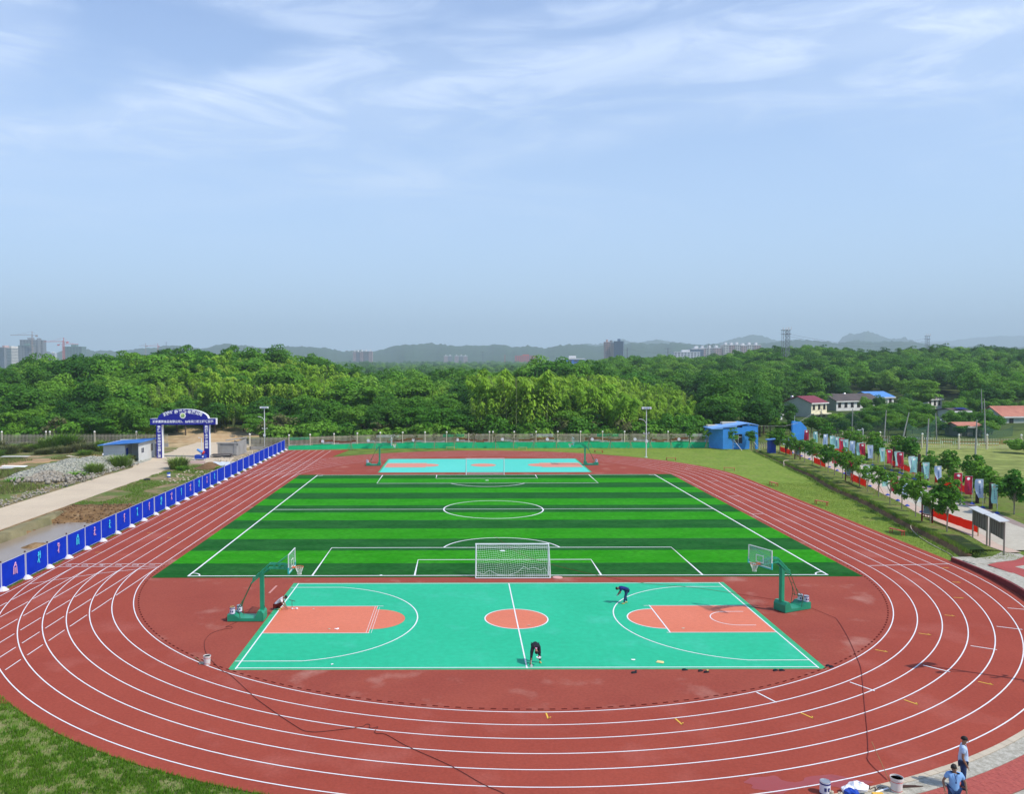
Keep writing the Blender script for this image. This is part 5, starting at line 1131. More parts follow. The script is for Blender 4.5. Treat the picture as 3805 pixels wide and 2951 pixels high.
mb = MB(); mb.extr([(-2.0, 3.35), (-.1, 3.42), (.0, 3.6), (2.3, 3.75), (2.3, 3.95), (4.0, 4.30), (5.95, 4.02), (6.0, 4.1), (4.0, 4.42), (-2.0, 3.5)], 'y', -.12, 4.6); mb.build('roof', mat('pale_blue_parapet', (.22, .42, .80), .7, (.16, .34, .70), .8, .7), bh)
mb = MB(); mb.box(-1.6, .9, 3.2, 4.4, 3.45, 3.85); mb.box(.9, 3.8, 3.2, 4.4, 3.6, 4.35); mb.build('roof_parapet', M['cream'], bh)
w = MB().box(1.95, 3.3, .16, .20, .95, 2.55).build('window', M['glass'], bh); mb = MB(); mb.box(1.95, 3.3, .10, .16, 2.0, 2.06); mb.box(2.6, 2.66, .10, .16, .95, 2.55); mb.build('frame', M['steelwhite'], w)
MB().box(1.9, 3.35, -.10, .0, .86, .94).build('sill', M['hutblue'], bh); MB().tube([(4.95, -.05, 3.0), (5.3, -.25, 3.05)], .07, 6).build('wall_lamp', M['frame'], bh)
eg = thing('folding_gate', (61.2, 99.5, 0), 'cream expanding barrier gate between the blue hut and the blue booth', 'gate')
for k in range(11):
    mb = MB(); x = -1.5+k*.42; mb.box(x, x+.05, -.15, .15, 0, 1.05); mb.beam((x, .0, .1), (x+.42, 0, .95), .03, .05); mb.beam((x, 0.04, .95), (x+.42, .04, .1), .03, .05); mb.build('lattice_bay', M['kerb'], eg)
bo = thing('booth', (60.95, 92.6, 0), 'dark blue sentry booth with pale sloping roof beside the hedge', 'booth')
mb = MB(); mb.box(-.45, .45, -.7, .7, 0, 2.15); mb.build('wall', M['boothblue'], bo); MB().extr([(-.75, 2.12), (.75, 2.28), (.75, 2.36), (-.75, 2.2)], 'y', -.95, .95).build('roof', M['roofblue'], bo)
MB().box(.452, .462, -.3, .2, 1.1, 1.6).build('notice', M['roofblue'], bo)
bt_ = thing('blue_tower', (70.3, 105.0, 0), 'tall blue slab wall with a slanting top behind the flags', 'tower')
MB().extr([(-.35, 0), (1.55, 0), (1.55, 3.1), (.55, 4.15), (-.35, 4.2)], 'y', 0, .45).build('wall', M['hutblue'], bt_); MB().box(-.95, -.36, .0, .6, 0, 4.25).build('side_pier', M['hutblue'], bt_)
MB().tube([(-.5, .3, 4.25), (-.5, .3, 5.2)], .03, 5).build('mast', M['steelwhite'], bt_)
# ================================================================ FLAGS, BANNERS, SIGNS ALONG THE PATH
CL = {'teal': cloth_mat('flag_teal', (.42, .78, .72)), 'blue': cloth_mat('flag_pale_blue', (.58, .72, .93)), 'red': cloth_mat('flag_red', (.72, .04, .08)), 'white': cloth_mat('flag_white', (.80, .90, .90))}
fh = mat('flag_print_dark', (.12, .22, .42), .8); fr_ = mat('flag_print_wine', (.34, .02, .10), .8)
def flag(x, y, col, label, h=2.85, lean=0, wob=0, seed=0, taper=0):
    z = float(vz(y))+.03; t = thing('feather_flag', (x, y, z), label, 'flag', lean, 'promotional flags lining the school path')
    MB().lathe([(.22, 0), (.22, .05), (.14, .11), (.06, .16), (0, .17)], 12).build('base', M['boothblue'], t)
    MB().tube([(0, 0, .1), (0, 0, h)], .018, 5).build('pole', M['steelwhite'], t)
    MB().tube([(0, 0, h-.02), (-.78, 0, h-.02)], .012, 4).build('top_rod', M['steelwhite'], t)
    w, L_ = .78, h-1.0; nx, nz = 5, 9; vs = []; fs = []; r_ = random.Random(seed); ph = r_.uniform(0, 6)
    def pt(u, v, o=0):   # u across from the pole, v down
        wd = w*(1-taper*v*v); bl = .18*math.sin(v*3.0+ph)*u*(.3+v)+.07*math.sin(u*5+v*4+ph)
        return (-wd*u+.02*math.sin(ph+v*3)*v, bl+o, h-.03-L_*v+.05*u*math.sin(ph)*v)
    for k in range(nz+1):
        for i in range(nx+1): vs.append(pt(i/nx, k/nz))
    for k in range(nz):
        for i in range(nx): q = k*(nx+1)+i; fs.append((q, q+nx+1, q+nx+2, q+1))
    c = MB().add(vs, fs).build('cloth', CL[col], t, True)
    mb = MB(); cu, cv, ru, rv = .5, .14, .24, .075
    ringp = [pt(cu+ru*math.cos(a), cv+rv*math.sin(a), -.012) for a in np.linspace(0, 2*math.pi, 14)[:-1]]; mb.add(ringp, [tuple(range(12, -1, -1))]); mb.build('emblem', M['paper'], c)
    mb = MB()
    for q in range(6):
        v0 = .30+q*.085; mb.add([pt(.40, v0, -.012), pt(.60, v0, -.012), pt(.60, v0+.055, -.012), pt(.40, v0+.055, -.012)], [(3, 2, 1, 0)])
    mb.build('vertical_print', fr_ if col == 'red' else fh, c)
    return t
farflags = [(62.66, 39.64, 'teal', .55, 'nearest the camera on the far side of the path'), (63.26, 42.74, 'blue', .3, 'second nearest on the far side of the path'), (63.55, 44.94, 'red', .25, 'third nearest on the far side, hanging narrow'), (64.0, 47.4, 'red', 0, 'fourth nearest on the far side, beside the bark pole'),
 (65.2, 53.2, 'blue', .35, 'before the red banner on the far side of the path'), (65.7, 56.5, 'teal', .4, 'beside the round crowned trees on the far side'), (67.3, 61.9, 'teal', 0, 'doubled over a second cloth on the far side of the path'), (67.5, 62.8, 'white', 0, 'behind the teal flag it overlaps, mid path'),
 (68.5, 67.2, 'red', 0, 'the redder of the pair above the mid path banner'), (68.6, 68.2, 'teal', 0, 'half hidden behind a red flag, mid path'), (68.8, 70.6, 'red', .1, 'leaning, left of the half hidden teal flag'), (68.9, 72.7, 'teal', 0, 'in front of the dark timber frame'),
 (69.2, 76.5, 'blue', 0, 'standing alone above the mid lawn'), (69.4, 79.1, 'red', .1, 'overlapping a teal flag near the camera pole'), (69.6, 80.4, 'teal', 0, 'behind the red flag near the camera pole'), (69.8, 83.0, 'blue', .1, 'leaning left, right of the red and teal pair'),
 (70.1, 85.8, 'teal', 0, 'right beside a red flag at the far end'), (70.3, 87.6, 'red', 0, 'left beside a teal flag at the far end'), (70.5, 89.7, 'teal', 0, 'right one of the far teal couple'), (70.7, 91.8, 'teal', 0, 'left one of the far teal couple'), (71.0, 94.8, 'blue', .1, 'wide one beside the far teal couple'), (71.6, 100.0, 'teal', .3, 'near the blue tower wall'), (71.4, 103.0, 'red', 0, 'farthest red flag, at the foot of the blue tower')]
cn = {'teal': 'pale teal', 'blue': 'pale blue', 'red': 'crimson', 'white': 'white'}
for k, (x, y, c, tp_, w_) in enumerate(farflags):
    X_, Y_ = UP(x, y); flag(X_, Y_, c, f'{cn[c]} banner flag, {w_}', 2.85, random.uniform(-.15, .2), 0, k, tp_)
nearflags = [(55.8, 40.4, 'white', 'behind the tree nearest the red sign frame'), (56.3, 43.9, 'blue', 'second on the near side of the path among the young trees'), (57.0, 47.0, 'red', 'third on the near side, showing red through leaves'), (57.8, 50.6, 'teal', 'fourth on the near side, hidden by a staked tree'), (59.05, 57.0, 'white', 'beside the red sign board on the near side'),
 (60.2, 63.5, 'red', 'half hidden by leaves mid way on the near side'), (61.1, 67.8, 'red', 'beyond the pair of young trees on the near side'), (61.5, 70.7, 'red', 'before the mid orange banner'), (62.1, 74.4, 'white', 'above the orange banner on the near side'), (62.9, 80, 'red', 'low behind the fifth tree from the booth'), (63.4, 84, 'white', 'between young trees near the booth'), (63.9, 88.0, 'red', 'nearest the blue booth'), (64.3, 92.5, 'blue', 'in the shade by the booth'), (64.8, 96.5, 'white', 'at the far mouth of the path')]
for k, (x, y, c, w_) in enumerate(nearflags):
    X_, Y_ = UP(x, y); flag(X_, Y_, c, f'{cn[c]} banner flag, {w_}', 2.5, random.uniform(-.2, .2), 0, 60+k, .15)
def banner(p, q, h, label, z0=.35, poles=True):
    p = UP(*p); q = UP(*q); zz = float(vz(p[1]))+.02; L_ = math.dist(p, q); t = thing('banner', (p[0], p[1], zz), label, 'banner', math.atan2(q[1]-p[1], q[0]-p[0]), 'red cloth banners beside the path')
    n = 14; vs = [(L_*i/n, .03*math.sin(i*1.7), z0+h*k+.02*math.sin(i*2.2+k)) for k in (0, 1) for i in range(n+1)]; vs += [(x, y+.01, z) for x, y, z in vs]
    m_ = n+1; fs = [(i, i+1, m_+i+1, m_+i) for i in range(n)]+[(2*m_+i+1, 2*m_+i, 3*m_+i, 3*m_+i+1) for i in range(n)]
    MB().add(vs, fs).build('cloth', M['bannerred'], t)
    for x in (0, L_): MB().box(x-.03, x+.03, -.03, .03, 0, z0+h+.1).build('post', M['wood'], t)
M['bannerred'] = cloth_mat('banner_red', (.86, .08, .022), .55)
banner((54.75, 36.9), (54.4, 29.5), .75, 'long red cloth banner between the red sign frame and the notice boards', .28)
banner((58.3, 60.2), (57.4, 54.6), .8, 'torn red banner low among the young trees beside the second sign frame', .3)
banner((60.9, 76.6), (60.6, 72.3), .8, 'short orange red banner among the young trees mid way along the path', .35)
banner((62.6, 93.5), (62.2, 87.6), .75, 'orange red banner beside the dark blue booth', .25)
banner((67.0, 57.5), (65.6, 48.5), .7, 'sagging red banner on the far side of the path behind flags', .4)
banner((70.2, 73.5), (68.9, 65.2), .7, 'red banner under the dark timber frame on the far side of the path', .4)
banner((71.4, 93), (70.8, 85.0), .7, 'red banner behind the far teal flags', .4)
def signframe(p, label, h=2.3, col='dred', w=.95):
    p = UP(*p); z = float(vz(p[1])); t = thing('sign_frame', (p[0], p[1], z), label, 'sign', R(-62), 'red framed display boards')
    for x in (-w/2, w/2): MB().box(x-.05, x+.05, -.05, .05, 0, h).build('post', M[col], t)
    mb = MB()
    for zz in (.75, h-.45, h-.05): mb.box(-w/2+.05, w/2-.05, -.04, .04, zz-.04, zz+.04)
    for x in (-.2, .2): mb.box(x-.025, x+.025, -.03, .03, h-.41, h-.09)
    mb.box(-.12, .12, -.03, .03, h-.25, h-.20); mb.box(-w/2+.05, w/2-.05, -.04, .04, .5, .55)
    for x in (-.25, 0, .25): mb.box(x-.02, x+.02, -.03, .03, .55, .71)
    mb.build('lattice', M[col], t); MB().box(-w/2+.12, w/2-.12, -.02, .02, .82, h-.53).build('display_panel', mat('display_grey_blue', (.20, .27, .30), .3) if 'display_grey_blue' not in bpy.data.materials else bpy.data.materials['display_grey_blue'], t)
signframe((53.35, 35.2), 'dark red framed display board nearest the notice boards'); signframe((58.3, 60.65), 'dark red framed display board beside the torn red banner'); signframe((61.35, 83.4), 'dark red framed display board near the blue booth')
signframe((67.6, 60.8), 'red framed board behind the flags on the far side of the path'); 
def notice(a, b, label):
    a = UP(*a); b = UP(*b); z = float(vz(a[1])); L_ = math.dist(a, b); t = thing('notice_board', (a[0], a[1], z), label, 'notice board', math.atan2(b[1]-a[1], b[0]-a[0]), 'roofed metal notice boards')
    for x in (0, L_): MB().box(x-.045, x+.045, -.045, .045, 0, 2.45).build('post', M['greysteel'], t)
    MB().box(.05, L_-.05, -.03, .03, 1.12, 2.38).build('board', M['greyboard'], t)
    for k in range(1, 6): x = L_*k/6; MB().box(x-.015, x+.015, -.045, -.032, 1.14, 2.36).build('batten', M['frame'], t); MB().box(x-.015, x+.015, .032, .045, 1.14, 2.36).build('batten', M['frame'], t)
    MB().extr([(-.36, 2.46), (.30, 2.56), (.30, 2.61), (-.36, 2.51)], 'x', -.12, L_+.12).build('roof', M['panelwhite'], t)
M['greysteel'] = mat('grey_steel', (.26, .23, .19), .5, metal=.3); M['greyboard'] = mat('weathered_board', (.22, .20, .15), .7, (.14, .125, .095), 2.5, .7, stretch=(6, 6, 1))
notice((53.57, 28.9), (52.88, 26.0), 'roofed grey notice board at the end of the long red banner'); notice((52.92, 25.7), (52.12, 22.8), 'roofed grey notice board nearest the retaining wall')
# dark timber frames on the far side
def tframe(p, q, label, h=2.6, sl=True):
    p = UP(*p); q = UP(*q); L_ = math.dist(p, q); t = thing('timber_frame', (p[0], p[1], float(vz(p[1]))), label, 'frame', math.atan2(q[1]-p[1], q[0]-p[0]))
    for x in (0, L_): MB().box(x-.13, x+.13, -.13, .13, 0, h).build('post', M['darkwood'], t)
    for z in (h*.35, h*.6, h*.85): MB().box(.13, L_-.13, -.03, .03, z, z+.06).build('rail', M['greysteel'] if z < h*.7 else M['darkwood'], t)
M['darkwood'] = mat('dark_timber', (.05, .025, .018), .9, (.09, .04, .03), 4, .7)
tframe((63.7, 42.2), (64.5, 45.6), 'dark timber post frame behind the nearest far side flags'); tframe((70.6, 73.5), (69.6, 65.5), 'long dark timber frame behind flags mid way along the path', 2.9)
M['cabler2'] = mat('brown_red_cable', (.10, .02, .015), .7)
# string rope along near edge posts omitted poles; fibreglass hoses on the verge
def cable(name, pts, r, m, label, cat, z=.03):
    def cr(P, n=6):
        out = []
        for i in range(len(P)-1):
            p0, p1, p2, p3 = P[max(i-1, 0)], P[i], P[i+1], P[min(i+2, len(P)-1)]
            for k in range(n):
                t = k/n; out.append(tuple(.5*((2*b)+(-a+c)*t+(2*a-5*b+4*c-d)*t*t+(-a+3*b-3*c+d)*t**3) for a, b, c, d in zip(p0, p1, p2, p3)))
        return out+[P[-1]]
    P3 = [(p[0], p[1], p[2] if len(p) > 2 else z) for p in pts]; return tag(MB().tube(cr(P3), r, 5).build(name, m, smooth=True), label, cat)
cable('extension_cable', [(1.84, -3.57), (-.02, -.89), (-.55, -.38), (-1.49, 1.0), (-2.1, 2.06), (-2.62, 3.43), (-2.76, 4.16), (-2.73, 5.09), (-2.23, 5.77), (-1.87, 5.9), (-2.0, 6.2), (-2.28, 6.1), (-2.1, 6.5), (-1.88, 7.0)], .010, M['cabler2'], 'thin dark cable from the left basketball stand past the white bucket', 'cable', .045)
cable('extension_cable', [(1.84, -3.57), (3.11, -5.12), (4.37, -6.55), (4.74, -6.78), (5.26, -6.81), (6.75, -6.4), (6.96, -6.16), (7.13, -6.19), (7.14, -6.45), (7.28, -6.51), (7.48, -6.4), (7.4, -6.77), (7.47, -6.97), (7.88, -7.08), (8.77, -8.06), (10.43, -9.56), (11.59, -10.88), (12.22, -11.44), (12.8, -12.2)], .012, M['cabler2'], 'dark red cable running across the near lanes to the bottom edge', 'cable', .045)
cable('extension_cable', [(32.31, 7.39), (31.92, 5.84), (31.32, 3.75), (30.48, 1.18), (29.93, -.36), (28.68, -3.12), (27.8, -5.06), (27.01, -6.81), (26.18, -8.57), (25.81, -9.34), (25.8, -10.64)], .013, M['cabler'], 'thin red cable crossing the right bend down to the paint bucket', 'cable', .045)
cable('extension_cable', [(32.3, 7.4), (31.6, 9.6), (30.8, 10.6), (29, 11.9), (26, 13.8), (21.5, 15.8), (16, 22), (13.6, 30)], .010, M['cabler'], 'very thin brown cable from the right stand across the pitch corner', 'cable', .058)
cable('hose', [UP(*p)+(z,) for p, z in (((53.4, 38.0), .34), ((52.9, 36.4), .34), ((51.2, 34.0), .25), ((50.3, 31.4), .08), ((49.5, 27.8), .04), ((49.0, 24.5), .04), ((48.3, 22.5), .05), ((48.0, 21.5), .1))], .035, M['kerb'], 'pale hose lying along the ditch towards the retaining wall', 'hose')
cable('hose', [UP(*p)+(z,) for p, z in (((58.9, 80.5), .4), ((57.8, 79.5), .45), ((57.0, 77.5), .2), ((56.6, 76.5), .1))], .05, M['kerb'], 'short pale pipe arching over the ditch near the booth', 'pipe')
# ---- tools, shoes and scraps on the courts
can((-1.57, .55, .024), 'white paint bucket with green paint at the left of the near lanes', 'bucket', s=1.15, cat='bucket', green=True)
mp = thing('broom', (-1.95, .75, .03), 'broom with splayed bristles lying beside the white bucket on the left', 'broom', R(-28)); MB().tube([(-.75, .35, .03), (.0, .0, .05)], .018, 6).build('handle', M['wood'], mp)
mb = MB()
for k in range(26): a = random.uniform(-1.1, .5); mb.tube([(0, 0, .05), (.28*math.cos(a), .28*math.sin(a), .02)], .010, 3)
mb.build('bristles', M['kerb'], mp)
can((25.72, -11.42, .03), 'white paint bucket with dark red paint and a pole at the lower right', 'bucket', s=1.35, cat='bucket')
cable('roller_pole', [(25.62, -11.35, .35), (25.9, -10.6, 1.1)], .014, M['wood'], 'long thin pole leaning out of the lower right paint bucket', 'pole') if False else tag(MB().tube([(25.62, -11.38, .12), (25.08, -10.95, 1.55)], .012, 6).build('roller_pole', M['wood']), 'long thin pole leaning out of the lower right paint bucket', 'pole')
can((23.24, -11.50, .03), 'dark open paint can with green lid beside the bags at the bottom edge', 'can', s=1.15)
for k, (x, y) in enumerate(((23.3, -11.85), (23.55, -11.95))): t = thing('roller_sleeve', (x, y, .03), ('left' if k == 0 else 'right')+' cream roller sleeve standing before the open paint can', 'roller'); MB().lathe([(.065, 0), (.07, .25), (.03, .26), (.03, .2), (0, .2)], 12).build('sleeve', M['kerb'], t)
def bag(x, y, s, m, label, seed):
    r_ = random.Random(seed); vs = []; fs = []; n, k_ = 12, 7
    for j in range(k_+1):
        ph = math.pi*j/k_
        for i in range(n): a = 2*math.pi*i/n; r = s*(1+r_.uniform(-.18, .18)); vs.append((r*math.sin(ph)*math.cos(a)*1.2, r*math.sin(ph)*math.sin(a), s*.62+r*.62*math.cos(ph)))
    for j in range(k_):
        for i in range(n): fs.append((j*n+i, (j+1)*n+i, (j+1)*n+(i+1) % n, j*n+(i+1) % n))
    o = MB().add(vs, fs).build('plastic_bag', m); o.location = (x, y, .03); tag(o, label, 'bag')
bag(24.42, -11.42, .27, M['paper'], 'white plastic bag stuffed full at the bottom edge', 1); bag(24.05, -11.52, .20, M['paper'], 'smaller white bag left of the full one', 2); bag(24.02, -11.75, .22, M['boothblue'], 'blue plastic bag in front of the white bags', 5)
tag(MB().box(24.75, 25.1, -11.85, -11.65, .03, .14).build('yellow_tool', M['yellow']), 'yellow tool box lying between the bags and the bucket', 'tool')
cable('wire_tangle', [(24.7, -11.25), (24.95, -11.1), (24.85, -11.35), (25.1, -11.2), (25.0, -11.45), (25.25, -11.2), (25.4, -11.3)], .012, M['cable'], 'tangled black wire on the kerb left of the bucket', 'wire', .08)
tag(MB().beam((24.95, -11.55, .08), (25.5, -11.3, .09), .05, .03).build('wooden_stick', M['paper']), 'short white stick leaning at the left of the paint bucket', 'stick')
tag(MB().tube([(25.9, -11.2, .10), (26.5, -11.15, .07), (26.8, -11.12, .05)], [.05, .04, .015], 6).build('paint_brush', M['darkwood']), 'long dark brush lying right of the paint bucket', 'brush')
def shoe(x, y, rz, m, label):
    t = thing('shoe', (x, y, .025), label, 'shoe', rz); MB().prism([(-.13, -.04), (-.13, .04), (.05, .05), (.14, .035), (.16, 0), (.14, -.035), (.05, -.045)], 0, .03).build('sole', M['black'], t)
    MB().add([(-.12, -.035, .03), (-.12, .035, .03), (.13, .03, .03), (.13, -.03, .03), (-.11, -.02, .09), (-.11, .02, .09), (.02, .02, .09), (.10, .015, .055), (.10, -.015, .055), (.02, -.02, .09)], [(0, 1, 5, 4), (1, 2, 7, 6, 5), (3, 0, 4, 9, 8), (2, 3, 8, 7), (4, 5, 6, 9), (9, 6, 7, 8)]).build('upper', M[m], t)
S_ = [(19.0, -.72, .3, 'tyre', 'black shoe of the heap below the near court centre'), (19.12, -.58, 1.2, 'black', 'black shoe lying across another below the near court centre'), (21.5, -.38, .1, 'black', 'lone black shoe just below the near sideline'), (22.22, -.5, .4, 'tyre', 'left black shoe of the pair with a tan one'), (22.45, -.66, .3, 'black', 'middle black shoe beside a tan one'), (22.55, -.5, 1.0, 'gold', 'tan shoe beside two black ones'),
      (28.55, .12, .5, 'black', 'upper shoe off the lower right court corner'), (28.66, -.02, .5, 'black', 'lower shoe off the lower right court corner'), (25.8, -.46, .4, 'black', 'left shoe of the pair below the right three point line'), (26.1, -.46, .1, 'black', 'right shoe of the pair below the right three point line')]
for s_ in S_: shoe(*s_)
def scrap(x, y, s, m, label, seed):
    r_ = random.Random(seed); n = 9; pts = [(x+s*r_.uniform(.6, 1.2)*math.cos(2*math.pi*k/n), y+s*r_.uniform(.5, 1)*math.sin(2*math.pi*k/n)) for k in range(n)]
    vs = [(x, y, .075)]+[(a, b, .046+r_.uniform(0, .03)) for a, b in pts]; tag(MB().add(vs, [(0, k+1, (k+1) % n+1) for k in range(n)]).build('paper_scrap', m), label, 'scrap')
for k, (x, y, s, m, l) in enumerate([(19.32, .96, .10, 'paper', 'crumpled white paper on green near the bottom sideline'), (20.6, .66, .24, 'yellow2', 'yellow cloth lying on the green near the bottom sideline'), (14.62, 6.26, .09, 'kerb', 'small scrap in the orange centre circle'), (23.09, 5.71, .10, 'kerb', 'small scrap in the right orange key'), (3.56, 5.73, .09, 'kerb', 'left scrap in the left orange key'), (3.98, 5.73, .12, 'paper', 'right scrap in the left orange key'), (4.56, .42, .08, 'paper', 'white scrap near the lower left sideline'), (2.02, 9.4, .08, 'kerb', 'scrap at the top of the left orange key'), (5.29, 17.1, .12, 'paper', 'white rag on the near pitch goal line')]):
    if m == 'yellow2': M['yellow2'] = mat('yellow_cloth', (.72, .60, .25), .8)
    scrap(x, y, s, M[m], l, k)
tag(MB().add([(17.4+.36*math.cos(a), 16.35+.30*math.sin(a), .045) for a in np.linspace(0, 6.283, 15)[:-1]]+[(17.4+.34*math.cos(a), 16.35+.28*math.sin(a), .09) for a in np.linspace(0, 6.283, 15)[:-1]], [tuple(range(14, 28))]+[(k, (k+1) % 14, 14+(k+1) % 14, 14+k) for k in range(14)]).build('round_disc', mat('pink_disc', (.66, .33, .28), .7)), 'pale pink disc lying right of the near goal', 'disc')
tag(MB().beam((-1.43, 12.82, .035), (-1.35, 14.54, .035), .12, .02).build('straight_edge', mat('dusty_bar', (.55, .25, .21), .8)), 'long pinkish straight edge lying on the red rubber left of the court', 'straight edge')
# small white level tripod beside crouching worker
tr = thing('chalk_liner', (.75, 9.35, .04), 'small white wheeled line marker beside the crouching worker', 'line marker'); mb = MB(); mb.tube([(0, 0, .05), (0, 0, .5)], .015, 5); mb.tube([(-.18, .1, .55), (.2, -.05, .5)], .02, 5); mb.build('handle', M['frame'], tr); mb = MB(); mb.lathe([(.0, 0), (.07, .03), (.07, .08), (0, .1)], 8, (.28, 0, 0)); mb.lathe([(.0, 0), (.06, .03), (.06, .07), (0, .09)], 8, (.0, .02, 0)); mb.tube([(0, 0, .05), (.28, 0, .05)], .012, 4); mb.build('wheel', M['paper'], tr)
# ================================================================ CONCRETE POLES, NET, CAMERA POLES ON THE RIGHT
def cpole(x, y, h, lean, label, r=.13, hz=0): 
    t = thing('concrete_pole', (x, y, hz), label, 'pole', 0, 'grey concrete poles round the right field'); MB().tube([(0, 0, -.5), (lean*.5, 0, h*.5), (lean, 0, h)], [r, r*.8, r*.5], 8).build('shaft', M['pole'], t)
    MB().lathe([(.10, h*.62), (.10, h*.66)], 8, (lean*.62, 0, 0)).build('clamp', M['tin'], t); return t
for a in [(84.0, 113.7, 6.0, .1, 'grey pole with a taller rod, left end of the green net'), (85.7, 105.4, 6.2, .35, 'slightly leaning grey pole second from the left of the net'), (86.8, 101.8, 6.0, 1.3, 'strongly leaning grey pole in the green net'), (69.3, 63.6, 7.6, .3, 'tall grey pole among the far side trees, mid field'), (77.6, 66.9, 7.2, .15, 'tall pale pole at the near side of the right field'),
          (127.3, 143.1, 8.6, -.5, 'tallest grey pole beyond the net at the right'), (106.5, 109.7, 8.0, -.4, 'grey pole right of the tallest, before bushes'), (82.4, 123.6, 5.4, .2, 'dark slim pole at the left end of the net near the tower'), (101.1, 115.7, 5.0, -.3, 'faint slim pole between the leaning pole and the tallest')]: cpole(*a)
netm, t_, b_ = new_mat('green_net'); b_.inputs['Base Color'].default_value = (.02, .08, .05, 1); b_.inputs['Roughness'].default_value = .9
tr_ = t_.nodes.new('ShaderNodeBsdfTransparent'); ms_ = t_.nodes.new('ShaderNodeMixShader'); ms_.inputs[0].default_value = .50; t_.links.new(tr_.outputs[0], ms_.inputs[1]); t_.links.new(b_.outputs[0], ms_.inputs[2]); t_.links.new(ms_.outputs[0], t_.nodes['Material Output'].inputs['Surface'])
mb = MB(); np_ = [(82.4, 123.6, 5.0), (84.0, 114.0, 5.5), (85.9, 105.7, 4.9), (88.1, 102.1, 4.2), (101.1, 115.9, 4.2), (106.3, 110.0, 3.6), (118, 118, 3.0)]; vs = []; fs = []; n = 0; rows_ = []
for (xa, ya, ha), (xb, yb, hb) in zip(np_[:-1], np_[1:]):
    for k in range(8):
        u = k/8; vs += [(xa+(xb-xa)*u, ya+(yb-ya)*u+.25, .4), (xa+(xb-xa)*u, ya+(yb-ya)*u+.25+.2*math.sin(u*6), (ha+(hb-ha)*u)-1.5*math.sin(math.pi*u))]
for k in range(len(vs)//2-1): fs.append((2*k, 2*k+2, 2*k+3, 2*k+1))
tag(mb.add(vs, fs).build('netting', netm), 'dark green safety net hung between the leaning grey poles', 'net')
c2 = thing('camera_pole', (78.9, 99.1, 0), 'white camera pole with two cameras behind the flags', 'pole'); MB().tube([(0, 0, 0), (0, 0, 3.4)], .07, 8).build('pole', M['steelwhite'], c2)
mb = MB(); mb.beam((0, 0, 3.3), (-.9, 0, 3.1), .07, .07); mb.lathe([(0, 0), (.10, .03), (.10, .13), (0, .16)], 8, (-.85, 0, 3.15)); mb.lathe([(0, 0), (.10, .03), (.10, .13), (0, .16)], 8, (-.15, 0, 3.35)); mb.build('camera', M['steelwhite'], c2)
tag(MB().tube([(60.9, 99.2, 3.95), (66, 100.5, 3.75), (70.3, 105.0, 4.0), (76, 114, 4.6), (82.4, 123.6, 5.3)], .022, 4).build('overhead_wire', M['pole']), 'pale overhead wire from the blue hut past the tower to the net', 'wire')
# ================================================================ HOUSES BEHIND
def at(X, d): return CX+(X-984.3)*d/F0, CY+d
def house(X, d, w, dep, h, rh, rz, roofm, wallm, sidem, label, floors=1, wins=3, arched=False, z=None, over=.4):
    x, y = at(X, d); z = gh(x, y) if z is None else z; t = thing('house', (x, y, z), label, 'house', rz)
    MB().box(-w/2, w/2, 0, dep, -2, h).build('wall', M[wallm], t)
    mb = MB()
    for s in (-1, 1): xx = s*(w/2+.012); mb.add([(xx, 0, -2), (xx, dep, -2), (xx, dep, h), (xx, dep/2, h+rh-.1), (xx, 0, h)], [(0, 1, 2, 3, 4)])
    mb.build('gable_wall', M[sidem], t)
    mb = MB()
    for s in (0, 1):
        y0_, y1_ = (-over, dep/2) if s == 0 else (dep+over, dep/2); za, zb = h-over*rh/(dep/2), h+rh
        mb.add([(-w/2-over, y0_, za), (w/2+over, y0_, za), (w/2+over, y1_, zb), (-w/2-over, y1_, zb), (-w/2-over, y0_, za+.16), (w/2+over, y0_, za+.16), (w/2+over, y1_, zb+.16), (-w/2-over, y1_, zb+.16)], [(0, 1, 2, 3), (4, 5, 6, 7), (0, 1, 5, 4), (0, 3, 7, 4), (1, 2, 6, 5)])
    mb.build('roof', M[roofm], t); MB().box(-w/2-over, w/2+over, -over-.06, -over-.0, h-over*rh/(dep/2)-.18, h-over*rh/(dep/2)+.14).build('fascia', M['wallwhite'], t)
    for f in range(floors):
        zt = h-.55-f*2.7
        for k in range(wins):
            xc = -w/2+w*(k+.5)/wins; ww, hh = (.55, 1.35) if not arched else (.5, 1.3)
            if arched: sh_ = [(xc-ww, zt-hh), (xc+ww, zt-hh), (xc+ww, zt-.45)]+[(xc+ww*math.cos(a), zt-.45+.5*math.sin(a)) for a in np.linspace(0, math.pi, 9)][1:-1]+[(xc-ww, zt-.45)]
            else: sh_ = [(xc-ww, zt-hh), (xc+ww, zt-hh), (xc+ww, zt), (xc-ww, zt)]
            wd = MB().extr(sh_, 'y', -.03, -.01).build('window', M['glass'], t); mb = MB(); mb.box(xc-.03, xc+.03, -.05, -.031, zt-hh, zt); mb.box(xc-ww, xc+ww, -.05, -.031, zt-.5, zt-.44); mb.box(xc-ww-.08, xc+ww+.08, -.08, -.01, zt-hh-.1, zt-hh); mb.build('frame', M['frame'], wd)
    return t
def wt(t, x, y, z): MB().lathe([(.45, 0), (.45, 1.1), (.3, 1.3), (0, 1.35)], 12, (x, y, z)).build('water_tank', M['tin'], t)
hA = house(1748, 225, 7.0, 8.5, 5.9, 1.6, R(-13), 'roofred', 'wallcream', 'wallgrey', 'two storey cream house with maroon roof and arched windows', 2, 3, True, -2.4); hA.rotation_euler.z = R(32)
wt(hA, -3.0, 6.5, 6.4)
MB().box(-3.9, 3.9, -1.2, -.0, 2.7, 3.0).build('balcony', M['wallcream'], hA)
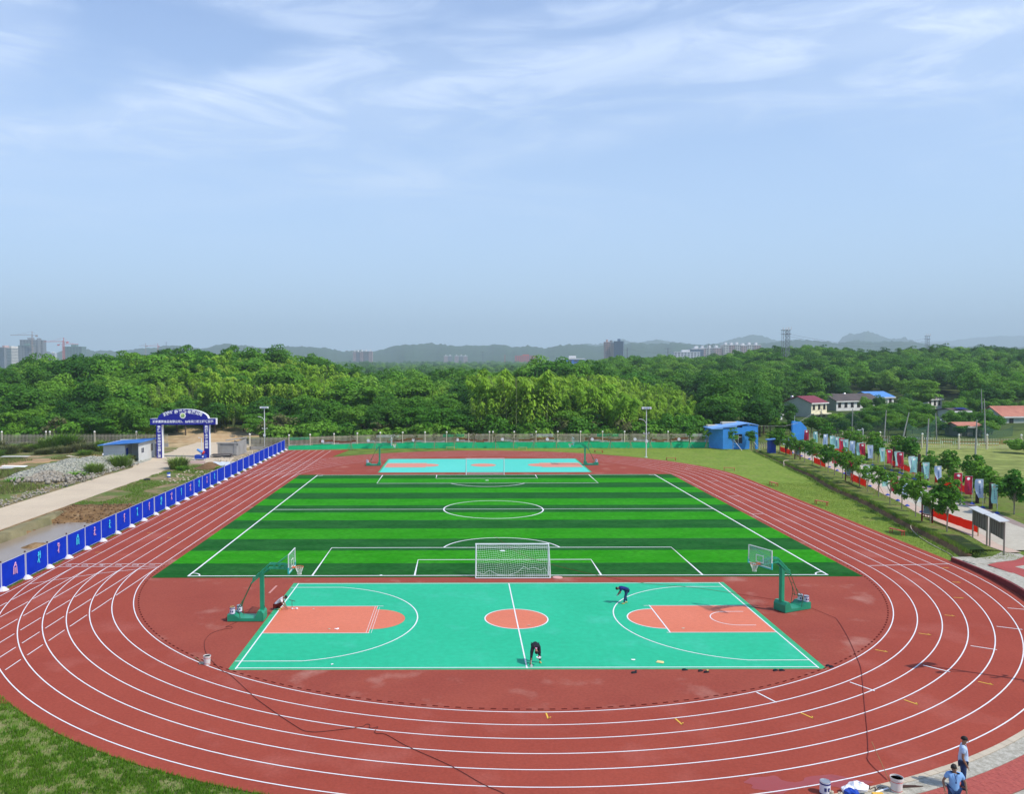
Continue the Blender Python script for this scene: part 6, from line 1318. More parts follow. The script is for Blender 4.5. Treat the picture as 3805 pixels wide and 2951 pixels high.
hB = house(1832, 245, 17, 9, 6.3, 1.8, R(28), 'roofgrey', 'wallwhite', 'wallgrey', 'long white house with dark grey roof beside the maroon roofed one', 1, 7, False, -3.2); hB.rotation_euler.z = R(20)
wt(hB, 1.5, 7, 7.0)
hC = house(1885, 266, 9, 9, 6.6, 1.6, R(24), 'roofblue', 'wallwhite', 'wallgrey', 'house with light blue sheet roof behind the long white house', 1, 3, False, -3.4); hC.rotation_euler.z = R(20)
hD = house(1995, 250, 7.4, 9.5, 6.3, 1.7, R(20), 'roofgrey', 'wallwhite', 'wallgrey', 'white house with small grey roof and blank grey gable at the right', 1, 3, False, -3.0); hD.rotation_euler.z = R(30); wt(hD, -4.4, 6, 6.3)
hE = house(2053, 178, 3.6, 5, 3.9, .4, R(10), 'roofgrey', 'wallgrey', 'wallgrey', 'small grey house with arched window and solar panel', 1, 1, True, 0)
sp_ = MB().beam((-1.2, 1.0, 4.4), (1.2, 1.0, 4.4), 1.6, .08).build('solar_panel', M['navy'], hE); sp_.rotation_euler.x = R(8)
MB().box(-4.6, -2.0, -.5, 3, -1, 2.0).build('side_room', M['wallgrey'], hE)
hF = house(2215, 195, 18, 8, 3.3, 2.1, R(6), 'rooforange', 'wallgrey', 'wallgrey', 'low building with long faded orange roof at the right edge', 1, 4, False, -1.6)
hG = house(2072, 160, 4.6, 4, 2.0, .6, R(6), 'rooforange', 'grey', 'grey', 'small shed with tiled roof below the solar panel house', 1, 2, False, 0)
hH = house(1662, 215, 2.8, 4, 2.6, .6, R(30), 'roofgrey', 'wallwhite', 'wallwhite', 'tiny white shed at the left of the maroon roofed house', 1, 1, False, -1.6)
hI = house(1318, 430, 16, 7, 6, 1.2, R(5), 'roofgrey', 'wallwhite', 'wallwhite', 'distant house with brown roof among trees right of centre', 1, 4); 
hJ = house(1395, 330, 7, 7, 3.2, 1.3, R(25), 'rooforange', 'wallwhite', 'wallgrey', 'house with small red roof beside the bare red slope', 1, 2)
hK = house(1213, 260, 5, 5, 8.4, 1.4, R(20), 'rooforange', 'wallwhite', 'wallwhite', 'house with pointed orange roof peeping over the bamboo', 1, 1, False, 0)
hL = house(1420, 245, 9, 6, 4.6, .8, R(10), 'roofgrey', 'grey', 'grey', 'low dark shed roof left of the big dark trees', 1, 2, False, 0)
# bare earth cut on the far slope
x_, y_ = at(1385, 350)
o = hfield('red_earth_cut', x_-14, x_+14, y_-4, y_+4, 1, lambda x, y: gh(x, y)+3.5*max(0, 1-((x-x_)/13)**2-((y-y_)/4)**2)**.5, mat('red_earth', (.28, .13, .07), .95, (.20, .10, .05), .6, .8, world=True), 'structure')
# ================================================================ FAR TOWN
def tower(X, d, w, dep, ztop, rz, m, label, cols=6, floors=None, zb=None, split=None, name='tower_block', trim=None):
    x, y = at(X, d); z = gh(x, y)-3 if zb is None else zb; top = 14.73+(772.5-ztop)*d/F0; h = top-z
    t = thing(name, (x, y, z), label, 'building', rz); MB().box(-w/2, w/2, 0, dep, 0, h).build('wall', m, t)
    mb = MB(); fl_ = floors or int(h/3.3)
    for f in range(fl_):
        for k in range(cols):
            xc = -w/2+w*(k+.5)/cols; ww = w/cols*.3; zc = h*(f+.35)/fl_; mb.box(xc-ww, xc+ww, -.35, -.05, zc, zc+h/fl_*.5)
        for k in range(max(2, int(dep/w*cols))):
            yc = dep*(k+.5)/max(2, int(dep/w*cols)); mb.add([(w/2+.1, yc-1.4, h*(f+.35)/fl_), (w/2+.1, yc+1.4, h*(f+.35)/fl_), (w/2+.1, yc+1.4, h*(f+.85)/fl_), (w/2+.1, yc-1.4, h*(f+.85)/fl_)], [(0, 1, 2, 3)])
    o = mb.build('window_grid', FW, t); o['kind'] = 'stuff'
    MB().box(-w/2-.3, w/2+.3, -.3, dep+.3, h, h+1.2).build('parapet', trim or m, t); MB().box(-w*.15, w*.15, dep*.3, dep*.7, h+1.6, h+1.6+min(4, h*.08)).build('roof_room', trim or m, t); return t
OW = ['first','second','third','fourth','fifth','sixth','seventh','eighth','ninth']
FW = mat('far_window', (.10, .11, .13), .3); fc = mat('far_cream', (.62, .58, .50), .8); fwht = mat('far_white', (.72, .70, .68), .8); fgr = mat('far_grey', (.24, .25, .26), .8); fgn = mat('far_green_mesh', (.16, .24, .22), .8); fpk = mat('far_pinkish', (.52, .36, .32), .8); fbl = mat('far_blue_glass', (.12, .18, .26), .25); frd = mat('far_red', (.60, .09, .05), .8); fsb = mat('far_sheet_blue', (.06, .20, .52), .6)
tower(2, 1900, 26, 30, 738.5, R(-20), fgr, 'grey blue tower at the far left edge with red roof room', 5, trim=fpk); tower(17, 1900, 26, 26, 740, R(-20), fc, 'cream tower with window columns at the far left', 8); tower(28, 1950, 14, 22, 740.5, R(-20), fc, 'narrow bright cream tower beside the cream one'); tower(34.5, 2100, 8, 16, 752.5, R(-10), fc, 'short slim tower between the cream and the dark ones', 2); tower(40, 2200, 8, 16, 752, 0, fgr, 'low grey block left of the dark tower', 2)
tower(56, 1700, 28, 24, 734.8, R(12), fgr, 'left lower wing of the dark tower under construction', 5, trim=fgn); tower(64, 1720, 36, 28, 722.8, R(12), fgr, 'dark tower under construction below a crane, tallest at the left', 6); tower(82, 1740, 22, 24, 723.5, R(12), fgr, 'right wing of the dark tower under construction', 4)
tower(156, 1700, 37, 30, 737.5, R(8), fgn, 'green netted block under construction below the red cranes', 6); tower(100, 2400, 30, 20, 750.5, 0, fgr, 'faint grey block between the construction sites', 8); tower(112, 2500, 16, 16, 751, 0, fwht, 'faint white block between the construction sites', 4)
def crane(X, d, ytop, jl, jr, m, label, rz=0):
    x, y = at(X, d); z = gh(x, y); h = 14.73+(772.5-ytop)*d/F0-z; t = thing('tower_crane', (x, y, z), label, 'crane', rz, 'tower cranes over the construction sites')
    s = 1.1; mb = MB()
    for a in (-s, s):
        for b in (-s, s): mb.beam((a, b, 0), (a, b, h), .35, .35)
    for k in range(int(h/4)): mb.beam((-s, -s, k*4), (s, -s, k*4+4), .25, .25); mb.beam((s, s, k*4), (-s, s, k*4+4), .25, .25)
    mb.build('mast', m, t)
    mb = MB(); zj = h; mb.beam((0, -.8, zj), (-jl, -.4, zj), .4, .5); mb.beam((0, .8, zj), (-jl, .4, zj), .4, .5); mb.beam((0, 0, zj+1.8), (-jl, 0, zj+.6), .3, .3)
    for k in range(12): u = k/12; mb.beam((-jl*u, -.6, zj), (-jl*(u+.04), 0, zj+1.6), .2, .2)
    mb.build('jib', m, t); mb = MB(); mb.beam((0, 0, zj), (jr, 0, zj), 1.4, .6); mb.box(jr-4, jr, -1.5, 1.5, zj-3, zj); mb.build('counter_jib', m, t)
    mb = MB(); mb.beam((0, 0, zj), (0, 0, zj+8), 1, 1); mb.tube([(0, 0, zj+8), (-jl*.7, 0, zj+1.4)], .15, 3); mb.tube([(0, 0, zj+8), (jr, 0, zj+.4)], .15, 3); mb.build('tower_head', m, t)
cgy = mat('crane_grey', (.35, .25, .2), .7); crd = mat('crane_red', (.60, .12, .10), .7)
crane(71, 1690, 712, 45, 11, cgy, 'crane on top of the dark tower at the left'); crane(138, 1650, 726, 40, 9, crd, 'taller red crane left of the green netted block'); crane(136, 1800, 731.5, -34, -8, crd, 'lower red crane behind the taller red one'); crane(312, 2600, 735, 20, 6, cgy, 'distant pale crane on the skyline at the left'); crane(338, 2600, 735.5, 40, 5, crd, 'distant crane with long jib on the skyline, right of the pale one')
# slab blocks in the valley
for k, (X, w, yt) in enumerate([(757, 8, 749), (764, 9, 749), (772, 10, 748.6), (781, 11, 748.4), (790, 9, 748)]):
    tower(X, 2300, w*1.3, 16, yt, 0, fgr if k % 2 else fpk, f'pinkish white slab block, {OW[k]} in the row standing alone before the hills', 3, trim=fwht)
for k, (X, yt) in enumerate([(951, 758.3), (960, 758), (974, 758.4), (984, 758.2), (993, 758.6)]): tower(X, 2700, 13, 14, yt, 0, fgr if k % 2 else fpk, f'{OW[k]} small grey block of the faint group below the long ridge', 3, trim=fwht)
tower(1296, 1500, 9, 18, 730, 0, fpk, 'narrow pinkish tower left of the blue glass slab', 3); tower(1305, 1520, 12, 20, 731.5, 0, fgr, 'middle piece joining the two tall slabs', 3); tower(1319, 1480, 17, 22, 728.6, R(-14), fbl, 'tall blue glass slab tower right of centre', 6)
for k, (X, w, yt) in enumerate([(1500, 15, 743.5), (1515, 18, 743), (1530, 15, 742.5), (1550, 14, 736.3), (1562, 13, 736.5), (1574, 13, 736.2), (1587, 14, 738), (1600, 14, 736.5), (1615, 14, 736.8)]):
    tower(X, 1600, w, 18, yt, R(4), fc if k % 2 else fpk, f'{OW[k]} cream apartment block of the cluster rising behind the wooded hill', 3, trim=fwht)
tower(1487, 1500, 22, 20, 744.5, 0, fbl, 'pale glass office block left of the cream apartments', 4, trim=fwht); tower(1465, 1450, 46, 24, 752, 0, fwht, 'low white hall left of the glass office block', 8)
tower(1222, 900, 26, 12, 766, 0, fsb, 'blue and white factory building above the trees, right of centre', 4, trim=fwht)
tower(1122, 2500, 66, 20, 758.5, 0, frd, 'long red roofed hall in the valley', 10, trim=frd)
x_, y_ = at(1077, 1900); co = thing('red_cone_tower', (x_, y_, gh(x_, y_)), 'orange red conical stack in the valley centre', 'structure'); MB().lathe([(14, 0), (9, 8), (3, 18), (.6, 22)], 12).build('cone', frd, co); MB().tube([(0, 0, 22), (0, 0, 40)], .6, 4).build('mast', frd, co)
r_ = random.Random(9)
for k in range(26):
    X = r_.uniform(650, 1500); d = r_.uniform(1300, 3000); x, y = at(X, d)
    tower(X, d, r_.uniform(10, 34), 12, 772.5-(gh(x, y)+r_.uniform(8, 13)-14.73)*F0/d, r_.uniform(-.3, .3), r_.choice([fwht, fc, fwht, fsb, fgr]), 'small pale building scattered in the far valley', 5, 2, name='valley_building')['group'] = 'small pale buildings scattered in the valley'
def pylon(X, d, ytop, label, m, arms=3, wdt=3):
    x, y = at(X, d); z = gh(x, y); h = 14.73+(772.5-ytop)*d/F0-z; t = thing('pylon', (x, y, z), label, 'pylon', 0, 'lattice pylons and masts'); mb = MB()
    for a in (-1, 1):
        for b in (-1, 1): mb.beam((a*wdt, b*wdt, 0), (a*.6, b*.6, h*.75), .3, .3); mb.beam((a*.6, b*.6, h*.75), (a*.4, b*.4, h), .25, .25)
    n = 9
    for k in range(n):
        u = k/n; v = (k+1)/n; wa = wdt+(.6-wdt)*min(1, u/.75); wb = wdt+(.6-wdt)*min(1, v/.75)
        mb.beam((-wa, -wa, h*u), (wb, -wb, h*v), .18, .18); mb.beam((wa, -wa, h*u), (-wb, -wb, h*v), .18, .18)
    mb.build('lattice', m, t); mb = MB()
    for k in range(arms): zz = h*(.98-.11*k); mb.beam((-4.5, 0, zz), (4.5, 0, zz), .3, .4)
    mb.build('cross_arm', m, t)
pst = mat('pylon_steel', (.22, .24, .26), .6)
pylon(356, 2300, 727, 'pylon on the ridge at the left', pst); pylon(1424, 1100, 742, 'slim pylon before the hills right of centre', pst, 3, 2); pylon(1030, 1500, 749, 'faint pylon in the valley centre', pst, 3, 3); pylon(1130, 1700, 757, 'small pylon beside the long red hall', pst, 3, 3)
def mast(X, d, ytop, w, label):
    x, y = at(X, d); z = gh(x, y); h = 14.73+(772.5-ytop)*d/F0-z; t = thing('telecom_mast', (x, y, z), label, 'mast', 0, 'telecom masts on the wooded hill'); mb = MB()
    for a in (-w, w):
        for b in (-w, w): mb.beam((a, b, 0), (a, b, h), .16, .16)
    for k in range(int(h/2)): mb.beam((-w, -w, 2*k), (w, -w, 2*k+2), .1, .1); mb.beam((w, -w, 2*k), (-w, -w, 2*k+2), .1, .1)
    mb.build('lattice', pst, t)
    for zz in (h, h-2.2): MB().box(-w-.5, w+.5, -w-.5, w+.5, zz-.2, zz).build('platform', pst, t)
    mb = MB()
    for a in (-w-.4, 0, w+.4): mb.box(a-.15, a+.15, -w-.6, -w-.45, h-.2, h+1.3)
    mb.build('antenna', fwht, t)
mast(1672, 430, 704, 1.0, 'left lattice telecom mast of the pair on the wooded hill'); mast(1679.5, 432, 703.5, .7, 'right lattice telecom mast of the pair on the wooded hill'); mast(1976, 560, 717, .9, 'telecom mast on the hill at the right')
for k, (X, yt, d) in enumerate([(1293, 748, 700), (1302, 749, 700), (1327.8, 740, 620), (1337.5, 741, 620), (1510, 735, 700), (1518, 735, 700)]):
    x, y = at(X, d); z = gh(x, y); h = 14.73+(772.5-yt)*d/F0-z; t = thing('steel_pole', (x, y, z), f'{OW[k]} slim dark power line pole on the wooded skyline', 'pole', 0, 'slim power line poles'); MB().tube([(0, 0, 0), (0, 0, h)], [.5, .28], 6).build('shaft', pst, t); MB().beam((-1.4, 0, h-2), (1.4, 0, h-2), .2, .2).build('cross_arm', pst, t)
for X, yt, d, l in ((1242+5, 819, 300, 'white pole left of the dark trees'), (1586, 818, 280, 'pale pole above the dark trees right'), (1531, 806, 250, 'white concrete pole beside the dark trees')):
    x, y = at(X, d); z = gh(x, y); h = 14.73+(772.5-yt)*d/F0-z; t = thing('concrete_pole', (x, y, z), l, 'pole'); MB().tube([(0, 0, 0), (0, 0, h)], [.2, .12], 6).build('shaft', M['pole'], t)
for (Xa, ya, da, Xb, yb, db) in ((1679, 712, 432, 1976, 722, 560), (1679, 717, 432, 1976, 727, 560), (1337, 743, 620, 1510, 738, 700)):
    a = at(Xa, da)+(14.73+(772.5-ya)*da/F0,); b = at(Xb, db)+(14.73+(772.5-yb)*db/F0,)
    tag(MB().tube([(a[0]+(b[0]-a[0])*u, a[1]+(b[1]-a[1])*u, a[2]+(b[2]-a[2])*u-16*u*(1-u)*4*.3) for u in np.linspace(0, 1, 14)], .06, 3, False).build('power_line', pst), 'sagging power line above the wooded hill on the right', 'power line', 'sagging power lines on the skyline')
# ================================================================ VEGETATION
def quads_mesh(name, P, U, Vv, m, extra=None):
    """leaf faces: centres P, half axes U and Vv"""
    v = np.stack([P-U-Vv, P+U-Vv, P+U+Vv, P-U+Vv], 1).reshape(-1, 3); n = len(P); f = np.arange(n*4).reshape(-1, 4)
    if extra is not None: ev, ef = extra; f = np.vstack([f, ef+len(v)]); v = np.vstack([v, ev])
    return np_mesh(name, v, f, m)
def frames(N, rng, droop=0):
    N = N/np.linalg.norm(N, axis=1, keepdims=True); r = rng.normal(size=N.shape); U = np.cross(N, r); U /= np.linalg.norm(U, axis=1, keepdims=True)+1e-9
    return U, np.cross(N, U)
def core_mesh(c, rad, n=8, k=6):
    vs = []; fs = []
    for j in range(k+1):
        ph = math.pi*j/k
        for i in range(n): a = 2*math.pi*i/n; vs.append((c[0]+rad[0]*math.sin(ph)*math.cos(a), c[1]+rad[1]*math.sin(ph)*math.sin(a), c[2]+rad[2]*math.cos(ph)))
    for j in range(k):
        for i in range(n): fs.append((j*n+i, (j+1)*n+i, (j+1)*n+(i+1) % n, j*n+(i+1) % n))
    return np.array(vs), np.array(fs)
def broad(name, seed, m, R_=4.2, H=9.0, base=2.0, ncl=48, per=95, leaf=.29, cl=(.9, 1.7), core=True, flat=1.0, dome=True):
    rng = np.random.default_rng(seed); zc = (base+H)/2+.2; hz = (H-base)/2
    d = rng.normal(size=(ncl, 3)); d /= np.linalg.norm(d, axis=1, keepdims=True); d[:, 2] = np.where(d[:, 2] < (-.35 if dome else -.9), -d[:, 2], d[:, 2])
    lob = 1+.22*np.sin(d[:, 0]*4+seed)+.18*np.cos(d[:, 1]*5+seed*2)+.12*np.sin(d[:, 2]*6+seed)
    cr = rng.uniform(*cl, ncl)
    rr = rng.uniform(.72, 1.0, ncl)*lob; rr[:ncl//4] *= .6
    cm = (cl[0]+cl[1])/2; C = d*rr[:, None]*np.array([R_-cm*.55, R_-cm*.55, max(hz-cm*.4, .3)])+np.array([0, 0, zc-(.1 if cm < .8 else 0)])
    n = ncl*per; ci = np.repeat(np.arange(ncl), per)
    e = rng.normal(size=(n, 3)); e /= np.linalg.norm(e, axis=1, keepdims=True); flip = (e[:, 2] < -.2) & (rng.random(n) < .75); e[flip, 2] *= -1
    P = C[ci]+e*cr[ci][:, None]*rng.uniform(.75, 1.08, n)[:, None]*np.array([1, 1, .72*flat])
    N = e+rng.normal(size=(n, 3))*.45+np.array([0, 0, .35]); U, V_ = frames(N, rng); s = leaf*rng.uniform(.55, 1.25, n)[:, None]
    return quads_mesh(name, P, U*s*.5*1.25, V_*s*.5*.85, m, core_mesh((0, 0, zc), (R_*.62, R_*.62, hz*.68)) if core else None)
def bamboo(name, seed, m, H=11.5, nst=12, per=340):
    rng = np.random.default_rng(seed); P = []; U = []; V_ = []
    for k in range(nst):
        a = rng.uniform(0, 6.28); r0 = rng.uniform(.2, 2.3); lean = rng.uniform(.6, 2.2); h = H*rng.uniform(.72, 1.0); b0 = np.array([r0*math.cos(a), r0*math.sin(a), 0]); dr = np.array([math.cos(a+rng.normal()*.5), math.sin(a+rng.normal()*.5), 0])
        t = rng.uniform(.12, 1.0, per)**.8
        pos = b0+dr*(lean*t**2.2)[:, None]*1.3+np.stack([0*t, 0*t, h*(t-.22*np.clip(t-.72, 0, 1)**2*6*.9)], -1)
        spread = (1.05*np.sin(np.clip((t-.05)/.95, 0, 1)*math.pi*.93)+.30); e = rng.normal(size=(per, 3)); e /= np.linalg.norm(e, axis=1, keepdims=True)
        p = pos+e*spread[:, None]*rng.uniform(.4, 1.0, per)[:, None]*np.array([1, 1, .55]); 
        out = e*np.array([1, 1, .2])+dr*.5; out /= np.linalg.norm(out, axis=1, keepdims=True); dn = out*.75+np.array([0, 0, -.75]); dn /= np.linalg.norm(dn, axis=1, keepdims=True)
        sd = np.cross(dn, np.array([0, 0, 1])); sd /= np.linalg.norm(sd, axis=1, keepdims=True)+1e-9; s = rng.uniform(.6, 1.2, per)[:, None]
        P.append(p); U.append(dn*.24*s); V_.append(sd*.085*s)
    return quads_mesh(name, np.vstack(P), np.vstack(U), np.vstack(V_), m)
def trunk_mesh(name, h, r, nb, spread, m, seed, z0=.35):
    rr = random.Random(seed); mb = MB(); mb.tube([(0, 0, -.3), (.05*h*.1, 0, h*.35), (rr.uniform(-.1, .1), rr.uniform(-.1, .1), h*.7)], [r, r*.8, r*.45], 6)
    for k in range(nb):
        a = 6.28*k/nb+rr.uniform(-.4, .4); b = h*rr.uniform(z0, .6); mb.tube([(0, 0, b), (spread*.5*math.cos(a), spread*.5*math.sin(a), b+h*.18), (spread*math.cos(a), spread*math.sin(a), b+h*.32)], [r*.5, r*.35, r*.15], 4)
    me = bpy.data.meshes.new(name); me.from_pydata(mb.v, [], mb.f); me.materials.append(m); return me
dk, md, lt, bb_, dry = M['leaf_dark'], M['leaf_mid'], M['leaf_lite'], M['bamboo'], M['leaf_dry']
CR = {'dark': [broad('crown', 1, dk), broad('crown', 2, dk, 4.6, 9.5, 1.5), broad('crown', 3, dk, 3.8, 10.5, 2.0, flat=.8)],
      'mid': [broad('crown', 4, md), broad('crown', 5, md, 4.4, 8.5, 1.5, flat=.7), broad('crown', 6, md, 3.6, 9.8, 1.6)],
      'lite': [broad('crown', 7, lt, 3.6, 8.2, 1.5), broad('crown', 8, lt, 4.2, 7.6, 1.2, flat=.6)],
      'bam': [bamboo('crown', s, bb_, 11.5-(s % 3)*.6) for s in (11, 12, 13, 14)],
      'shrub': [broad('crown', 9, md, 2.6, 3.6, .0, 26, 60, .28, (.6, 1.1)), broad('crown', 10, lt, 2.4, 3.2, .0, 26, 60, .28, (.6, 1.0), flat=.6), broad('crown', 15, dry, 2.2, 3.8, .0, 24, 55, .22, (.5, 1.0))]}
TK = {'dark': trunk_mesh('trunk', 8, .22, 5, 2.2, M['trunk'], 1), 'bam': None}
tkb = MB(); rb = random.Random(3)
for k in range(12): a = rb.uniform(0, 6.28); r = rb.uniform(.2, 2.2); tkb.tube([(r*math.cos(a), r*math.sin(a), -.3), (r*1.1*math.cos(a), r*1.1*math.sin(a), 5), (r*1.5*math.cos(a), r*1.5*math.sin(a), 9)], [.06, .05, .03], 4)
mbt = bpy.data.meshes.new('stems'); mbt.from_pydata(tkb.v, [], tkb.f); mbt.materials.append(mat('bamboo_stem', (.16, .20, .07), .6)); TK['bam'] = mbt
# where each kind grows: bearing bands and depth
def hmax(X, d):   # local tree height so that nearer tops stay where the place has them
    xs = [-400, 290, 330, 770, 800, 860, 1000, 1030, 1330, 1400, 1457, 1485, 1500, 1700, 2900]
    hs = [8.5, 9.0, 11, 10.5, 9.0, 7.5, 7.5, 13.2, 11.8, 9.6, 7.4, 4.8, 9.6, 9.2, 9]
    return np.interp(X, xs, hs)
def kind_at(X, d, r):
    x, y = CX+(X-984.3)*d/F0, CY+d; patch = math.sin(x*.09+1.7*math.sin(y*.05))+math.sin(y*.11-x*.03+2)
    if X > 1490 or d > 225 or X < 300: return ('dark' if r.random() < .85 else 'mid') if patch < -.2 else (('mid' if r.random() < .75 else 'lite') if patch < 1.0 else ('lite' if r.random() < .6 else 'mid')) if not (1490 < X < 1700 and d < 250) else ('dark' if r.random() < .9 else 'mid')
    if X < 300: return 'dark' if r.random() < .52 else ('mid' if r.random() < .75 else 'lite')
    if X < 775:
        if d > 172 and d < 232 and r.random() < .86 - (.45 if X > 700 and d < 185 else 0): return 'bam'
        return 'mid' if r.random() < .55 else ('dark' if r.random() < .8 else 'lite')
    if X < 1010: return ('bam' if 195 < d < 215 and r.random() < .35 else ('mid' if r.random() < .45 else ('dark' if r.random() < .7 else 'lite')))
    if X < 1490 and d < 225: return 'bam' if r.random() < .93 else 'mid'
    if X < 1700 and d < 250: return 'dark' if r.random() < .88 else 'mid'
    q = r.random(); return 'dark' if q < .5 else ('mid' if q < .93 else 'lite')
houses_px = [(o.location.x, o.location.y, 11 if 'long' not in o['label'] else 15) for o in COL.objects if o.name.startswith('house')]
rnd = random.Random(21); placed = []; grid = {}
def free(x, y, s):
    gx_, gy_ = int(x//8), int(y//8)
    for i in (-1, 0, 1):
        for j in (-1, 0, 1):
            for (a, b, c) in grid.get((gx_+i, gy_+j), ()):
                if (a-x)**2+(b-y)**2 < ((s+c)/2)**2: return False
    return True
def put(x, y, s): grid.setdefault((int(x//8), int(y//8)), []).append((x, y, s))
def clear(x, y, X, d):
    if X > 2120 and d < 205: return False
    if d > 174 and ((1686 < X < 1786 and d < 228) or (1788 < X < 1846 and d < 250) or (1975 < X < 2030 and d < 254)): return False
    if y < 107.5: return False
    if -46 < x < -27 and y < 124: return False
    if x > 52 and y < 112 and x < 135: return False
    if x > 50 and d < 190 and X > 1640: return y > 116
    for hx, hy, hr in houses_px:
        if (x-hx)**2+(y-hy-3)**2 < hr**2: return False
        if d < math.hypot(hx-CX, hy-CY) and abs((x-CX)/(y-CY)-(hx-CX)/(hy-CY)) < hr*.8/(hy-CY) and 0 < hy-y < 20 and X > 1640 and X < 1815: return False
    return True
trees = []
def try_tree(X, d, sp, k=None):
    x, y = CX+(X-984.3)*d/F0, CY+d
    if not clear(x, y, X, d): return
    k = k or kind_at(X, d, rnd); s_ = sp*(.8 if k == 'bam' else 1)
    if not free(x, y, s_): return
    put(x, y, s_); trees.append((x, y, X, d, k))
for _ in range(5200): try_tree(rnd.uniform(-420, 1700), math.sqrt(rnd.uniform(148**2, 262**2)), 5.0)
for _ in range(900): try_tree(rnd.uniform(-100, 1500), rnd.uniform(147, 158), 4.0)
for _ in range(9000): try_tree(rnd.uniform(-420, 2700), math.sqrt(rnd.uniform(225**2, 640**2)), 5.2)
for _ in range(3500): try_tree(rnd.uniform(700, 2600), math.sqrt(rnd.uniform(300**2, 640**2)), 5.6)
for _ in range(2600): try_tree(rnd.uniform(1640, 2700), rnd.uniform(157, 240), 3.7, rnd.choice(['mid', 'mid', 'mid', 'lite', 'dark']))
for _ in range(11000): try_tree(rnd.uniform(500, 2300), math.sqrt(rnd.uniform(600**2, 2300**2)), 11)
print('TREES', len(trees))
def tree_scale(x, y, X, d, k):
    base = {'dark': 9.6, 'mid': 9.2, 'lite': 7.9, 'bam': 11.2}[k]; h = float(hmax(X, d))
    if k == 'bam': h = h if X > 1000 else 11.5
    elif 1010 < X < 1490 and d < 225: h *= .75
    if k != 'bam' and X < 290 and d > 200: h = 9.8
    if 775 < X < 1010 and d > 185: h = 9.8
    if 1640 < X and d < 235: h = 3.5+.9*(d > 185)
    if d > 240: h = 9.6
    if d > 700: h = 14
    if 290 < X < 1010 and d < 172 and k != 'bam': h = min(h, 6.6 if X < 775 else 7.2)
    elif d < 158 and X < 1010: h *= .72
    return h/base*(rnd.uniform(.70, 1.16) if d < 700 else rnd.uniform(.7, 1.1))
trees.sort(key=lambda t: t[3])
desc = {'dark': 'dark green tree', 'mid': 'mid green tree', 'lite': 'light green tree', 'bam': 'yellowish bamboo clump'}
DISCX = [645, 742, 838, 934, 1032, 1129, 1225, 1318, 1412]
def zone(X, k, d):
    row = 'in front row ' if d < 163 else ('half way up ' if d < 215 else 'on crest ')
    if X < 110: w = 'behind the earth track and weathered fence'
    elif X < 225: w = 'behind the reed clumps and weathered fence'
    elif X < 320: w = 'behind the guardhouse'
    elif X < 470: w = 'behind the gate arch'
    elif X < 545: w = 'behind the grey entrance block'
    elif X < 615: w = 'behind the floodlight pole by the barrier'
    elif X < 1470: w = 'behind the %s round fence sign from the barrier' % OW[int(np.argmin([abs(X-q) for q in DISCX]))]
    elif X < 1560: w = 'behind the last saplings before the blue hut'
    elif X < 1640: w = 'behind the blue hut'
    elif X < 1780: w = 'near the maroon roofed house'
    elif X < 1935: w = 'near the long white house'
    else: w = 'near the grey gabled house'
    return row+w
cnt = {'tree': 0, 'bam': 0}; rest_t = []; proto_used = {}
crown_objs = {}
for (x, y, X, d, k) in trees:
    fam = 'bam' if k == 'bam' else 'tree'; s = tree_scale(x, y, X, d, k); z = gh(x, y)
    vis = -60 < X < 2240 and d < 300
    if vis and cnt[fam] < (235 if fam == 'tree' else 250):
        cnt[fam] += 1; vi = rnd.randrange(len(CR[k]))
        t = thing('bamboo_clump' if k == 'bam' else 'tree', (x, y, z), f'{desc[k]} {zone(X, k, d)}', 'bamboo' if k == 'bam' else 'tree', rnd.uniform(0, 6.28), f'{desc[k]}s {zone(X, k, d)}')
        w_ = rnd.uniform(1.0, 1.3) if k != 'bam' else rnd.uniform(.95, 1.2); t.scale = (s*w_, s*w_, s)
        c = link('crown', CR[k][vi], None, t); crown_objs.setdefault((k, vi), c)
        link('stems' if k == 'bam' else 'trunk', TK['bam' if k == 'bam' else 'dark'], None, t)
    else: rest_t.append((x, y, z, k, s*(1.0 if d < 700 else 1.25)))
order = [key for key in crown_objs]; idx = {}
for i_, key in enumerate(order): idx.setdefault(key[0], []).append(i_)
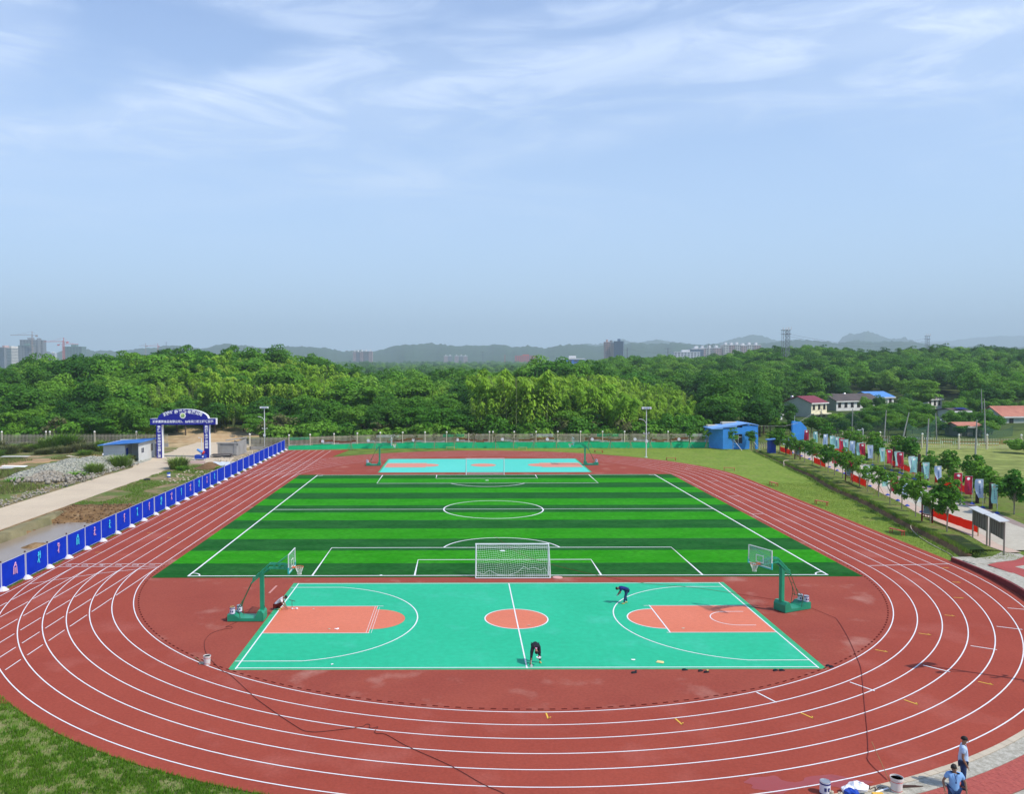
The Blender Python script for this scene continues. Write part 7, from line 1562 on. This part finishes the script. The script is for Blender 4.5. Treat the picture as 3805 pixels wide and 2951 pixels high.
def scatter(name, items, label, cat):
    me = bpy.data.meshes.new(name); n = len(items); me.vertices.add(n); me.vertices.foreach_set('co', np.array([(a[0], a[1], a[2]) for a in items], np.float32).ravel())
    A = lambda nm, ty, arr: me.attributes.new(nm, ty, 'POINT').data.foreach_set('value', arr)
    A('pick', 'INT', [rnd.choice(idx.get(a[3], [0])) for a in items]); A('size', 'FLOAT', [a[4] for a in items]); A('turn', 'FLOAT', [rnd.uniform(0, 6.28) for _ in items])
    o = link(name, me); ng = bpy.data.node_groups.new(name+'_nodes', 'GeometryNodeTree'); ng.interface.new_socket('Geometry', in_out='INPUT', socket_type='NodeSocketGeometry'); ng.interface.new_socket('Geometry', in_out='OUTPUT', socket_type='NodeSocketGeometry')
    gi = ng.nodes.new('NodeGroupInput'); go = ng.nodes.new('NodeGroupOutput'); iop = ng.nodes.new('GeometryNodeInstanceOnPoints'); L = ng.links
    last = gi.outputs[0]; outs = ng.nodes.new('GeometryNodeJoinGeometry')
    def named(nm, ty):
        q = ng.nodes.new('GeometryNodeInputNamedAttribute'); q.data_type = ty; q.inputs['Name'].default_value = nm; return q.outputs['Attribute']
    cmb = ng.nodes.new('ShaderNodeCombineXYZ'); L.new(named('turn', 'FLOAT'), cmb.inputs[2])
    for i_, key in enumerate(order):
        oi = ng.nodes.new('GeometryNodeObjectInfo'); oi.inputs['Object'].default_value = crown_objs[key]; oi.transform_space = 'ORIGINAL'; oi.inputs['As Instance'].default_value = True
        ip = ng.nodes.new('GeometryNodeInstanceOnPoints'); cp_ = ng.nodes.new('FunctionNodeCompare'); cp_.data_type = 'INT'; cp_.operation = 'EQUAL'
        L.new(named('pick', 'INT'), cp_.inputs[2]); cp_.inputs[3].default_value = i_
        L.new(gi.outputs[0], ip.inputs['Points']); L.new(cp_.outputs[0], ip.inputs['Selection']); L.new(oi.outputs['Geometry'], ip.inputs['Instance']); L.new(named('size', 'FLOAT'), ip.inputs['Scale'])
        e2r = ng.nodes.new('FunctionNodeEulerToRotation'); L.new(cmb.outputs[0], e2r.inputs[0]); L.new(e2r.outputs[0], ip.inputs['Rotation'])
        L.new(ip.outputs[0], outs.inputs[0])
    L.new(outs.outputs[0], go.inputs[0]); ng.nodes.remove(iop)
    md_ = o.modifiers.new('scatter', 'NODES'); md_.node_group = ng; tag(o, label, cat, kind='stuff'); return o
scatter('distant_wood', rest_t, 'dense mixed wood covering the slopes behind the school and the valley beyond', 'wood')
# ---- shrubs and undergrowth along the foot of the wood
sh_items = []
for X0, X1, d0, d1, n, kk in ((-60, 480, 146, 152, 40, None), (560, 900, 144, 152, 46, None), (860, 1010, 144, 160, 34, 1), (1000, 1500, 144, 151, 80, 0)):
    for _ in range(n):
        X = rnd.uniform(X0, X1); d = rnd.uniform(d0, d1); x, y = at(X, d)
        if (-46 < x < -27 and y < 124) or y < 104: continue
        sh_items.append((x, y, gh(x, y), kk if kk is not None and rnd.random() < .55 else rnd.choice([0, 0, 1, 1, 2]), rnd.uniform(.7, 1.35), X))
for (x, y, z, vi, s, X) in sh_items:
    nm = ['mid green', 'light green', 'olive brown'][vi]
    t = thing('shrub', (x, y, z), f'{nm} shrub {zone(X, "x", 150)}', 'shrub', rnd.uniform(0, 6.28), f'{nm} shrubs {zone(X, "x", 150)}'); t.scale = (s, s, s*.95); link('crown', CR['shrub'][vi], None, t)
# trees behind the right field and among flags: round young trees
def young(seed, m, R_=.98, H=3.5, base=1.0, ncl=34, per=28, leaf=.16): return broad('crown', seed, m, R_, H, base, ncl, per, leaf, (.22, .40), False, 1.25, False)
YC = [young(31, md), young(32, md, .95, 3.4, 1.2, 22, 32), young(33, lt, .85, 3.5, 1.2, 18, 30), young(34, md, 1.12, 3.7, .95, 44, 42), young(35, md, .8, 3.2, 1.2, 14, 24), young(36, dry, .75, 2.9, 1.3, 9, 12, .12)]
YT = [trunk_mesh('trunk', 2.9, .055, 6, .55, M['palebark'], s, .38) for s in (1, 2)]
def ytree(x, y, z, vi, s, label, group=None, stake=False, sx=1):
    t = thing('young_tree', (x, y, z), label, 'tree', rnd.uniform(0, 6.28), group); t.scale = (s*sx, s*sx, s); link('crown', YC[vi], None, t); link('trunk', YT[vi % 2], None, t)
    if stake:
        mb = MB()
        for a in (0, 2.1, 4.2): mb.tube([(.75*math.cos(a), .75*math.sin(a), 0), (.04*math.cos(a), .04*math.sin(a), 1.25)], .02, 4)
        mb.build('stake', M['wood'], t)
    return t
nr = [(52.61, 30.9, 3, 1.18, 'full dark young tree nearest the camera in front of the long red banner'), (53.3, 34.6, 1, .95, 'young tree beside the nearest red framed display board'), (53.74, 37.8, 0, 1.12, 'young tree left of the nearest red display board'), (54.49, 41.6, 0, .98, 'third full young tree from the notice boards'), (55.04, 44.86, 4, 1.0, 'thin crowned dark young tree on the verge'), (56.02, 49.09, 1, 1.05, 'thin staked young tree with a tripod of poles'), (56.74, 52.91, 2, .8, 'small narrow pale young tree beside the path'),
      (57.43, 56.17, 2, 1.0, 'yellowish thin young tree rising through the torn banner'), (57.9, 59.0, 0, 1.05, 'bushy young tree at the second display board'), (58.58, 62.92, 0, 1.05, 'leafy young tree left of the second display board'), (58.92, 65.85, 4, 1.0, 'sparse young tree mid way along the verge'), (59.6, 69.23, 3, .95, 'darkest full young tree mid way along the verge'), (60.01, 72.52, 1, 1.05, 'thin young tree at the short orange banner'), (60.6, 76.5, 0, 1.0, 'young tree above the left end of the short orange banner'), (60.91, 79.76, 1, 1.0, 'pale stemmed young tree beyond the orange banner'), (61.2, 83.5, 0, .95, 'young tree by the third display board'), (61.3, 86.0, 0, 1.05, 'rounded young tree before the banner by the booth'), (61.78, 91.3, 3, 1.05, 'young tree nearest the dark blue booth'), (62.6, 96.0, 0, 1.0, 'young tree behind the dark blue booth')]
for k, (x, y, vi, s, l) in enumerate(nr): X_, Y_ = UP(x, y); ytree(X_, Y_, float(vz(y)), vi, s, l, None, k == 5)
frr = [(63.65, 38.65, 3, 1.15, 'full young tree on the far side nearest the right edge'), (64.22, 42.02, 0, 1.05, 'young tree behind the nearest pale flags'), (64.9, 45.0, 3, 1.0, 'young tree behind the crimson flags at the right'), (65.9, 48.0, 3, 1.1, 'dark round tree right of the tall pale pole'), (67.6, 51.3, 3, 1.15, 'dark round tree left of the tall pale pole'), (67.8, 56.0, 3, 1.15, 'dark spreading tree behind the narrow teal flag'), (69.2, 62.5, 0, 1.0, 'young tree behind the doubled teal flag'), (71.2, 70.5, 3, 1.2, 'dark leaning bush tree behind the timber frame'), (72.0, 75.0, 3, 1.15, 'dark bush tree left of the timber frame'), (71.5, 79.5, 0, 1.0, 'bush tree behind the single pale blue flag'), (73.2, 84, 3, 1.1, 'dark bush tree behind the red and teal pair'), (73.6, 90, 0, 1.05, 'green bush tree before the camera pole'), (75, 96, 0, 1.1, 'bush tree beside the camera pole'), (74.5, 103, 0, 1.15, 'bush tree left of the leaning poles'), (66.6, 35.5, 0, 1.1, 'young tree at the right edge before the field')]
for x, y, vi, s, l in frr: X_, Y_ = UP(x, y, .25); ytree(X_, Y_, .05, vi, s, l, sx=1.15)
for k, x in enumerate([-7.8, -3.91, -.48, 2.92, 6.27, 9.66, 12.97, 16.69, 19.8, 23.26, 27.17, 32.67, 36.31, 39.72, 43.06, 46.52, 49.81, 52.73]):
    t = ytree(x, fy(x)-1.3+.1*math.sin(k*2)-(1.6 if k in (0,) else 0), 0, 5 if k < 16 else 4, .95, ['sparse staked sapling before the green wall, '+n for n in ('first from the left on the small grass patch', 'behind the far left basketball stand', 'third from the left', 'fourth from the left', 'fifth from the left', 'sixth from the left, left of the first bench', 'seventh from the left', 'eighth from the left', 'ninth from the left, right of the bench', 'tenth from the left', 'eleventh from the left', 'twelfth from the left, behind the far right stand', 'left of the white pole', 'fourteenth, just left of the white pole', 'just right of the white pole', 'sixteenth from the left', 'seventeenth, near the end of the green wall', 'last before the blue hut')][k], 'staked saplings before the green wall', True)
for x, y, l, vi in ((56.4, 97.6, 'propped sapling before the left corner of the blue hut', 2), (59.6, 97.9, 'sapling before the right part of the blue hut', 1)):
    ytree(x, y, 0, vi, 1.0, l); tag(MB().tube([(x+.1, y-.1, 1.7), (x+1.2, y-.9, 0)], .04, 5).build('prop_pole', M['paper']), 'white pole propping the sapling '+('at the left' if vi == 2 else 'at the right')+' of the blue hut', 'pole')
# bushes before the right fence, bushes in the field at the right edge
for k in range(34):
    x = rnd.uniform(96, 122); y = rnd.uniform(80, 96)
    if k >= 14: x, y = rnd.uniform(69.5, 74.5), rnd.uniform(28, 112)
    X, d = dpx(x, y)
    t = thing('bush', (x, y, -.05), 'leafy bush at the back of the right field near the picket fence' if k < 14 else 'low bush in the hedge row behind the flags', 'bush', rnd.uniform(0, 6), 'bushes at the back of the right field' if k < 14 else 'low bushes behind the flags'); s = rnd.uniform(.45, .8) if k < 14 else rnd.uniform(.28, .42); t.scale = (s, s, s*.8); link('crown', CR['shrub'][rnd.randrange(2)], None, t)
# ---- tall weeds and grass
def tuft(name, seed, m, n=140, h=1.2, r=.5, w=.035):
    rng = np.random.default_rng(seed); a = rng.uniform(0, 6.28, n); q = r*np.sqrt(rng.random(n))*.5; b = np.stack([q*np.cos(a), q*np.sin(a), 0*a], -1)
    o = np.stack([np.cos(a), np.sin(a), 0*a], -1)*rng.uniform(.2, 1.0, n)[:, None]*r; hh = h*rng.uniform(.5, 1.0, n)[:, None]
    md_ = b+o*.5+np.array([0, 0, .65])*hh; tp = b+o*1.2+np.array([0, 0, .95])*hh*rng.uniform(.7, 1.05, n)[:, None]; sd = np.stack([-np.sin(a), np.cos(a), 0*a], -1)*w
    v = np.stack([b-sd, b+sd, md_+sd*.8, md_-sd*.8, tp+sd*.15, tp-sd*.15], 1).reshape(-1, 3); f = (np.arange(n)*6)[:, None, None]+np.array([(0, 1, 2, 3), (3, 2, 4, 5)])[None]
    return np_mesh(name, v, f.reshape(-1, 4), m)
gb = M['grass_blade']; TF_ = [tuft('blades', 1, gb, 130, 2.1, 1.5, .06), tuft('blades', 2, dry, 120, 1.7, 1.4, .055), tuft('blades', 3, lt, 130, 1.1, 1.0, .05)]
W_ = [(-57.5, 101.5, 1.55, 0, 'big tall reed clump against the left picket fence'), (-59.8, 100.5, 1.2, 0, 'reed clump left of the big one at the fence'), (-55.3, 101, 1.15, 1, 'brownish reed clump right of the big one'), (-66.5, 96, 1.4, 1, 'brown weed clump before the left fence'), (-70, 92, 1.4, 0, 'green weed clump at the left edge before the fence'), (-63, 94, 1.0, 1, 'low brown weed clump in the waste ground'), (-72.5, 85, 1.3, 1, 'weed clump at the left edge above the earth track'), (-52, 96.5, 1.1, 1, 'weed clump left of the guardhouse'), (-49.5, 98.5, 1.0, 0, 'grass clump behind the guardhouse'),
      (-57.8, 72.5, 1.0, 0, 'bright green reed tuft left of the white boards'), (-51.0, 62.0, 1.0, 2, 'bright grass tuft on the bank above the road'), (-47.0, 59.2, 1.0, 2, 'bright grass tuft at the near end of the stone heap'), (-43.6, 60.2, .85, 2, 'grass tuft in front of the stone heap'), (-38.6, 65.5, .9, 2, 'grass tuft at the foot of the heap by the road'), (-38.2, 70.0, .8, 0, 'second grass tuft by the road before the heap'), (-37.6, 76.8, 1.0, 0, 'green tuft at the far end of the stone heap'), (-28.8, 75.0, .95, 0, 'green shrub clump at the road bend by the tarpaulin'), (-27.5, 73.0, .7, 2, 'small green clump beside the brown mound'), (-22.6, 73.6, .5, 2, 'bright green patch right of the brown mound'), (-56, 57, 1.0, 2, 'grass tuft at the left edge of the bank'), (-60.5, 66, 1.1, 1, 'weedy clump at the left edge'), (-46.5, 80, .6, 1, 'low weed on the stone heap'), (-61, 79, .8, 0, 'grass clump by the earth track at the left')]
for k, (x, y, s, vi, l) in enumerate(W_):
    t = thing('weed_clump', (x, y, gh(x, y)+.1 if x < -37 else 0), l, 'weed clump', k*.7); t.scale = (s, s, s)
    for q in range(3): o = link('blades', TF_[vi], None, t); o.location = (.6*math.cos(q*2.1), .6*math.sin(q*2.1), 0); o.rotation_euler.z = q*2
for k in range(30):
    x, y = rnd.uniform(-76, -48), rnd.uniform(90, 103.5)
    vi = rnd.choice([1, 1, 0]); t = thing('weed_clump', (x, y, gh(x, y)+.1), ('brown' if vi else 'green')+' weed clump in the overgrown strip before the left picket fence', 'weed clump', k*.9, ('brown' if vi else 'green')+' weed clumps before the left fence'); s = rnd.uniform(.45, .95); t.scale = (s*1.2, s*1.2, s)
    for q in range(3): o = link('blades', TF_[vi], None, t); o.location = (.6*math.cos(q*2.1), .6*math.sin(q*2.1), 0); o.rotation_euler.z = q*2
def blades(name, fn, n, h, w, m, seed, label, cat='grass'):
    rng = np.random.default_rng(seed); P = []
    while len(P) < n:
        p = fn(rng)
        if p is not None: P.append(p)
    P = np.array(P); n = len(P); a = rng.uniform(0, 6.28, n); sd = np.stack([np.cos(a), np.sin(a), 0*a], -1)*w; ln = np.stack([np.cos(a*1.7), np.sin(a*1.7), 0*a], -1)*rng.uniform(0, .6, n)[:, None]*h; hh = h*rng.uniform(.4, 1.2, n)
    tp = P+ln+np.stack([0*a, 0*a, hh], -1); v = np.stack([P-sd, P+sd, tp], 1).reshape(-1, 3); me = np_mesh(name, v, np.arange(n*3).reshape(-1, 3), m, tris=True)
    return tag(link(name, me), label, cat, kind='stuff')
def nearpatch(x, y):
    r = math.hypot(x-TC[0], y-TC[1]); return r > 33.02
ng_ = [p for p in ()]
tg = struct(MB().poly([(TC[0]+33.05*math.cos(R(a)), TC[1]+33.05*math.sin(R(a))) for a in range(-90, -141, -2)]+[(-14, -3.6), (-24, -3), (-24, -20), (TC[0], -20)], .012).build('near_grass', M['grass_near']))
def fnear(r):
    x, y = r.uniform(-13, 7), r.uniform(-13.5, -1)
    if math.hypot(x-TC[0], y-TC[1]) < 33.0: return None
    n = math.sin(x*2.9+.8*math.sin(y*3))*math.sin(y*3.7+x*1.1)+.6*math.sin(x*7.1-y*6.3)*math.sin(x*3.3+y*5)+.25*math.sin(x*13)*math.sin(y*11)
    n += .35 if (y < -8 or x > -3) else -.15
    edge = math.hypot(x-TC[0], y-TC[1]) < 33.35
    if n < .12 and not (edge and r.random() < .3) and r.random() > .14: return None
    return (x, y, .0)
blades('grass_tufts', fnear, 56000, .17, .018, leaf_mat('near_blade', (.08, .22, .010), (.17, .29, .025), .3), 4, 'uneven green grass tufts on the thin lawn at the lower left')
def fnear2(r):
    x, y = r.uniform(-13, 7), r.uniform(-13.5, -1)
    return (x, y, .0) if math.hypot(x-TC[0], y-TC[1]) > 33.0 else None
blades('dry_grass', fnear2, 26000, .07, .014, leaf_mat('dry_blade', (.30, .27, .11), (.20, .26, .06), .3), 14, 'short dry grass between the green tufts at the lower left')
def flawn(r):
    y = r.uniform(20, 60); x = r.uniform(46.8, 62)
    a, b, c, d_ = along(DITCH, y)-.6, along(DITCH, y)+.7, along(NEAR, y)-.1, 47.05
    if not (d_ < x < a or b < x < c): return None
    return (x, y, float(vz(y))+.05 if x > b else 0)
blades('lawn_tufts', flawn, 26000, .07, .018, leaf_mat('lawn_blade', (.20, .28, .04), (.30, .36, .07), .45), 5, 'short rough grass on the right lawn and verge')
def fditch(r):
    y = r.uniform(22, 95); x = float(along(DITCH, y))+r.choice([-.42, .62, .62, .5])+r.normal(0, .13); return (x, y, .0 if x < along(DITCH, y) else float(vz(y)))
blades('ditch_grass', fditch, 9000, .30, .03, M['grass_blade'], 6, 'dark grass hanging over both lips of the ditch')
def ffence(r): y = r.uniform(5, 98); return (-18.97+r.normal(0, .16), y, 0) if math.sin(y*1.3)+math.sin(y*.47) > -.2 else None
blades('fence_weeds', ffence, 5000, .22, .02, M['grass_blade'], 7, 'low weeds along the foot of the blue barrier')
def frough(r):
    y = r.uniform(46, 78); x = r.uniform(-29.6, -19.6); return (x, y, 0) if math.sin(x*.8+y*.3)+math.sin(y*.5-x*.35) > -.1 else None
blades('rough_grass', frough, 14000, .18, .03, M['grass_blade'], 8, 'patchy grass between the road and the blue barrier')
def fleft(r):
    x, y = r.uniform(-72, -37.5), r.uniform(50, 103); 
    if heap_h(x, y) > .1 or (-43.5 < x and y > 82): return None
    return (x, y, gh(x, y)+.3*float(sst((-x-36.6)/2.5))*float(sst((75-y)/12))) if math.sin(x*.35+y*.2)+math.sin(y*.33-x*.21) > .1 else None
blades('waste_ground_grass', fleft, 22000, .45, .05, dry, 9, 'dry weeds over the waste ground at the left', 'weeds'); blades('waste_ground_grass', fleft, 12000, .45, .05, M['grass_blade'], 10, 'green weeds over the waste ground at the left', 'weeds')
# ================================================================ HAZE
hz_ = MB().box(-9500, 12500, -900, 13500, -12, 520).build('haze', None) if False else None
hv_ = bpy.data.materials.new('haze_air'); hv_.use_nodes = True; t = hv_.node_tree; t.nodes.clear(); pv = t.nodes.new('ShaderNodeVolumePrincipled'); ou = t.nodes.new('ShaderNodeOutputMaterial')
pv.inputs['Density'].default_value = HAZE_DENSITY; pv.inputs['Color'].default_value = (*HAZE_COLOR, 1); pv.inputs['Anisotropy'].default_value = 0; t.links.new(pv.outputs[0], ou.inputs['Volume'])
o = MB().box(-13000, 14500, -12500, 13500, -14, 560).build('haze', hv_); tag(o, kind='stuff')
